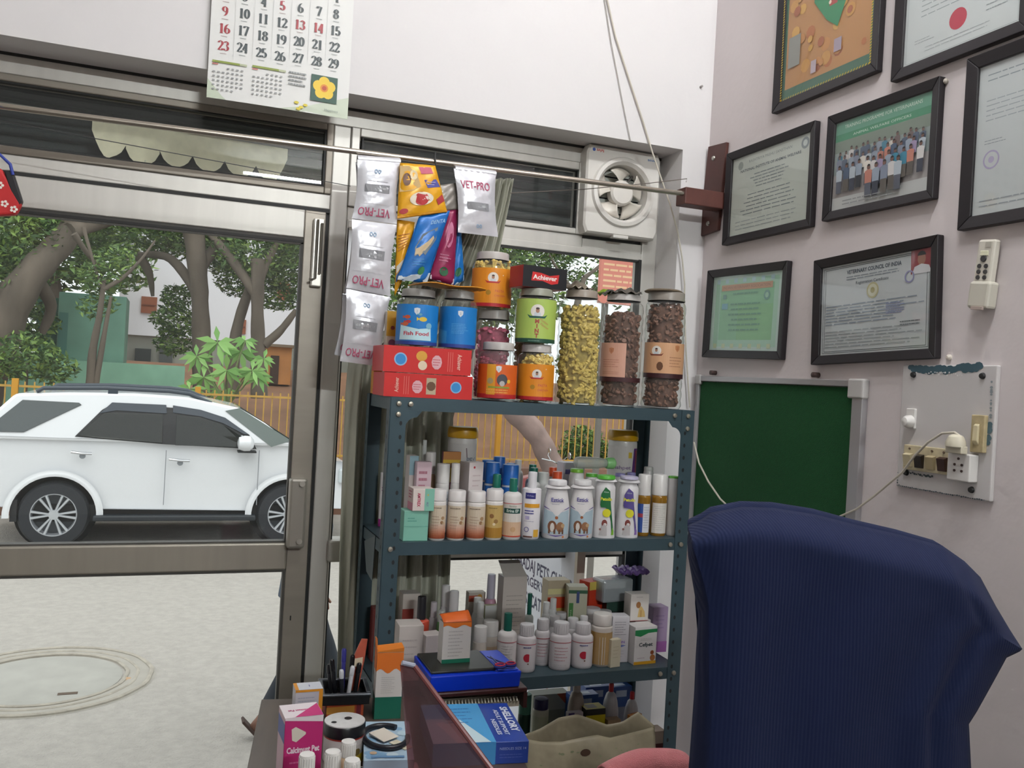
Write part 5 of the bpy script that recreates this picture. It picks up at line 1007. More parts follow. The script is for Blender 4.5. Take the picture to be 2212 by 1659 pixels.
# left part of shelf three
carton('white carton with brown and white dog pictures behind the left post', 868, 905, 1283, 1400, 2.56, Z3, .05, '#c4bcb4', lambda p, w_, h: (p.rect(-w_, h*.2, w_*.3, h*.78, '#8e3a30'), p.disc(-w_*.2, h*.5, w_*.5, '#c9c0b6', n=12), p.disc(-w_*.1, h*.45, w_*.25, '#8a7466', n=10)))
carton('maroon carton seen behind the left post of the third shelf', 806, 838, 1316, 1400, 2.58, Z3, .05, '#6e2a26', None)
carton('white medicine carton lying at the left front of the third shelf', 862, 914, 1352, 1415, 2.40, Z3, .07, '#c9c0ba', lambda p, w_, h: p.lines(-w_*.7, h*.3, w_*.6, h*.8, 4, '#b5aaa6', 3, .2), rz=-.06)
carton('low white carton under the orange topped carton', 918, 958, 1372, 1420, 2.385, Z3, .045, '#cac2bf', lambda p, w_, h: p.lines(-w_*.7, h*.3, w_*.6, h*.7, 2, '#b0a8b0', 3, .3), rz=.2)
bottle('coral red bottle with white collar and black cap', 891, 927, 1288, 1400, 2.47, Z3, '#b8442e', '#1e1c22', .30, .03, .52, None, group=s3, name='bottle')
bottle('slim white bottle beside the coral red one', 925, 945, 1300, 1400, 2.55, Z3, '#bcb4b8', '#c6bec4', .25, .1, .7, None, group=s3)
for xl, xr, yt, Y, lb in ((948, 972, 1264, 2.56, 'taller and farther left'), (965, 992, 1276, 2.51, 'shorter, in front')):
    bottle('white lotion bottle with long cap, '+lb, xl, xr, yt, 1400, Y, Z3, '#c6c2c4', '#d3d0d0', .28, .15, .75, None, group=s3)
for xl, xr, yt, Y, lb in ((1018, 1040, 1290, 2.56, 'behind the orange topped carton'), (1026, 1046, 1300, 2.51, 'left of the small tubs')):
    bottle('white narrow bottle '+lb, xl, xr, yt, 1400, Y, Z3, '#c3c4c0', '#cfcfcc', .25, .12, .75, None, group=s3)
for xl, xr, yt, Y, lb in ((1040, 1076, 1340, 2.50, 'with tan label, beside the green capped bottle'), (1022, 1052, 1352, 2.45, 'just behind the blue tray')):
    bottle('small white tub '+lb, xl, xr, yt, 1410, Y, Z3, '#c6beb4', '#d3d1ce', .34, .03, .98, lambda p, r, h: (band(p, r, h*.1, h*.7, '#c0a68a', 1.4)), group=s3, name='tub')
bottle('pink bottle with clear pointed top beside the open white carton', 1044, 1072, 1240, 1400, 2.58, Z3, '#c492a8', '#b8b4c4', .3, .12, .65, None, group=s3, dome=1)
carton('pale green striped carton under the pink bottle', 1046, 1084, 1308, 1400, 2.545, Z3, .02, '#a8aa84', lambda p, w_, h: (p.rect(-w_, h*.74, w_, h, '#c6c8c4'), p.rect(-w_*.7, h*.58, w_*.6, h*.66, '#93a82a')))
carton('white and red patterned carton behind the small tubs', 1010, 1046, 1280, 1400, 2.60, Z3, .03, '#b8b0a4', lambda p, w_, h: (p.rect(-w_, h*.85, w_*.2, h*.95, '#a84a34'), p.disc(w_*.3, h*.93, w_*.3, '#b8883a', n=8)))
bottle('green bottle at the back beside the white lotion bottles', 942, 962, 1318, 1400, 2.50, Z3, '#4a7a3a', '#c3c6c0', .2, .1, .8, None, group=s3)
# ================================================================== LOWEST VISIBLE SHELF
Z4 = SZ[3]
bottle('green and white bottle with navy cap on the lowest shelf', 1148, 1184, 1508, 1620, 2.50, Z4, '#c6c4b4', '#221f52', .12, .03, .88, lambda p, r, h: (p.rect(-r*1.2, h*.4, r*1.2, h*.95, '#b9bda6'), p.poly([(-r*.2, h*.4), (r*1.2, h*.4), (r*1.2, h*.9), (r*.4, h*.7)], '#8aa83a'), p.disc(r*.6, h*.55, r*.2, '#b86a3a', n=8), p.rect(-r*1.2, 0, r*1.2, h*.4, '#5a8a4a')), group='goods on the lowest shelf')
bottle('clear bottle with pale shoulder and slim neck, lowest shelf centre', 1224, 1262, 1468, 1620, 2.50, Z4, '#a89c90', '#b8aea8', .12, .25, .42, lambda p, r, h: band(p, r, h*.70, h*.74, '#a08a4a', 1.5), group='goods on the lowest shelf')
t = bottle('dark green canister lying behind the navy capped bottle', 1118, 1146, 1498, 1620, 2.58, Z4, '#123a30', '#4f8a78', .25, .05, .97, None, name='canister')
carton('large pale green and white carton at the back of the lowest shelf', 1150, 1226, 1500, 1620, 2.60, Z4, .05, '#9a9d92', lambda p, w_, h: (p.rect(-w_, h*.78, w_, h, '#b9bdb8'), p.poly([(w_*.3, h), (w_, h), (w_, h*.80)], '#c4603a')))
for xl, xr, yt, Y, lb in ((1262, 1312, 1484, 2.60, 'left of two at the back'), (1316, 1362, 1484, 2.595, 'right of two at the back'), (1232, 1290, 1502, 2.545, 'lower, in front of the other two')):
    carton('blue carton with white name panel, '+lb, xl, xr, yt, 1620, Y, Z4, .045, '#2f5596', lambda p, w_, h: (p.rect(-w_*.5, h*.86, w_*.5, h*.95, '#b9c6dc'), p.rect(-w_, 0, w_, h*.72, '#8a90a0')), group='blue cartons', artt=lambda p, w_, h: p.rect(-w_*.5, -h*.5, w_*.5, h*.4, '#c3cfe2'))
for xl, xr, yt, Y, lb in ((1298, 1336, 1476, 2.50, 'left'), (1345, 1380, 1494, 2.48, 'right')):
    bottle('white squeeze bottle with red tip, '+lb+' one', xl, xr, yt, 1620, Y, Z4, '#cdccd0', '#c42a34', .09, .35, .28, None, group='squeeze bottles')
carton('yellow and black carton behind the carrier bag', 1264, 1306, 1532, 1620, 2.445, Z4, .05, '#1e1a14', lambda p, w_, h: (p.rect(-w_, h*.70, w_, h*.92, '#c9b81c'), p.disc(w_*.3, h*.45, w_*.2, '#a83a44', n=8), p.text('Bayocin', 0, h*.8, .010, '#6a5a20', w=w_*1.2)), artt=lambda p, w_, h: (p.rect(-w_, -h, w_, h, '#b8ab1e'), p.rect(-w_*.7, -h*.6, w_*.3, h*.6, '#7a7458')))
carton('violet and white carton beside the yellow and black one', 1226, 1258, 1540, 1620, 2.435, Z4, .02, '#c0b4b8', lambda p, w_, h: p.rect(-w_, 0, -w_*.2, h, '#4a3a78'))
carton('tan carton behind the carrier bag, right half', 1312, 1340, 1556, 1620, 2.43, Z4, .03, '#9a8062', None)
carton('orange carton leaning by the right rack post on the lowest shelf', 1360, 1388, 1545, 1620, 2.425, Z4, .02, '#b8702a', None, rz=.3)
carton('white and green carton wedged against the right rack post', 1405, 1436, 1580, 1640, 2.42, Z4, .05, '#b8a494', lambda p, w_, h: (p.rect(-w_, h*.55, w_, h*.75, '#5a2a2a'), p.rect(-w_, h*.25, w_, h*.35, '#6a8a4a')))
# carrier bag
bl, br = at(1142, 1600, Y=2.34), at(1428, 1580, Y=2.34)
t = thing('carrier_bag', 'beige plastic carrier bag with faint green print on the lowest shelf', 'bag', ((bl.x+br.x)/2, 2.40, Z4+.001))
bw = (br.x-bl.x)/2; o_ = Vector(t.location)
topb = [(1142, 1592), (1180, 1582), (1220, 1562), (1262, 1556), (1300, 1568), (1330, 1578), (1360, 1570), (1392, 1545), (1428, 1572)]
topf_ = [(1142, 1600), (1180, 1606), (1220, 1604), (1262, 1592), (1290, 1586), (1320, 1593), (1360, 1587), (1400, 1580), (1428, 1574)]
def tz(T, u): 
    x = 1142+286*u; return at(x, ip([(a, b) for a, b in T], x), Y=2.36).z-o_.z
bagm = mat('#a0977f', .45, noise=.24, nscale=9, bump=.8, bscale=14)
fr_ = lambda u, v: (-bw+2*bw*u, (-.085-.012*math.sin(9*u+3*v))*(1-.55*v**3)*(math.sin(PI*min(1, max(0, .06+u*.88)))**.35), tz(topf_, u)*v)
bk_ = lambda u, v: (-bw+2*bw*u, (-.028+.040*math.sin(PI*u))*(1-.2*v), tz(topb, u)*v)
MB().grid(fr_, 40, 20).build('front_panel', bagm, t, smooth=True, thick=.0012)
MB().grid(bk_, 40, 20).build('back_panel', bagm, t, smooth=True, thick=.0012)
p = Print(lambda u, v, h: (lambda q: (q[0], q[1]-h-.001, q[2]))(fr_(u, v)), du=.05)
rd = random.Random(5)
for k in range(26): x, y = rd.uniform(.1, .9), rd.uniform(.3, .86); p.disc(x, y, rd.uniform(.006, .02), '#858c6e', ry=rd.uniform(.006, .02), n=7); p.h = .0006
p.disc(.42, .80, .035, '#4a3426', ry=.05, n=14)
p.build('faded_print', t)
# ================================================================== DESK AND WHAT STANDS ON IT
DZ = .75
wood = mat('#3e2f28', .45, noise=.25, nscale=5, stretch=(6, .6, 6))
t = thing('desk', 'dark brown wooden desk in front of the rack, bottom left', 'desk', (.26, 2.326, 0), math.radians(-9.5))
MB().box(0, .60, -1.35, 0, DZ-.03, DZ).build('desk_top', mat('#4d4138', .4, noise=.2, nscale=5, stretch=(6, .6, 6)), t, bevel=.003)
for x, y in ((.03, -.08), (.52, -.08), (.03, -1.32), (.52, -1.32)): MB().box(x, x+.05, y, y+.05, 0, DZ-.03).build('leg', wood, t, bevel=.003)
MB().box(.08, .52, -.07, -.05, .35, DZ-.03).build('modesty_panel', wood, t)
def onz(px, py, z=DZ): return at(px, py, Z=z)
# orange topped cartons
def flap_open(t, w_, d, h):
    MB().hexa([(-w_/2, 0, h), (-w_/2+.002, 0, h), (-w_/2+.002, d, h), (-w_/2, d, h), (-w_/2-.004, .002, h+.035), (-w_/2-.002, .002, h+.035), (-w_/2-.002, d*.7, h+.030), (-w_/2-.004, d*.7, h+.030)]).build('flap', mat('#d0701e', .5), t)
    MB().hexa([(-w_/2+.001, 0, h+.001), (w_/2, 0, h+.001), (w_/2, d, h+.001), (-w_/2+.001, d, h+.001), (-w_/2+.001, 0, h+.003), (w_/2, -.002, h+.012), (w_/2, d-.002, h+.010), (-w_/2+.001, d, h+.003)]).build('top_flap', mat('#d67a22', .5), t)
def a_or(p, w_, h, g=.33, o=.28):
    p.rect(-w_, 0, w_, h*g, '#0c5f4c') if g else None
    p.poly([(-w_, h)]+[(-w_+2*w_*k/12, h*(1-o)+h*.035*math.sin(k*.9)) for k in range(13)]+[(w_, h)], '#cf6a1c'); p.lines(-w_*.6, h*(g+.05), w_*.5, h*(1-o-.08), 9, '#a5a09c', 3, .22)
q = onz(848, 1552)
t = carton('orange, white and green medicine carton standing on the desk with flap up', 812, 868, 1410, 1552, q.y, DZ, .05, '#c9c3be', lambda p, w_, h: a_or(p, w_, h), flap=flap_open, rz=-.12, artl=lambda p, w_, h: (p.rect(-w_, 0, w_, h*.33, '#0c5f4c'), p.rect(-w_, h*.7, w_, h, '#cf6a1c')))
def flap2(t, w_, d, h): MB().grid(lambda u, v: (-w_/2+w_*u, d*v, h+.001+.020*math.sin(PI*.5*v)*(.6+.4*u)), 6, 6).build('flap', mat('#cf5f1e', .5), t, smooth=True, thick=.0015)
# organiser
og = thing('desk_organiser', 'low dark maroon desk organiser under the blue tray', 'organiser', (.665, 2.13, DZ), math.radians(-2))
mar = mat('#3c1f1e', .35, noise=.2, nscale=12)
MB().box(0, .245, 0, .19, .040, .052).build('top_board', mar, og, bevel=.003)
MB().box(0, .010, 0, .19, 0, .040).box(.235, .245, 0, .19, 0, .040).box(0, .245, .18, .19, 0, .04).build('side_board', mar, og)
pad = MB().box(.014, .228, .012, .17, .001, .016).build('paper_pad', mat('#cfc8b4', .7), og)
m = MB()
for k in range(24): a = .02+k*.0087; m.tube([(a, .013, .010), (a, .006, .018), (a, .012, .026), (a, .022, .022)], .0016, 5)
m.build('spiral_binding', mat('#d6d2c2', .5), og, smooth=True)
# blue tray with lid, scissors
bt = thing('file_tray', 'bright blue plastic tray with dark lid on the desk organiser', 'tray', (.650, 2.135, DZ+.0525), math.radians(-1))
blue = mat('#0c35c0', .3)
MB().hexa([(0, 0, 0), (.24, 0, 0), (.24, .17, 0), (0, .17, 0), (-.002, -.003, .042), (.243, -.003, .042), (.243, .172, .042), (-.002, .172, .042)]).build('tray_body', blue, bt, bevel=.003)
MB().box(.004, .178, .012, .165, .0422, .050).build('dark_lid', mat('#23241f', .35), bt, bevel=.003)
MB().box(.182, .236, .004, .168, .0422, .046).build('compartment', mat('#3a54c8', .3), bt, bevel=.002)
sc_ = thing('scissors', 'dark blue scissors with red ringed handles on the blue tray', 'scissors', (.85, 2.155, DZ+.0525+.0505), math.radians(10))
dn = mat('#1c2c78', .35)
for sx_ in (-1, 1):
    ring_ = [(sx_*.016+.013*math.cos(a*PI/8), -.012+.010*math.sin(a*PI/8), .004) for a in range(17)]
    h_ = MB().tube(ring_, .0042, 8, cap=False).build('handle', dn, sc_, smooth=True)
    MB().tube([(x, y, z+.004) for x, y, z in ring_], .0022, 6, cap=False).build('grip_ring', mat('#b02a40', .35), h_, smooth=True)
    MB().hexa([(sx_*.009, -.004, .001), (sx_*.014, -.004, .001), (-sx_*.004, .075, .001), (-sx_*.006, .075, .001), (sx_*.009, -.004, .004), (sx_*.014, -.004, .004), (-sx_*.004, .075, .003), (-sx_*.006, .075, .003)]).build('blade', mat('#4a5488', .3, .5), sc_)
zt_ = DZ+.0525+.050
t = carton('orange and white carton with green foot standing on the blue tray', 956, 1017, 1345, 1427, 2.20, zt_, .04, '#c9c4bf', lambda p, w_, h: (a_or(p, w_, h, 0, .10), p.rect(-w_, 0, w_, h*.10, '#0f6a52')), rz=0, flap=flap2)
# needle box
qa, qb, qc = onz(958, 1548, .80), onz(1100, 1527, .80), onz(1143, 1600, .80)
qd = onz(1075, 1612, .80)
ang = math.atan2(qb.y-qc.y, qb.x-qc.x)-PI/2
nb = thing('needle_box', 'blue and light blue box with white lettering before the organiser', 'box', (qc.x, qc.y, DZ), ang)
L1, L2 = .215, .23
MB().box(-L1, 0, 0, L2, 0, .05).build('body', mat('#1f3f98', .35), nb, bevel=.0015)
p = Print(lambda u, v, h: (u, v, .05+h)); p.rect(-L1, 0, -.075, L2, '#4a9bd0').rect(-L1, 0, -L1*.62, L2*.6, '#9cc4d8').poly([(-L1*.75, 0), (-L1*.40, 0), (-L1*.62, L2*.55), (-L1*.9, L2*.5)], '#c3d8e0')
p.lines(-L1*.8, L2*.45, -L1*.45, L2*.9, 5, '#2a6aa8', 3, .2)
p.text('SHELLORY', -.018, L2*.56, .024, '#d6dcea', rot=-PI/2, bold=.04, w=.15).text('ADULT SUPPORT', -.041, L2*.48, .014, '#c3cce0', rot=-PI/2, bold=.03, w=.15).text('NEEDLES', -.058, L2*.36, .014, '#c3cce0', rot=-PI/2, bold=.03, w=.09); p.build('top_printing', nb)
p = Print(lambda u, v, h: (u, -h, v)); p.rect(-L1, 0, -.075, .05, '#3f8cc6').text('NEEDLES SIZE 14', -.036, .034, .008, '#a8b4dc', w=.06).lines(-.066, .012, -.01, .024, 2, '#5a6ab8', 3, .2); p.build('front_printing', nb)
# smoky acrylic guard with maroon edge
TL, TR = at(868, 1436, Y=1.74), at(896, 1440, Y=1.74); BR = at(1257, 1922, Z=DZ+.004); BL = at(905, 1900, Z=DZ+.004)
TL2 = TL
t = thing('acrylic_guard', 'smoky see-through sloping acrylic panel with maroon edge', 'acrylic panel', BL)
o_ = Vector(BL); P4 = [p_-o_ for p_ in (BL, BR, TR, TL)]
MB().prism([tuple(p_) for p_ in P4], (-.0035, .001, 0)).build('panel', SMOKE, t)
MB().tube([tuple(P4[2]), tuple(P4[2].lerp(P4[1], .5)), tuple(P4[1])], .0055, 8).build('edge_strip', mat('#6e3a3a', .3), t, smooth=True)
MB().tube([tuple(P4[3]+Vector((0, 0, .004))), tuple(P4[2]+Vector((0, 0, .002)))], .005, 8).build('corner_strip', mat('#9aa0b0', .25), t, smooth=True)
# stethoscope box
q = onz(895, 1642, .79); q2 = onz(882, 1549, .79)
sb_ = thing('stethoscope_box', 'pale blue printed box with black tubing ring on top', 'box', (q.x, q.y, DZ), math.atan2(q2.y-q.y, q2.x-q.x)-PI/2+.0)
MB().box(-.105, 0, 0, .21, 0, .04).build('body', mat('#a9c6da', .4), sb_, bevel=.0015)
p = Print(lambda u, v, h: (u, v, .04+h)); p.rect(-.105, 0, 0, .21, '#a9c4d6'); rd = random.Random(6)
for k in range(24): p.disc(rd.uniform(-.098, -.008), rd.uniform(.01, .2), rd.uniform(.006, .014), rd.choice(['#8fb4cf', '#c3d8e2', '#7fa8c8', '#b8d0dc']), n=8)
p.rect(-.09, .01, -.02, .02, '#5f88b0').disc(-.085, .035, .008, '#c3a88a', n=10); p.build('picture', sb_)
tb = thing('stethoscope_tube', 'black rubber tube coiled into a ring on the pale blue box', 'tube', (q.x-.035, q.y+.118, DZ+.0465), 0)
MB().tube([(.048*math.cos(a*PI/16), .062*math.sin(a*PI/16), 0) for a in range(4, 32)], .0065, 10).build('tubing', mat('#1a1f28', .35), tb, smooth=True)
pn = thing('paper_note', 'folded white paper note lying inside the black ring', 'note', (q.x-.035, q.y+.12, DZ+.045), .5)
MB().hexa([(-.022, -.02, 0), (.022, -.02, 0), (.022, .03, .002), (-.022, .03, .002), (-.022, -.02, .001), (.022, -.02, .001), (.022, .03, .006), (-.022, .03, .006)]).build('paper', mat('#d9d3c6', .7), pn)
MB().box(-.010, .012, -.075, -.024, -.004, -.002).build('tag', mat('#cfcab4', .7), pn)
# perforated printout
q = onz(900, 1646, .757)
t = thing('printout', 'white tractor-feed paper with punched edge at the bottom', 'paper', (q.x, q.y, DZ+.0005), math.radians(-4))
MB().box(-.14, 0, -.16, 0, 0, .006).build('sheets', mat('#d6d2cf', .7), t)
p = Print(lambda u, v, h: (u, v, .006+h))
for k in range(11): p.disc(-.133+k*.0125, -.008, .0022, '#2a2c38', n=8); p.h = .0004
p.lines(-.13, -.08, -.01, -.02, 5, '#c9a8b8', 2, .3); p.build('print', t)
# magenta carton
mg = thing('medicine_carton', 'tall magenta calcium carton with white top, front of the desk', 'box', (at(658, 1550, Y=1.75).x, 1.75, DZ+.0003), .05)
W_ = .074; H_ = at(658, 1549, Y=1.75).z-DZ
MB().box(-W_/2, W_/2, 0, .07, 0, H_).build('body', mat('#b8256e', .35), mg, bevel=.0015)
MB().box(-W_/2-.0005, W_/2+.0005, 0, .0705, H_-.001, H_+.0008).build('white_top', mat('#d9d0d4', .4), mg)
p = Print(lambda u, v, h: (u, -h, v)); p.rect(-W_/2, 0, W_/2, H_, '#b3246c').poly([(-W_/2, H_), (W_/2, H_), (W_/2, H_-.012), (-W_/2, H_-.004)], '#d9d0d4')
p.poly([(-.024, H_-.022), (-.016, H_-.018), (.004, H_-.030), (.004, H_-.034), (-.014, H_-.048), (-.022, H_-.044)], '#cfcabc').text('Calcimust Pet', .0, H_-.064, .016, '#e0d0d8', bold=.04, w=W_*.86).lines(-.025, H_-.092, .025, H_-.084, 1, '#cf6a9a', 3, .4).rect(.012, H_-.14, .034, H_-.115, '#c9bda8').poly([(-W_/2, H_-.16), (W_/2, H_-.12), (W_/2, H_-.124), (-W_/2, H_-.165)], '#cfc8cc'); p.build('front_printing', mg)
p = Print(lambda u, v, h: (-W_/2-h, .035-u, v)); p.rect(-.035, 0, .035, H_, '#c9a8b4').rect(-.035, H_-.05, .035, H_-.012, '#4a5aa0'); p.build('side_printing', mg)
p = Print(lambda u, v, h: (u, .035+v, H_+.0008+h)); p.text('Calcimust Pet', 0, 0, .012, '#b8256e', bold=.03, w=W_*.7, rot=PI); p.poly([(W_/2, -.035), (W_/2, .03), (-W_/4, -.035)], '#b8256e'); p.build('top_printing', mg)
# small white and orange carton
q = at(665, 1490, Y=2.16)
t = carton('small white carton with orange corners, behind the magenta carton', 637, 696, 1490, 1560, 2.15, DZ, .05, '#b8b4bc', lambda p, w_, h: (p.rect(w_*.72, 0, w_, h, '#d08a22'), p.rect(-w_, h*.93, w_, h, '#d08a22'), p.lines(-w_*.8, h*.4, w_*.5, h*.8, 4, '#9a9aaa', 3, .3)), rz=0, artt=lambda p, w_, h: (p.rect(-w_, -h, w_, h, '#c9ccd4'), p.rect(-w_, -h, -w_*.75, h, '#d08a22'), p.text('1', w_*.1, 0, .02, '#4a4a8a')))
# pen stand on a small orange and red tin
hh_ = .046
t = carton('flat orange and red carton supporting the black pen stand', 705, 785, 1520, 1560, 2.16, DZ, .07, '#b8502c', lambda p, w_, h: (p.rect(-w_, h*.3, w_*.5, h*.8, '#c9923a'), p.rect(w_*.6, 0, w_*.85, h, '#7a2430')))
zc = ztop(745, 1520, 2.16)
ps_ = thing('pen_stand', 'square black pen stand crammed with pens', 'pen stand', (at(752, 1510, Y=2.15).x, 2.205, zc+.0008), math.radians(-6))
bk = mat('#151618', .3); zr_ = at(752, 1500, Y=2.15).z-zc
m = MB(); s_ = .058
m.box(-s_, s_, -s_, s_, 0, .003).box(-s_, s_, -s_, -s_+.003, 0, zr_).box(-s_, s_, s_-.003, s_, 0, zr_).box(-s_, -s_+.003, -s_, s_, 0, zr_).box(s_-.003, s_, -s_, s_, 0, zr_)
m.build('cup', bk, ps_, bevel=.002)
m = MB(); frame(m, -s_-.002, s_+.002, -s_-.002, s_+.002, 0, 1, .008) if 0 else m.box(-s_-.003, s_+.003, -s_-.003, -s_+.008, zr_-.004, zr_+.002).box(-s_-.003, s_+.003, s_-.008, s_+.003, zr_-.004, zr_+.002).box(-s_-.003, -s_+.008, -s_+.008, s_-.008, zr_-.004, zr_+.002).box(s_-.008, s_+.003, -s_+.008, s_-.008, zr_-.004, zr_+.002)
m.build('rim', mat('#4d5157', .3, .3), ps_, bevel=.002)
o_ = Vector(ps_.location); rd = random.Random(9)
pens = [('#17181c', 'thick black marker leaning left in the pen stand', -.03, -.01, -.25, .12), ('#202228', 'black pen with silver tip at the front of the stand', -.012, -.03, -.12, .09), ('#c9cbd0', 'silver ended pen lying to the right in the stand', .008, -.03, .18, .10), ('#111216', 'tall black marker in the middle of the stand', .018, .0, .06, .125), ('#3a3a8a', 'violet blue pen at the back of the stand', .0, .025, -.03, .14), ('#1b1c20', 'black pen against the right side of the stand', .036, -.005, .16, .10), ('#2a2c30', 'short grey black pen in the left corner of the stand', -.04, .02, -.2, .095)]
for c_, lb, x, y, tl, L in pens:
    t = thing('pen', lb, 'pen', (o_.x+x*.75, o_.y+y*.75, o_.z+.006), 0, 'pens in the black stand', ry=tl*.6)
    L *= .78; MB().lathe([(.003, 0), (.0055, .012), (.0055, L*.7)], 12).build('barrel', mat(c_, .3), t, smooth=True)
    MB().lathe([(.0062, L*.7), (.0062, L-.004), (.0045, L)], 12).build('pen_cap', mat('#c9ccd2' if c_ in ('#202228', '#c9cbd0') else c_, .25, .3), t, smooth=True)
qa, qb = at(763, 1455, Y=2.20), at(784, 1372, Y=2.24)
t = thing('toothpaste_tube', 'red and cream flattened tube standing in the pen stand', 'tube', (qa.x+.004, 2.215, zc+.012), ry=.12)
hL = qb.z-zc-.012
MB().loft([[(-.013, -.004, 0), (.013, -.004, 0), (.013, .004, 0), (-.013, .004, 0)], [(-.014, -.005, hL*.6), (.016, -.005, hL*.6), (.016, .005, hL*.6), (-.014, .005, hL*.6)], [(.0, -.001, hL), (.016, -.001, hL), (.016, .001, hL), (.0, .001, hL)]]).build('tube_body', mat('#a8503c', .4, noise=.25, nscale=30), t, bevel=.001)
p = Print(lambda u, v, h: (u, -.0055-h, v)); p.poly([(-.012, hL*.45), (.012, hL*.5), (.010, hL*.66), (-.010, hL*.62)], '#cfc0a8'); p.build('label', t)
# tin can with white top
cy_ = 1.93; q = at(745, 1555, Y=cy_); r_ = .044
t = thing('round_tin', 'white round container with black band and two holes in its lid', 'container', (q.x, cy_, DZ+.0003))
zt_ = at(745, 1556, Y=cy_).z-DZ
MB().lathe([(r_*.97, 0), (r_, .003), (r_, zt_-.026)], 32).build('body', mat('#c9c6c4', .35), t, smooth=True)
MB().lathe([(r_*1.01, zt_-.030), (r_*1.01, zt_-.026), (r_, zt_-.026)], 32).build('red_ring', mat('#9a3428', .4), t)
MB().lathe([(r_*1.03, zt_-.026), (r_*1.04, zt_-.004), (r_*.98, zt_)], 32, cap=False).build('black_band', mat('#101216', .35), t, smooth=True)
li = MB().lathe([(r_*1.0, zt_-.006), (r_*1.0, zt_+.001), (r_*.95, zt_+.002)], 32).build('white_lid', mat('#c9c9c8', .4, noise=.06, nscale=60), t, smooth=True)
p = Print(lambda u, v, h: (u, v, zt_+.0022+h)); p.disc(.008, .004, .0085, '#0c0c0e', n=16).disc(-.026, -.012, .0060, '#0c0c0e', n=14); p.build('hole', li)
p = Print(cyl(r_, 0), base=.0006, du=.006); p.rect(r_*.1, .01, r_*.9, zt_*.5, '#b9b8b4').text('K', .0, zt_*.58, .018, '#4a4a4e', bold=.03).rect(r_*.5, 0, r_*1.2, zt_*.25, '#c9b02c').disc(r_*.55, zt_*.32, .008, '#6a5a2a', n=9); p.build('label', t)
# four white capped bottles at the front of the desk
for xl, xr, yt, Y, lb in ((643, 677, 1628, 1.62, 'in front of the magenta carton'), (698, 733, 1622, 1.62, 'second from the left'), (733, 764, 1600, 1.70, 'right in front of the round container'), (741, 775, 1640, 1.58, 'lowest, at the bottom edge')):
    bottle('small bottle with white ribbed cap '+lb, xl-5, xr+5, yt, 1760, Y, DZ, '#c3a88a', '#d9d7d4', .22, .12, .78, None, group='white capped bottles on the desk', ribs=True)
# ================================================================== CHAIRS
TopC = [(1487, 1172), (1496, 1140), (1535, 1110), (1600, 1097), (1670, 1099), (1760, 1113), (1850, 1136), (1950, 1158), (2035, 1181), (2082, 1214), (2116, 1248)]
LefC = [(1487, 1172), (1489, 1200), (1500, 1260), (1513, 1330), (1509, 1420), (1506, 1500), (1499, 1600), (1490, 1720), (1480, 1900)]
RigC = [(2116, 1248), (2148, 1310), (2178, 1362), (2203, 1402), (2168, 1418), (2138, 1472), (2104, 1535), (2088, 1562), (2092, 1620), (2098, 1720), (2110, 1900)]
def pc(C, u):
    k = u*(len(C)-1); i = min(int(k), len(C)-2); f = k-i; return (C[i][0]+(C[i+1][0]-C[i][0])*f, C[i][1]+(C[i+1][1]-C[i][1])*f)
def coons(u, v):
    T, L, R = pc(TopC, u), pc(LefC, v), pc(RigC, v); B = (LefC[-1][0]+(RigC[-1][0]-LefC[-1][0])*u, 1900)
    P00, P10, P01, P11 = TopC[0], TopC[-1], LefC[-1], RigC[-1]
    return tuple((1-v)*T[k]+v*B[k]+(1-u)*L[k]+u*R[k]-((1-u)*(1-v)*P00[k]+u*(1-v)*P10[k]+(1-u)*v*P01[k]+u*v*P11[k]) for k in (0, 1))
cbx = at(1790, 1400, Y=1.25)
ct = thing('navy_towel', 'navy blue ribbed towel draped over the high chair back', 'towel', (cbx.x, 1.25, 0))
def depth(u, v):
    e = min(1, v/.16); e2 = min(1, u/.10); e3 = min(1, (1-u)/.12)
    return 1.17+.075*(1-math.sin(e*PI/2))+.06*(1-math.sin(e2*PI/2))+.05*(1-math.sin(e3*PI/2))*(1 if v < .3 else .4)
def tf(u, v, back=0):
    x, y = coons(u, v); Y = depth(u, v); q = at(x, y, Y=Y); f = .006*math.sin(u*17+2*v)*min(1, v*2)+.010*math.exp(-((u-.86)/.04)**2)*min(1, v*2)-.012*math.exp(-((u-.80)/.05)**2)*min(1, v*2)+.012*math.exp(-((u-.10)/.035)**2)*max(0, 1-v)
    return (q.x-cbx.x, Y-1.25+f, q.z)
tow = mat('#06163c', 1.0)
n_ = tow.node_tree.nodes; l_ = tow.node_tree.links; wv = n_.new('ShaderNodeTexWave'); wv.inputs['Scale'].default_value = 45; wv.inputs['Distortion'].default_value = .6; wv.bands_direction = 'X'
tcx = n_.new('ShaderNodeTexCoord'); l_.new(tcx.outputs['Object'], wv.inputs[0]); bp = n_.new('ShaderNodeBump'); bp.inputs['Strength'].default_value = .4; bp.inputs['Distance'].default_value = .002; l_.new(wv.outputs['Fac'], bp.inputs['Height']); l_.new(bp.outputs[0], n_['Principled BSDF'].inputs['Normal'])
MB().grid(tf, 60, 60).build('towel_front', tow, ct, smooth=True, thick=.004)
def tbk(u, v):
    x, y, z = tf(u, 0); x2 = x+.07*math.sin(min(1, v*2.5)*PI/2)*(1 if u < .5 else 2*(1-u))-.10*max(0, v-.1)*(2*u-1); return (x2, y+.11*math.sin(min(1, v*2.5)*PI/2), z+.012*math.sin(min(1, v*5)*PI)-.5*max(0, v-.15)-.02*min(1, v*4))
MB().grid(tbk, 40, 14).build('towel_back', tow, ct, smooth=True, thick=.004)
hc = thing('high_back_chair', 'high-backed office chair hidden under the navy towel', 'chair', (cbx.x+.0, 1.29, 0), 0)
bl_ = mat('#17181c', .5)
m = MB(); rg = []
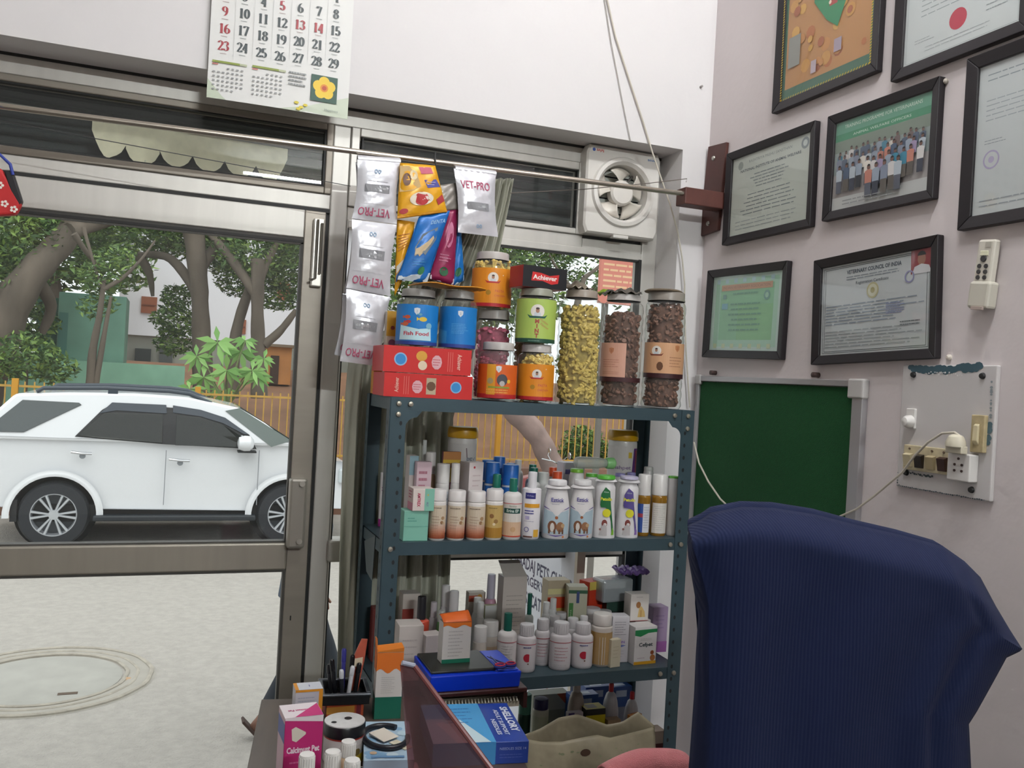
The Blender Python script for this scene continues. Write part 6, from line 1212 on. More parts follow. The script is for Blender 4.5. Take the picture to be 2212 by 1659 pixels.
for k in range(9):
    z = .52+.72*k/8; hw_ = .22*(1-.25*max(0, (k-6)/2)); dp = .028
    rg.append([(-hw_, -dp*.4, z), (-hw_*.9, -dp, z), (hw_*.9, -dp, z), (hw_, -dp*.4, z), (hw_, dp, z), (-hw_, dp, z)])
m.loft(rg).build('backrest', bl_, hc, smooth=True)
MB().box(-.24, .24, -.42, .06, .43, .51).build('seat', bl_, hc, bevel=.03)
MB().lathe([(.03, .06), (.03, .43)], 14, (0, -.2, 0)).build('gas_post', mat('#55585c', .3, .7), hc, smooth=True)
for k in range(5):
    a = 2*PI*k/5; lg = MB().tube([(.02*math.cos(a), -.2+.02*math.sin(a), .10), (.26*math.cos(a), -.2+.26*math.sin(a), .065)], .02, 8).build('base_leg', bl_, hc, smooth=True)
    MB().lathe([(.027, -.012), (.027, .012)], 14, (.26*math.cos(a), -.2+.26*math.sin(a), .027), ax='x').build('caster', bl_, lg, smooth=True)
# visitor chair with pink towel
pcx = at(1395, 1640, Y=1.5)
vc = thing('visitor_chair', 'low metal chair under the pink towel, bottom edge', 'chair', (pcx.x, 1.5, 0), 0)
ms = mat('#5a5c60', .4, .6)
for s in (-1, 1):
    MB().tube([(s*.078, .0, 0), (s*.078, 0, .44), (s*.07, .0, .85)], .010, 8).build('rear_leg', ms, vc, smooth=True)
    MB().tube([(s*.078, .30, 0), (s*.078, .30, .43)], .010, 8).build('front_leg', ms, vc, smooth=True)
MB().box(-.10, .10, .012, .32, .43, .46).build('seat', mat('#3a2c28', .6), vc, bevel=.01)
MB().box(-.075, .075, -.010, .010, .66, .862).build('backrest', mat('#3a2c28', .6), vc, bevel=.008)
pt = thing('pink_towel', 'salmon pink towel folded over the low chair back, bottom edge', 'towel', (pcx.x, 1.5, 0))
def pf(u, v):
    a = PI*(v-.5)*1.0; s = 2*u-1; zt = at(1395+80*s, 1622+16*max(0, -s)**1.5*2.2+8*max(0, s)**6, Y=1.5).z
    if v < .3: return (.090*s, -.032, zt-.03-(.3-v)*.7+.004*math.sin(9*u))
    if v > .7: return (.090*s, .032, zt-.03-(v-.7)*.7)
    k = (v-.3)/.4*PI; return (.090*s, -.032*math.cos(k), zt-.03+.03*math.sin(k))
MB().grid(pf, 26, 40).build('towel_cloth', mat('#c9787c', .95, noise=.05, nscale=60, bump=.5, bscale=500, sheen=.2), pt, smooth=True, thick=.005)
# ================================================================== STREET OUTSIDE
G = -.65
road = mat('#a8a49e', .9, noise=.08, nscale=16, bump=1.0, bscale=70)
struct(MB().box(-40, 60, 3.0, 60, G-.2, G).build('ground', road))
struct(MB().box(-6, 8, YF+.12, 3.35, G, -.02).build('plinth_step', mat('#a19c94', .9, noise=.1, nscale=6)))
struct(MB().box(-2.9, 2.2, YF+.1, YF+.12, G, 0).build('trim_2', mat('#a19c94', .9)))
# manhole
t = thing('manhole_cover', 'round stone manhole cover set in the road, lower left', 'manhole cover', (*at(95, 1468, Z=G).xy, G))
MB().lathe([(.50, -.02), (.50, .004), (.49, .008)], 40).build('cover', mat('#a3a29c', .85, noise=.08, nscale=5, bump=.3, bscale=20), t, smooth=True)
MB().lathe([(.52, .001), (.56, .010), (.66, .010), (.72, .001)], 40, cap=False).build('rim', mat('#a29e96', .9, noise=.08, nscale=5, bump=.6, bscale=15), t, smooth=True)
rg_ = MB()
for r_, k_ in ((.53, .014), (.60, .012), (.69, .016)): rg_.tube([(r_*math.cos(a*PI/24)*(1+.008*math.sin(a*1.7)), r_*math.sin(a*PI/24), .006) for a in range(49)], k_, 6)
rg_.build('raised_ring', mat('#a8a297', .9, noise=.15, nscale=14, bump=.6, bscale=40), t, smooth=True)
MB().box(.12, .24, -.36, -.32, .008, .011).build('lifting_slot', mat('#5a4c40', .9), t)
t = tag(MB().lathe([(.02, 0), (.035, .006), (.01, .014)], 8, tuple(at(275, 1468, Z=G)+Vector((0, 0, .001)))).build('pebble', mat('#b89878', .8)), 'small tan pebble on the road right of the manhole', 'pebble')
# rolling shutter above the glazing
t = thing('rolling_shutter', 'dark rolling shutter housing outside above the door and windows', 'shutter', (-.3, 3.04, 2.16))
MB().box(-2.4, 2.2, .06, .40, 0, .9).build('housing', mat('#3a3f40', .6), t)
m = MB()
for k in range(9): m.lathe([(.030, -2.35), (.030, 2.15)], 8, (0, .045, .06+k*.055), ax='x', sy=.5)
m.build('slat_curtain', mat('#4d5354', .5, .2), t, smooth=True)
struct(MB().box(-8, 9, 3.55, 3.7, 2.75, 3.6).box(-8, 9, 2.99, 3.7, 3.2, 3.3).build('facade_beam', mat('#b0aaa2', .9)))
# ------------------------------------------------------------------ SUV
CY = 11.5
def c2(x, y): q = at(x/2.074, 440+y/2.074, Y=CY); return (q.x-cx0, q.z-G)
cx0 = at(238/2.074, 440+1397/2.074, Y=CY).x; wz = at(238/2.074, 440+1397/2.074, Y=CY).z-G
suv = thing('suv', 'white sport utility car parked across the road', 'car', (cx0, CY, G))
cw_ = mat('#dfe2e6', .22, coat=.6); cbk = mat('#14171b', .4); cgl = mat('#27322f', .06, .0, coat=1)
wf_ = at(1290/2.074, 440+1405/2.074, Y=CY).x-cx0
belt = c2(600, 1062)[1]; roofz = c2(400, 838)[1]
def yin(z): return 0 if z < belt else (z-belt)*.28
def arcp(cx, r, a0, a1, n=12): return [(cx+r*math.cos(math.radians(a0+(a1-a0)*i/n)), wz+r*math.sin(math.radians(a0+(a1-a0)*i/n))) for i in range(n+1)]
zs = c2(700, 1368)[1]
lower = [(-.98, zs+.05), (-.45, zs+.02)]+[(max(-.46, x), z) for x, z in arcp(0, .46, 185, 0) if z > zs][::1]+[(.50, zs)]+[(wf_-.48, zs-.02)]+[(x+wf_, z) for x, z in arcp(0, .46, 180, -5) if z > zs-.05]+[(wf_+.75, zs), (wf_+.86, zs+.15), (wf_+.85, .95), (wf_+.70, 1.06), (wf_+.2, 1.14), (c2(1300, 1080)[0], c2(1300, 1068)[1]), (c2(1150, 1090)[0], belt+.01), (c2(340, 1040)[0], belt+.01), (-.75, belt+.02), (-1.0, belt-.05), (-1.04, .75)]
green = [(-.95, belt-.02), (c2(1330, 1085)[0], belt-.03), c2(1300, 1068), c2(1190, 985), c2(1075, 918), c2(960, 893), c2(850, 868), c2(600, 850), c2(300, 846), c2(60, 852), (c2(0, 915)[0]-.02, c2(0, 915)[1]), (-.86, belt+.20)]
CW = 1.84
body = MB().loft([[(x, .06, z) for x, z in lower], [(x, 0, z) for x, z in lower], [(x, CW, z) for x, z in lower]]).build('body', cw_, suv, bevel=.03)
MB().loft([[(x, yin(z)+.0, z) for x, z in green], [(x, CW-yin(z), z) for x, z in green]]).build('cabin', cw_, suv, bevel=.04)
def sglass(name, pts, m=cgl, off=.012, par=suv, th=.03):
    P_ = [c2(*p_) for p_ in pts]
    return MB().prism([(x, yin(z)-off, z) for x, z in P_], (0, th, 0)).build(name, m, par, bevel=.004)
sglass('visor', [(440, 945), (500, 892), (745, 903), (748, 940), (740, 942), (520, 928), (450, 940)], mat('#39414b', .2), .022)
sglass('visor', [(775, 905), (900, 925), (1010, 960), (1115, 1034), (1095, 1034), (1000, 985), (900, 955), (775, 938)], mat('#39414b', .2), .022)
sglass('rear_quarter_window', [(-10, 1022), (105, 1024), (362, 903), (350, 893), (95, 880), (-10, 965)], mat('#2c383a', .05, coat=1))
sglass('window_surround', [(335, 1043), (455, 925), (505, 897), (900, 925), (1010, 960), (1118, 1036), (1150, 1100), (740, 1078)], cbk, .010)
sglass('rear_door_window', [(350, 1038), (465, 938), (730, 945), (728, 1072), (450, 1050)], mat('#121917', .03), .018)
sglass('front_door_window', [(792, 950), (900, 958), (1000, 990), (1095, 1050), (1110, 1092), (785, 1082)], mat('#121917', .03), .018)
WS = [c2(1012, 930), c2(1075, 918), c2(1305, 1062), c2(1215, 1090)]
MB().prism([(x, yin(z)-.012, z) for x, z in WS], (0, .03, 0)).build('windscreen_side', mat('#4f5d58', .08, coat=1), suv)
a_, b_ = c2(1080, 925), c2(1295, 1062)
MB().hexa([(a_[0], .25, a_[1]), (a_[0], CW-.25, a_[1]), (b_[0], CW-.1, b_[1]), (b_[0], .1, b_[1]), (a_[0]+.01, .25, a_[1]+.03), (a_[0]+.01, CW-.25, a_[1]+.03), (b_[0]+.02, CW-.1, b_[1]+.02), (b_[0]+.02, .1, b_[1]+.02)]).build('windscreen', cgl, suv)
for y_ in (yin(roofz)+.02, CW-yin(roofz)-.06):
    m = MB(); P_ = [c2(155, 852), c2(185, 836), c2(470, 836), c2(760, 850), c2(850, 862), c2(950, 905)]
    m.tube([(x, y_, z+.02) for x, z in P_], .025, 8); m.box(c2(480, 845)[0], c2(525, 845)[0], y_-.02, y_+.03, c2(480, 866)[1], c2(480, 836)[1]+.02)
    m.build('roof_rail', mat('#2e3a46', .4), suv, smooth=True)
for x in ((320, 1108), (758, 1140)):
    q1, q2_ = c2(*x), c2(x[0]+92, x[1]+6); hd = MB().lathe([(.001, -.004), (.03, 0), (.035, .01)], 16, ((q1[0]+q2_[0])/2+.01, -.01, q1[1]-.055), ax='y').build('handle_cup', mat('#8a9096', .3), suv, smooth=True)
    MB().tube([(q1[0], -.02, q1[1]-.01), ((q1[0]+q2_[0])/2, -.04, q1[1]-.022), (q2_[0], -.02, q2_[1]-.015)], .017, 8).build('handle_bar', mat('#c9ccd0', .15, .8), hd, smooth=True)
mi = c2(1098, 1070); MB().lathe([(.02, -.10), (.09, -.085), (.115, -.02), (.11, .05), (.06, .09), (.01, .1)], 18, (mi[0], -.14, mi[1]), ax='x', sy=.85).build('door_mirror', cw_, suv, smooth=True)
MB().box(mi[0]-.09, mi[0]+.13, -.16, .02, mi[1]-.115, mi[1]-.095).build('mirror_arm', cbk, suv)
m = MB()
for x in (745, 1162): q1, q2_ = c2(x, 1105), c2(x-6 if x == 745 else x-12, 1350); m.hexa([(q1[0]-.005, -.003, q2_[1]), (q1[0]+.005, -.003, q2_[1]), (q1[0]+.005, .01, q2_[1]), (q1[0]-.005, .01, q2_[1]), (q1[0]-.005, -.003, q1[1]), (q1[0]+.005, -.003, q1[1]), (q1[0]+.005, .01, q1[1]), (q1[0]-.005, .01, q1[1])])
m.build('door_seam', mat('#8a8e94', .5), suv)
MB().box(.42, wf_-.40, -.06, .10, zs-.14, zs-.07).build('running_board', mat('#1d242b', .45), suv, bevel=.02)
MB().box(-.4, wf_+.4, .08, CW-.08, zs-.16, zs+.04).build('underbody', mat('#101214', .8), suv)
for cx_ in (0, wf_): MB().lathe([(.452, 0), (.452, 1.30)], 30, (cx_, .27, wz), ax='y').build('wheel_well', mat('#0c0d0f', .9), suv)
m = MB()
for cx_ in (0, wf_): m.grid(lambda u, v, cx_=cx_: (cx_+(.455+.075*v)*math.cos(PI*(1-u)*1.04-.06), -.016*math.sin(PI*min(1, v+.25)), wz+(.455+.075*v)*math.sin(PI*(1-u)*1.04-.06)), 22, 4)
m.build('wheel_arch', cw_, suv, smooth=True)
MB().box(-.45, -.38, .02, .25, zs-.15, zs+.1).build('mud_flap', cbk, suv)
for cx_ in (0, wf_):
    for y_, sg in ((.02, 1), (CW-.26, -1)):
        wh_ = MB().lathe([(.25, 0), (.36, .01), (.385, .05), (.385, .19), (.36, .24), (.25, .24)], 40, (cx_, y_, wz), ax='y', cap=False).build('tyre', mat('#20242a', .75), suv, smooth=True)
        if sg > 0:
            MB().lathe([(.255, .03), (.265, .004), (.24, .004), (.225, .06), (.225, .1)], 40, (cx_, y_, wz), ax='y', cap=False).build('rim', mat('#c3c8cf', .25, .6), wh_, smooth=True)
            MB().lathe([(.23, .12), (.22, .125), (.01, .125)], 30, (cx_, y_, wz), ax='y').build('brake_disc', mat('#454a50', .5), wh_)
            m = MB().lathe([(.06, .03), (.055, .012), (.01, .008)], 20, (cx_, y_, wz), ax='y')
            for k in range(6):
                for d_ in (-.16, .16):
                    a = 2*PI*k/6+d_; e = a+(-d_)*.15; m.tube([(cx_+.05*math.cos(a), y_+.02, wz+.05*math.sin(a)), (cx_+.24*math.cos(a), y_+.012, wz+.24*math.sin(a))], [.012, .017], 6)
            m.build('spokes', mat('#c9ced4', .25, .5), wh_, smooth=True)
MB().box(wf_+.62, wf_+.84, -.01, .2, .78, .98).build('headlamp', mat('#c9d2d6', .1), suv, bevel=.03)
# ------------------------------------------------------------------ person walking past, hidden but for the trailing foot and thigh
ft = at(535, 1560, Z=G+.07); PY = ft.y+.0
hipx = ft.x+.29
pe = thing('person', 'person in dark jeans and brown sandals walking past outside the door', 'person', (hipx, PY, G))
def skin(name, pts, edges, rad, m_, par, sub=2):
    me = bpy.data.meshes.new(name); me.from_pydata(pts, edges, []); o = bpy.data.objects.new(name, me); COL.objects.link(o); o.parent = par
    sk = o.modifiers.new('k', 'SKIN'); sk.use_smooth_shade = True
    for i, v in enumerate(me.skin_vertices[0].data): v.radius = rad[i] if isinstance(rad[i], tuple) else (rad[i], rad[i]); v.use_root = i == 0
    s_ = o.modifiers.new('s', 'SUBSURF'); s_.levels = sub; s_.render_levels = sub; me.materials.append(m_); return o
skn = mat('#7a5240', .6)
H0 = .90
pts = [(0, 0, H0), (.02, 0, 1.15), (.03, 0, 1.36), (.035, 0, 1.47), (.05, 0, 1.57), (.055, 0, 1.65),
 (0, -.09, H0-.05), (.16, -.09, .49), (.27, -.09, .14), (.28, -.09, .07), (.41, -.09, .03),
 (0, .09, H0-.05), (.0, .09, .50), (-.16, .09, .20), (-.20, .09, .13), (-.28, .09, .05)]
pts = [(x, -y, z) for x, y, z in pts]
ed = [(0, 1), (1, 2), (2, 3), (3, 4), (4, 5), (0, 6), (6, 7), (7, 8), (8, 9), (9, 10), (0, 11), (11, 12), (12, 13), (13, 14), (14, 15)]
n0 = len(pts); pts.append((.05, 0, 1.72)); ed.append((5, n0))
for s in (-1, 1):
    b0 = len(pts); sw = .08*s
    pts += [(.03, s*.17, 1.36), (-.0+sw*.4, s*.20, 1.08), (sw+.06, s*.19, .86), (sw+.09, s*.19, .78)]; ed += [(2, b0), (b0, b0+1), (b0+1, b0+2), (b0+2, b0+3)]
    for k in range(5):
        f0 = len(pts); dy = (k-2)*.016; L = [.04, .075, .082, .078, .06][k]
        if k == 0: pts += [(sw+.10, s*.19-.03*s, .775), (sw+.125, s*.19-.045*s, .745)]
        else: pts += [(sw+.105, s*.19+dy*s, .74), (sw+.115, s*.19+dy*s, .78-L-.01)]
        ed += [(b0+3, f0), (f0, f0+1)]
rad = [(.12, .15), (.11, .14), (.11, .16), .052, .088, .098, .09, .065, .045, .04, .03, .09, .065, .045, .04, .03, .07]
for s in (-1, 1):
    rad += [.055, .042, .032, .028]
    for k in range(5): rad += [.011, .008]
skin('body', pts, ed, rad, skn, pe)
jn = MB()
for L_ in (pts[6:9], pts[11:14]):
    a_, b_, c_ = (Vector(q) for q in L_)
    jn.tube([tuple(a_+Vector((0, 0, .02))), tuple(a_.lerp(b_, .35)), tuple(a_.lerp(b_, .8)), tuple(b_), tuple(b_.lerp(c_, .4)), tuple(c_)], [.088, .096, .078, .074, .075, .066], 14)
jn.loft([[(rx_*math.cos(k*PI/10), ry_*math.sin(k*PI/10), z_) for k in range(20)] for z_, rx_, ry_ in ((.74, .07, .13), (.79, .12, .168), (.86, .132, .172), (.95, .125, .160))])
jn.build('jeans', mat('#1b232e', .85, noise=.15, nscale=20), pe, smooth=True, ang=60)
MB().loft([[(cx_+rx_*math.cos(k*PI/10), ry_*math.sin(k*PI/10), z_) for k in range(20)] for z_, cx_, rx_, ry_ in ((.84, 0, .150, .178), (.98, .005, .138, .165), (1.15, .012, .142, .178), (1.28, .022, .140, .195), (1.36, .028, .122, .185), (1.41, .032, .085, .12), (1.44, .035, .062, .065))]).build('shirt', mat('#3d4a5a', .85), pe, smooth=True)
for s in (-1, 1): skin('sleeve', [(.03, s*.15, 1.36), (.02+s*.01, s*.19, 1.28), (s*.03, s*.20, 1.12)], [(0, 1), (1, 2)], [.07, .068, .06], mat('#3d4a5a', .85), pe)
skin('hair', [(.03, 0, 1.735), (.01, 0, 1.69), (.0, 0, 1.62), (.01, 0, 1.56)], [(0, 1), (1, 2), (2, 3)], [.09, .10, .09, .06], mat('#1a1614', .8), pe)
MB().lathe([(.016, -.02), (.013, .0), (.005, .022)], 8, (.138, 0, 1.625), ax='x').build('nose', skn, pe, smooth=True)
m = MB(); [m.lathe([(.008, -.004), (.008, .004)], 8, (.136, s*.03, 1.655), ax='x') for s in (-1, 1)]; m.build('eye', mat('#1a1412', .3), pe)
MB().box(.11, .132, -.022, .022, 1.575, 1.583).build('mouth', mat('#6a342c', .6), pe)
m = MB(); [m.lathe([(.02, -.006), (.024, .006)], 10, (.06, s*.085, 1.63), ax='y') for s in (-1, 1)]; m.build('ear', skn, pe, smooth=True)
for x, z, ry_, y_ in ((-.25, .035, -.85, -.09), (.34, .012, 0, .09)):
    sd = MB(); sd.T = Matrix.Translation((x, y_, z)) @ Matrix.Rotation(-ry_, 4, 'Y'); sd.box(-.12, .13, -.045, .045, -.010, .006).tube([(.04, -.045, 0), (.03, 0, .06), (.04, .045, 0)], .012, 6); sd.build('sandal', mat('#3a241c', .7), pe, bevel=.004)
# ------------------------------------------------------------------ sandwich board
pL, pR = at(1112, 1196, Z=.90), at(1236, 1262, Z=.90)
d_ = (pR-pL); L_ = d_.length
sb2 = thing('sidewalk_sign', 'white standing clinic signboard with black lettering outside the window', 'sign', (pL.x, pL.y, -.02), math.atan2(d_.y, d_.x))
MB().box(-.03, L_+.02, 0, .02, 0.0, 1.04).build('board', mat('#dfe1ea', .5), sb2, bevel=.003)
MB().box(-.05, -.03, -.005, .025, .0, 1.06).build('frame_post', mat('#d8cfc0', .6), sb2); MB().box(L_+.02, L_+.04, -.005, .025, .0, 1.06).build('frame_post', mat('#d8cfc0', .6), sb2)
MB().box(.0, L_, .02, .20, .0, .03).build('foot', mat('#8a7c6a', .6), sb2)
p = Print(flat(0)); bk_c = '#3a3a58'
for s_, z, hh2, w2 in (('NAADAJ PETS CLINIC', .905, .066, .98), ('& SURGERY CENTRE', .845, .050, .95), ('DOGS, CATS, RABBITS', .775, .066, .98)): p.text(s_, L_*.5, z, hh2, bk_c, bold=.02, w=L_*w2)
p.lines(L_*.05, .48, L_*.95, .62, 3, '#b0605a', 3, .3); p.lines(L_*.05, .1, L_*.9, .30, 3, '#b84a40', 4, .4); p.build('lettering', sb2)
# ------------------------------------------------------------------ railing, bank, low walls
fy = 14.0
zt_f, zb_f = 1.20, .15
struct(MB().box(-30, 40, fy-.15, fy+.15, G, .12).build('kerb_wall', mat('#7e5c4c', .9, noise=.2, nscale=3)))
fyel = mat('#b9913f', .6, noise=.15, nscale=6)
for i, lab_ in enumerate(('behind the tail of the car', 'right behind the middle of the car', 'behind the bonnet of the car', 'hidden behind the door stile and curtain', 'left of the slanting pale trunk', 'right of the slanting pale trunk, by the bush', 'at the far right, behind the yellow lidded jar')):
    x0 = -4.4+i*2.4
    t = thing('railing_panel', 'yellow steel railing panel with upright bars, '+lab_, 'railing', (x0, fy, .12), group='yellow railing panels along the far kerb')
    MB().box(0.045, 2.355, -.02, .02, 1.0, 1.03).box(0.045, 2.355, -.02, .02, .12, .15).build('rail', fyel, t)
    MB().box(-.04, .04, -.04, .04, 0, 1.12).build('post', mat('#c98f1e', .5), t)
    m = MB()
    for k in range(1, 20): m.box(k*.12-.009, k*.12+.009, -.009, .009, .06, 1.08)
    m.build('pickets', fyel, t)
earth = mat('#7d5a42', .95, noise=.25, nscale=1.2, bump=.8, bscale=6)
bankz = lambda y: .1+1.45*min(1, max(0, (y-fy-.3)/10))
struct(MB().grid(lambda u, v: (-30+75*u, fy+.3+40*v, bankz(fy+.3+40*v)+.12*math.sin(u*40)*math.sin(min(1, v*4)*3)), 60, 40).build('earth_bank', earth))
grn = mat('#6b9684', .8, noise=.15, nscale=2)
a, b = at(128, 630, Y=17), at(266, 790, Y=17)
t = thing('utility_kiosk', 'tall dark green painted kiosk among the trees, left', 'kiosk', ((a.x+b.x)/2, 17, .4))
hwk = (b.x-a.x)/2
MB().box(-hwk, hwk, 0, 1.2, 0, a.z-.4).build('kiosk_body', grn, t, bevel=.01)
MB().box(-hwk+.02, -hwk+.16, -.01, 0, .5, a.z-.75).build('dark_panel', mat('#4a7a70', .7), t)
MB().box(-hwk-.35, -hwk, .2, 1.0, 0, a.z-.5).build('side_wing', mat('#4c7668', .8, noise=.15, nscale=3), t)
tag(MB().box(-5, at(400, 790, Y=16.7).x, 16.7, 16.85, .4, at(300, 786, Y=16.7).z).build('low_wall', mat('#80b098', .8, noise=.12, nscale=3)), 'long low pale green wall below the kiosk and white house', 'wall')
# white house
wy = 26
a = at(262, 560, Y=wy); b = at(700, 742, Y=wy)
t = thing('white_house', 'white house behind the trees with brown shuttered windows', 'building', (a.x, wy, 1.2))
MB().box(0, 9, 0, 6, 1.05, 4.6).build('upper_wall', mat('#dfe0e6', .8), t)
MB().box(-.6, 9, .1, 6, 0, 1.05).build('plinth', mat('#8a8c84', .9, noise=.2, nscale=1), t)
MB().box(-.8, 9.3, -.5, 6.5, 4.6, 4.75).build('roof_slab', mat('#c9c6c0', .9), t)
MB().box(-.3, .25, -.3, 5, 3.1, 4.6).build('stair_tower', mat('#cfd0d6', .8), t)
brw = mat('#8e5236', .7)
for (x0, y0, x1, y1) in ((306, 640, 338, 678), (515, 690, 530, 722), (326, 540, 342, 552), (600, 610, 625, 650)):
    p0_, p1_ = at(x0, y0, Y=wy), at(x1, y1, Y=wy); w_ = MB().box(p0_.x-a.x, p1_.x-a.x, -.06, .02, p1_.z-1.2, p0_.z-1.2).build('window', brw, t)
    MB().box(p0_.x-a.x+.03, p1_.x-a.x-.03, -.08, -.06, (p1_.z+p0_.z)/2-1.22, (p1_.z+p0_.z)/2-1.19).build('window_bar', mat('#6a3a26', .7), w_)
m = MB()
for (x0, x1, c_) in ((292, 325, 0), (345, 372, 1)):
    p0_, p1_ = at(x0, 752, Y=wy), at(x1, 785, Y=wy); MB().box(p0_.x-a.x, p1_.x-a.x, 0, .12, p1_.z-1.2, p0_.z-1.2).build('vent_window', mat('#2c3434', .6) if c_ == 0 else mat('#4a5050', .6), t)
a, b = at(575, 748, Y=22), at(628, 805, Y=22)
t = thing('orange_shed', 'small orange brick shed with a dark doorway, beyond the railing', 'shed', (a.x, 22, b.z-.3))
MB().box(0, b.x-a.x, 0, 1.5, 0, a.z-b.z+.3).build('shed_wall', mat('#b07844', .8, noise=.1, nscale=4), t)
MB().box(.12, .32, -.02, 0, .0, (a.z-b.z)*.65+.3).build('doorway', mat('#3c2a22', .8), t)
MB().box(-.08, b.x-a.x+.08, -.1, 1.6, a.z-b.z+.3, a.z-b.z+.36).build('shed_roof', mat('#7a6a58', .8), t)
# ------------------------------------------------------------------ trees
bark = mat('#5f564c', .95, noise=.3, nscale=3, bump=.8, bscale=9, stretch=(1, 1, .3))
barkp = mat('#8a7670', .95, noise=.2, nscale=4, bump=.6, bscale=12)
leafm = [mat('#5c7a3a', .6), mat('#43622c', .6), mat('#7d9a48', .6), mat('#34502a', .7)]
for m_ in leafm: m_.node_tree.nodes['Principled BSDF'].inputs['Subsurface Weight'].default_value = 0
def crown(t, blobs, n, s, seed, name='foliage', mi=None):
    rd = random.Random(seed); m = MB(); o = Vector(t.location); tot = sum(b[3]**2 for b in blobs)
    for (x, y, z, r) in blobs:
        for _ in range(int(n*r*r/tot)):
            v = Vector((rd.gauss(0, 1), rd.gauss(0, 1), rd.gauss(0, 1))).normalized()*r*rd.uniform(.35, 1.05)**.6
            c = Vector((x, y, z))+Vector((v.x, v.y, v.z*.75))-o
            d = Vector((rd.gauss(0, 1), rd.gauss(0, 1), rd.gauss(0, .6))).normalized(); e = d.cross(Vector((rd.gauss(0, 1), rd.gauss(0, 1), rd.gauss(0, 1)))).normalized(); k = s*rd.uniform(.6, 1.3)
            m._a([c-d*k, c+e*k*.35, c+d*k, c-e*k*.35], [(0, 1, 2, 3)], mi if mi is not None else rd.choice((0, 0, 1, 1, 2, 3)))
    return m.build(name, leafm, t)
def smooth_path(P, R, k=5):
    Q, W = [], []; n = len(P)
    for i in range(n-1):
        a, b, c, d = P[max(0, i-1)], P[i], P[i+1], P[min(n-1, i+2)]
        for j in range(k):
            t_ = j/k; Q.append(tuple(.5*((2*b)+(c-a)*t_+(2*a-5*b+4*c-d)*t_*t_+(3*b-a-3*c+d)*t_**3))); W.append((R[i]+(R[i+1]-R[i])*t_)*(1+.05*math.sin(9*i+2.1*j)))
    return Q+[tuple(P[-1])], W+[R[-1]]
def pp(px, py, Y): return at(px, py, Y=Y)
def tree(label, base, Y, limbs, blobs, n, s, seed, bk2=bark):
    """limbs: list of (radius list, [(px,py,dY)...]); blobs: (px,py,dY,r)"""
    b0 = pp(base[0], base[1], Y); t = thing('tree', label, 'tree', b0, group=None); o = Vector(b0)
    for i, (rr_, path) in enumerate(limbs): MB().tube(*smooth_path([pp(x, y, Y+dy)-o for x, y, dy in path], rr_), 10).build('trunk' if i == 0 else 'branch', bk2, t, smooth=True)
    if blobs: crown(t, [(*pp(x, y, Y+dy), r) for x, y, dy, r in blobs], n, s, seed)
    return t
tree('big old tree with a thick slanting limb at the left edge', (-40, 860), 15.5,
     [([.34, .30, .24, .20, .17], [(-60, 900, 0), (10, 690, 0), (70, 590, 0), (135, 520, .3), (190, 440, .5)]), ([.12, .09, .06], [(70, 590, 0), (110, 660, .5), (90, 720, .6)]), ([.14, .1, .05], [(150, 500, .2), (250, 470, .8), (360, 430, 1)]), ([.05, .035, .02], [(160, 505, 0), (200, 560, .2), (250, 590, .4)])],
     [(30, 500, .5, .9), (-40, 600, .6, 1.0), (110, 440, 1, .9), (230, 450, 1.5, .8), (60, 700, 1.2, .5), (20, 740, 1, .45), (200, 540, 1.8, .35)], 13000, .06, 1)
tree('slender twiggy tree growing before the green kiosk', (205, 800), 15.0, [([.07, .06, .045, .03], [(195, 840, 0), (200, 760, 0), (215, 680, 0), (225, 600, 0)]), ([.05, .04, .02], [(205, 840, 0), (222, 740, 0), (240, 640, 0)]), ([.04, .03, .02, .015], [(222, 625, 0), (265, 600, .1), (305, 560, .2), (335, 520, .3)]), ([.03, .02, .01], [(180, 490, 0), (200, 560, 0), (222, 630, 0)])],
     [(215, 600, .2, .35), (210, 660, .3, .3), (245, 560, .3, .3)], 900, .05, 2)
tree('broad trunked tree in the middle of the door view', (432, 780), 17, [([.19, .17, .15, .17, .20], [(440, 860, 0), (436, 760, 0), (432, 650, 0), (425, 560, 0), (415, 470, 0)]), ([.12, .09, .06], [(425, 590, 0), (480, 520, .3), (560, 470, .6)]), ([.11, .08, .05], [(432, 640, 0), (370, 560, .5), (300, 550, .8)]), ([.1, .07, .03], [(300, 552, .8), (322, 590, .8), (330, 640, .8)])],
     [(420, 480, 1, 1.0), (340, 500, 1.5, .7), (470, 540, 1.5, .6), (380, 690, 1.0, .45), (375, 740, 1.0, .35), (380, 640, 1.0, .3)], 10000, .058, 3)
tree('forked tree with grey aerial roots near the door stile', (556, 800), 16.5, [([.15, .13, .11, .13], [(560, 860, 0), (558, 760, 0), (556, 660, 0), (558, 560, 0)]), ([.13, .10, .08], [(500, 860, .3), (510, 720, .3), (540, 620, .3)]), ([.09, .07, .05], [(570, 745, 0), (605, 715, 0), (640, 670, 0)]), ([.10, .08, .06], [(556, 640, 0), (500, 560, .2), (450, 500, .5)]), ([.08, .06, .04], [(556, 620, 0), (590, 540, 0), (640, 480, 0)])],
     [(560, 540, .6, .85), (630, 570, .8, .7), (520, 600, 1.2, .5), (600, 640, 1, .4), (650, 500, .5, .8)], 10000, .056, 4)
tree('pale slanting trunk crossing the view through the top rack gap', (1190, 1010), 13.1, [([.20, .19, .18, .19, .20, .17, .12], [(1225, 1060, 0), (1190, 1000, 0), (1160, 940, 0), (1110, 885, 0), (1060, 820, 0), (990, 720, .2), (940, 560, .4)])], [(960, 500, .8, 1.1), (1020, 470, 1, .9)], 5000, .07, 5, barkp)
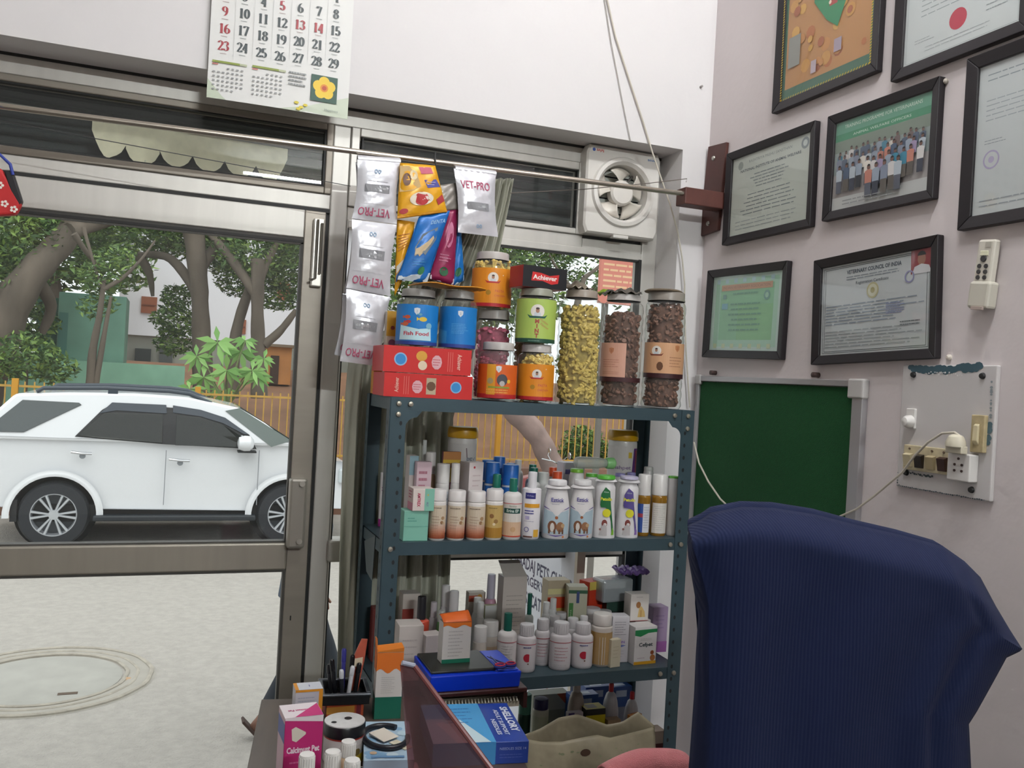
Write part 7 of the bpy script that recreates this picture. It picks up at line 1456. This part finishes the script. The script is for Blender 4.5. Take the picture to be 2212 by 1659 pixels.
tree('airy tree with bright sky behind, seen above the jars', (1250, 900), 16, [([.10, .08, .05], [(1230, 900, 0), (1240, 700, 0), (1262, 600, 0)]), ([.07, .06, .05, .03], [(1390, 590, 0), (1330, 565, 0), (1270, 545, 0), (1230, 540, 0)]), ([.05, .03, .02], [(1262, 600, 0), (1300, 570, 0), (1340, 520, 0)]), ([.04, .03, .02], [(1250, 640, 0), (1210, 590, 0), (1180, 540, 0)])],
     [(1100, 560, .5, .85), (1160, 540, 1, .8), (1220, 530, 1, .6), (1120, 640, 1, .7), (1240, 600, 1, .3), (1310, 620, 1, .3)], 6500, .06, 6)
for i, (px, py, Y, rad_, hz, lb) in enumerate(((-150, 640, 24, 2.0, 2.2, 'dense dark tree far left'), (110, 520, 24, 1.6, 2.5, 'dark leafy tree behind the kiosk'), (330, 380, 36, 2.0, 4, 'tall tree rising behind the white house'), (620, 400, 40, 2.2, 4, 'leafy tree behind the white house, near the door stile'), (1000, 600, 21, 1.8, 2.5, 'bushy tree behind the hanging pouches'), (1480, 560, 24, 2.2, 3, 'leafy tree beyond the red signboard'), (1330, 760, 30, 1.6, 2, 'low dark tree far behind the biscuit jars'))):
    c = pp(px, py, Y); z0 = bankz(Y)-.25; t = thing('tree', lb, 'tree', (c.x, c.y, z0)); MB().tube([(0, 0, 0), (.1, 0, (c.z-z0)*.6), (0, 0, c.z-z0)], [.25, .2, .12], 8).build('trunk', bark, t, smooth=True)
    crown(t, [(c.x, c.y, c.z, rad_), (c.x-rad_*.8, c.y, c.z-.6, rad_*.7), (c.x+rad_*.8, c.y, c.z-.4, rad_*.7)], 3800, .13, 20+i)
# large-leaved plant behind the car
b0 = pp(490, 880, 14.9); t = thing('papaya_plant', 'bright green large-leaved plant spreading above the railing', 'plant', b0); o = Vector(b0)
m = MB(); mm = MB(); rd = random.Random(12)
for (x, y, r) in ((470, 740, 52), (425, 770, 44), (520, 760, 50), (545, 800, 44), (440, 815, 46), (490, 800, 50), (560, 815, 40), (410, 840, 44), (480, 845, 42), (530, 735, 34), (570, 775, 34)):
    c = pp(x, y, 14.9+rd.uniform(-.4, .3))-o; mm.tube([(0, 0, 0), tuple(c*.6+Vector((0, 0, .1))), tuple(c)], .012, 5)
    for k in range(9):
        a = 2*PI*k/9+rd.random()*.3; L = r*.0062*rd.uniform(.8, 1.1); d = Vector((math.cos(a), rd.uniform(-.5, .5), .55*math.sin(a)-.25)).normalized(); e = d.cross(Vector((0, 1, 0))).normalized()*L*.15
        m._a([c, c+d*L*.5+e, c+d*L+Vector((0, 0, -.04)), c+d*L*.5-e], [(0, 1, 2, 3)], rd.choice((0, 0, 1)))
m.build('leaves', [mat('#86b562', .5), mat('#6a9c4c', .5)], t); mm.build('stem', mat('#6a7a4a', .7), t, smooth=True)
for (px, py, r, lb) in ((1262, 955, .42, 'green bush behind the railing, right of the slanting trunk'), (60, 770, .5, 'low shrub growing before the green kiosk wing')):
    c = pp(px, py, 14.9); t = thing('bush', lb, 'bush', (c.x, c.y, .2)); crown(t, [(c.x, c.y, c.z, r), (c.x+r*.7, c.y, c.z-.15, r*.7), (c.x-r*.6, c.y, c.z-.2, r*.6)], 1300, .06, 40)
    MB().tube([(0, 0, 0), (0, 0, max(.1, c.z-.3))], .02, 6).build('stem', bark, t)
# red signboard on posts outside
a, b = at(1300, 550, Y=8), at(1378, 640, Y=8)
t = thing('street_signboard', 'faded red signboard with rows of yellowish lettering', 'signboard', (a.x, 8, G))
dr_ = at(1366, 540, Y=8).z-a.z
MB().prism([(0, 0, b.z-G-.1), (.9, 0, b.z-G-.1), (.9, 0, a.z-G+.55), (0, 0, a.z-G)], (0, .05, 0)).build('board', mat('#c97a6a', .6), t)
MB().prism([(-.01, -.005, a.z-G), (.9, -.005, a.z-G+.55), (.9, -.005, a.z-G+.59), (-.01, -.005, a.z-G+.05)], (0, .06, 0)).build('top_edge', mat('#c9c3b8', .6), t)
p = Print(flat(0)); 
for k in range(6): p.lines(.03, b.z-G+.0+k*.055, .85, b.z-G+.035+k*.055, 1, '#dcb48a', k, .6)
p.build('lettering', t)
for x in (.08, .8): MB().box(x, x+.05, .05, .1, 0, b.z-G).build('post', mat('#6a6660', .6), t)
q = at(1290, 541, Y=10)
t = thing('street_lamp', 'dark boxy street lamp head hanging among the branches', 'street lamp', (q.x, 10, G))
MB().box(-.11, .11, -.08, .08, q.z-G-.06, q.z-G+.06).build('lamp_head', mat('#1f2a28', .6), t, bevel=.01); MB().tube([(1.2, 0, 0), (1.2, 0, q.z-G+.1), (.1, 0, q.z-G+.05)], .03, 8).build('lamp_pole', mat('#4a4c4a', .6), t)
# ------------------------------------------------------------------ motorcycle outside the side window
q = at(1165, 990, Y=12.3)
t = thing('motorcycle', 'parked motorcycle outside, only mirrors and handlebar showing', 'motorcycle', (q.x, 12.3, G))
zq = q.z-G; chm = mat('#c3c8cc', .12, .9); mk = mat('#1a1c20', .5)
for x, nm in ((-.65, 'rear'), (.65, 'front')):
    wl = MB().lathe([(.24, -.04), (.30, -.05), (.31, 0), (.30, .05), (.24, .04)], 28, (x, 0, .31), ax='y', cap=False).build('wheel', mk, t, smooth=True)
    m = MB(); [m.tube([(x, 0, .31), (x+.25*math.cos(a*PI/5), 0, .31+.25*math.sin(a*PI/5))], .006, 5) for a in range(10)]; m.build('spokes', chm, wl)
MB().loft([[(x, -w_, z0), (x, w_, z0), (x, w_*.8, z1), (x, -w_*.8, z1)] for x, w_, z0, z1 in ((-.75, .06, .65, .78), (-.3, .12, .62, .80), (.05, .14, .60, .88), (.3, .10, .62, .84), (.4, .04, .65, .75))]).build('tank_and_seat', mat('#7a2a2a', .3), t, smooth=True, bevel=.01)
MB().box(-.2, .25, -.12, .12, .25, .58).build('engine', mat('#4a4c50', .4, .6), t, bevel=.02)
MB().tube([(.65, -.07, .31), (.42, -.07, .85), (.36, -.07, zq-.1)], .02, 8).tube([(.65, .07, .31), (.42, .07, .85), (.36, .07, zq-.1)], .02, 8).build('fork', chm, t, smooth=True)
MB().tube([(.20, -.36, zq-.04), (.32, -.2, zq-.06), (.36, 0, zq-.10), (.32, .2, zq-.06), (.20, .36, zq-.04)], .012, 8).build('handlebar', chm, t, smooth=True)
for s in (-1, 1):
    mr = MB().tube([(.30, s*.25, zq-.05), (.27, s*.30, zq+.02), (.30, s*.34, zq+.06)], .006, 6).build('mirror_stem', chm, t, smooth=True)
    MB().lathe([(.01, -.012), (.05, -.006), (.055, .004), (.04, .008)], 16, (.32, s*.37, zq+.08), ax='x').build('mirror', chm, mr, smooth=True)
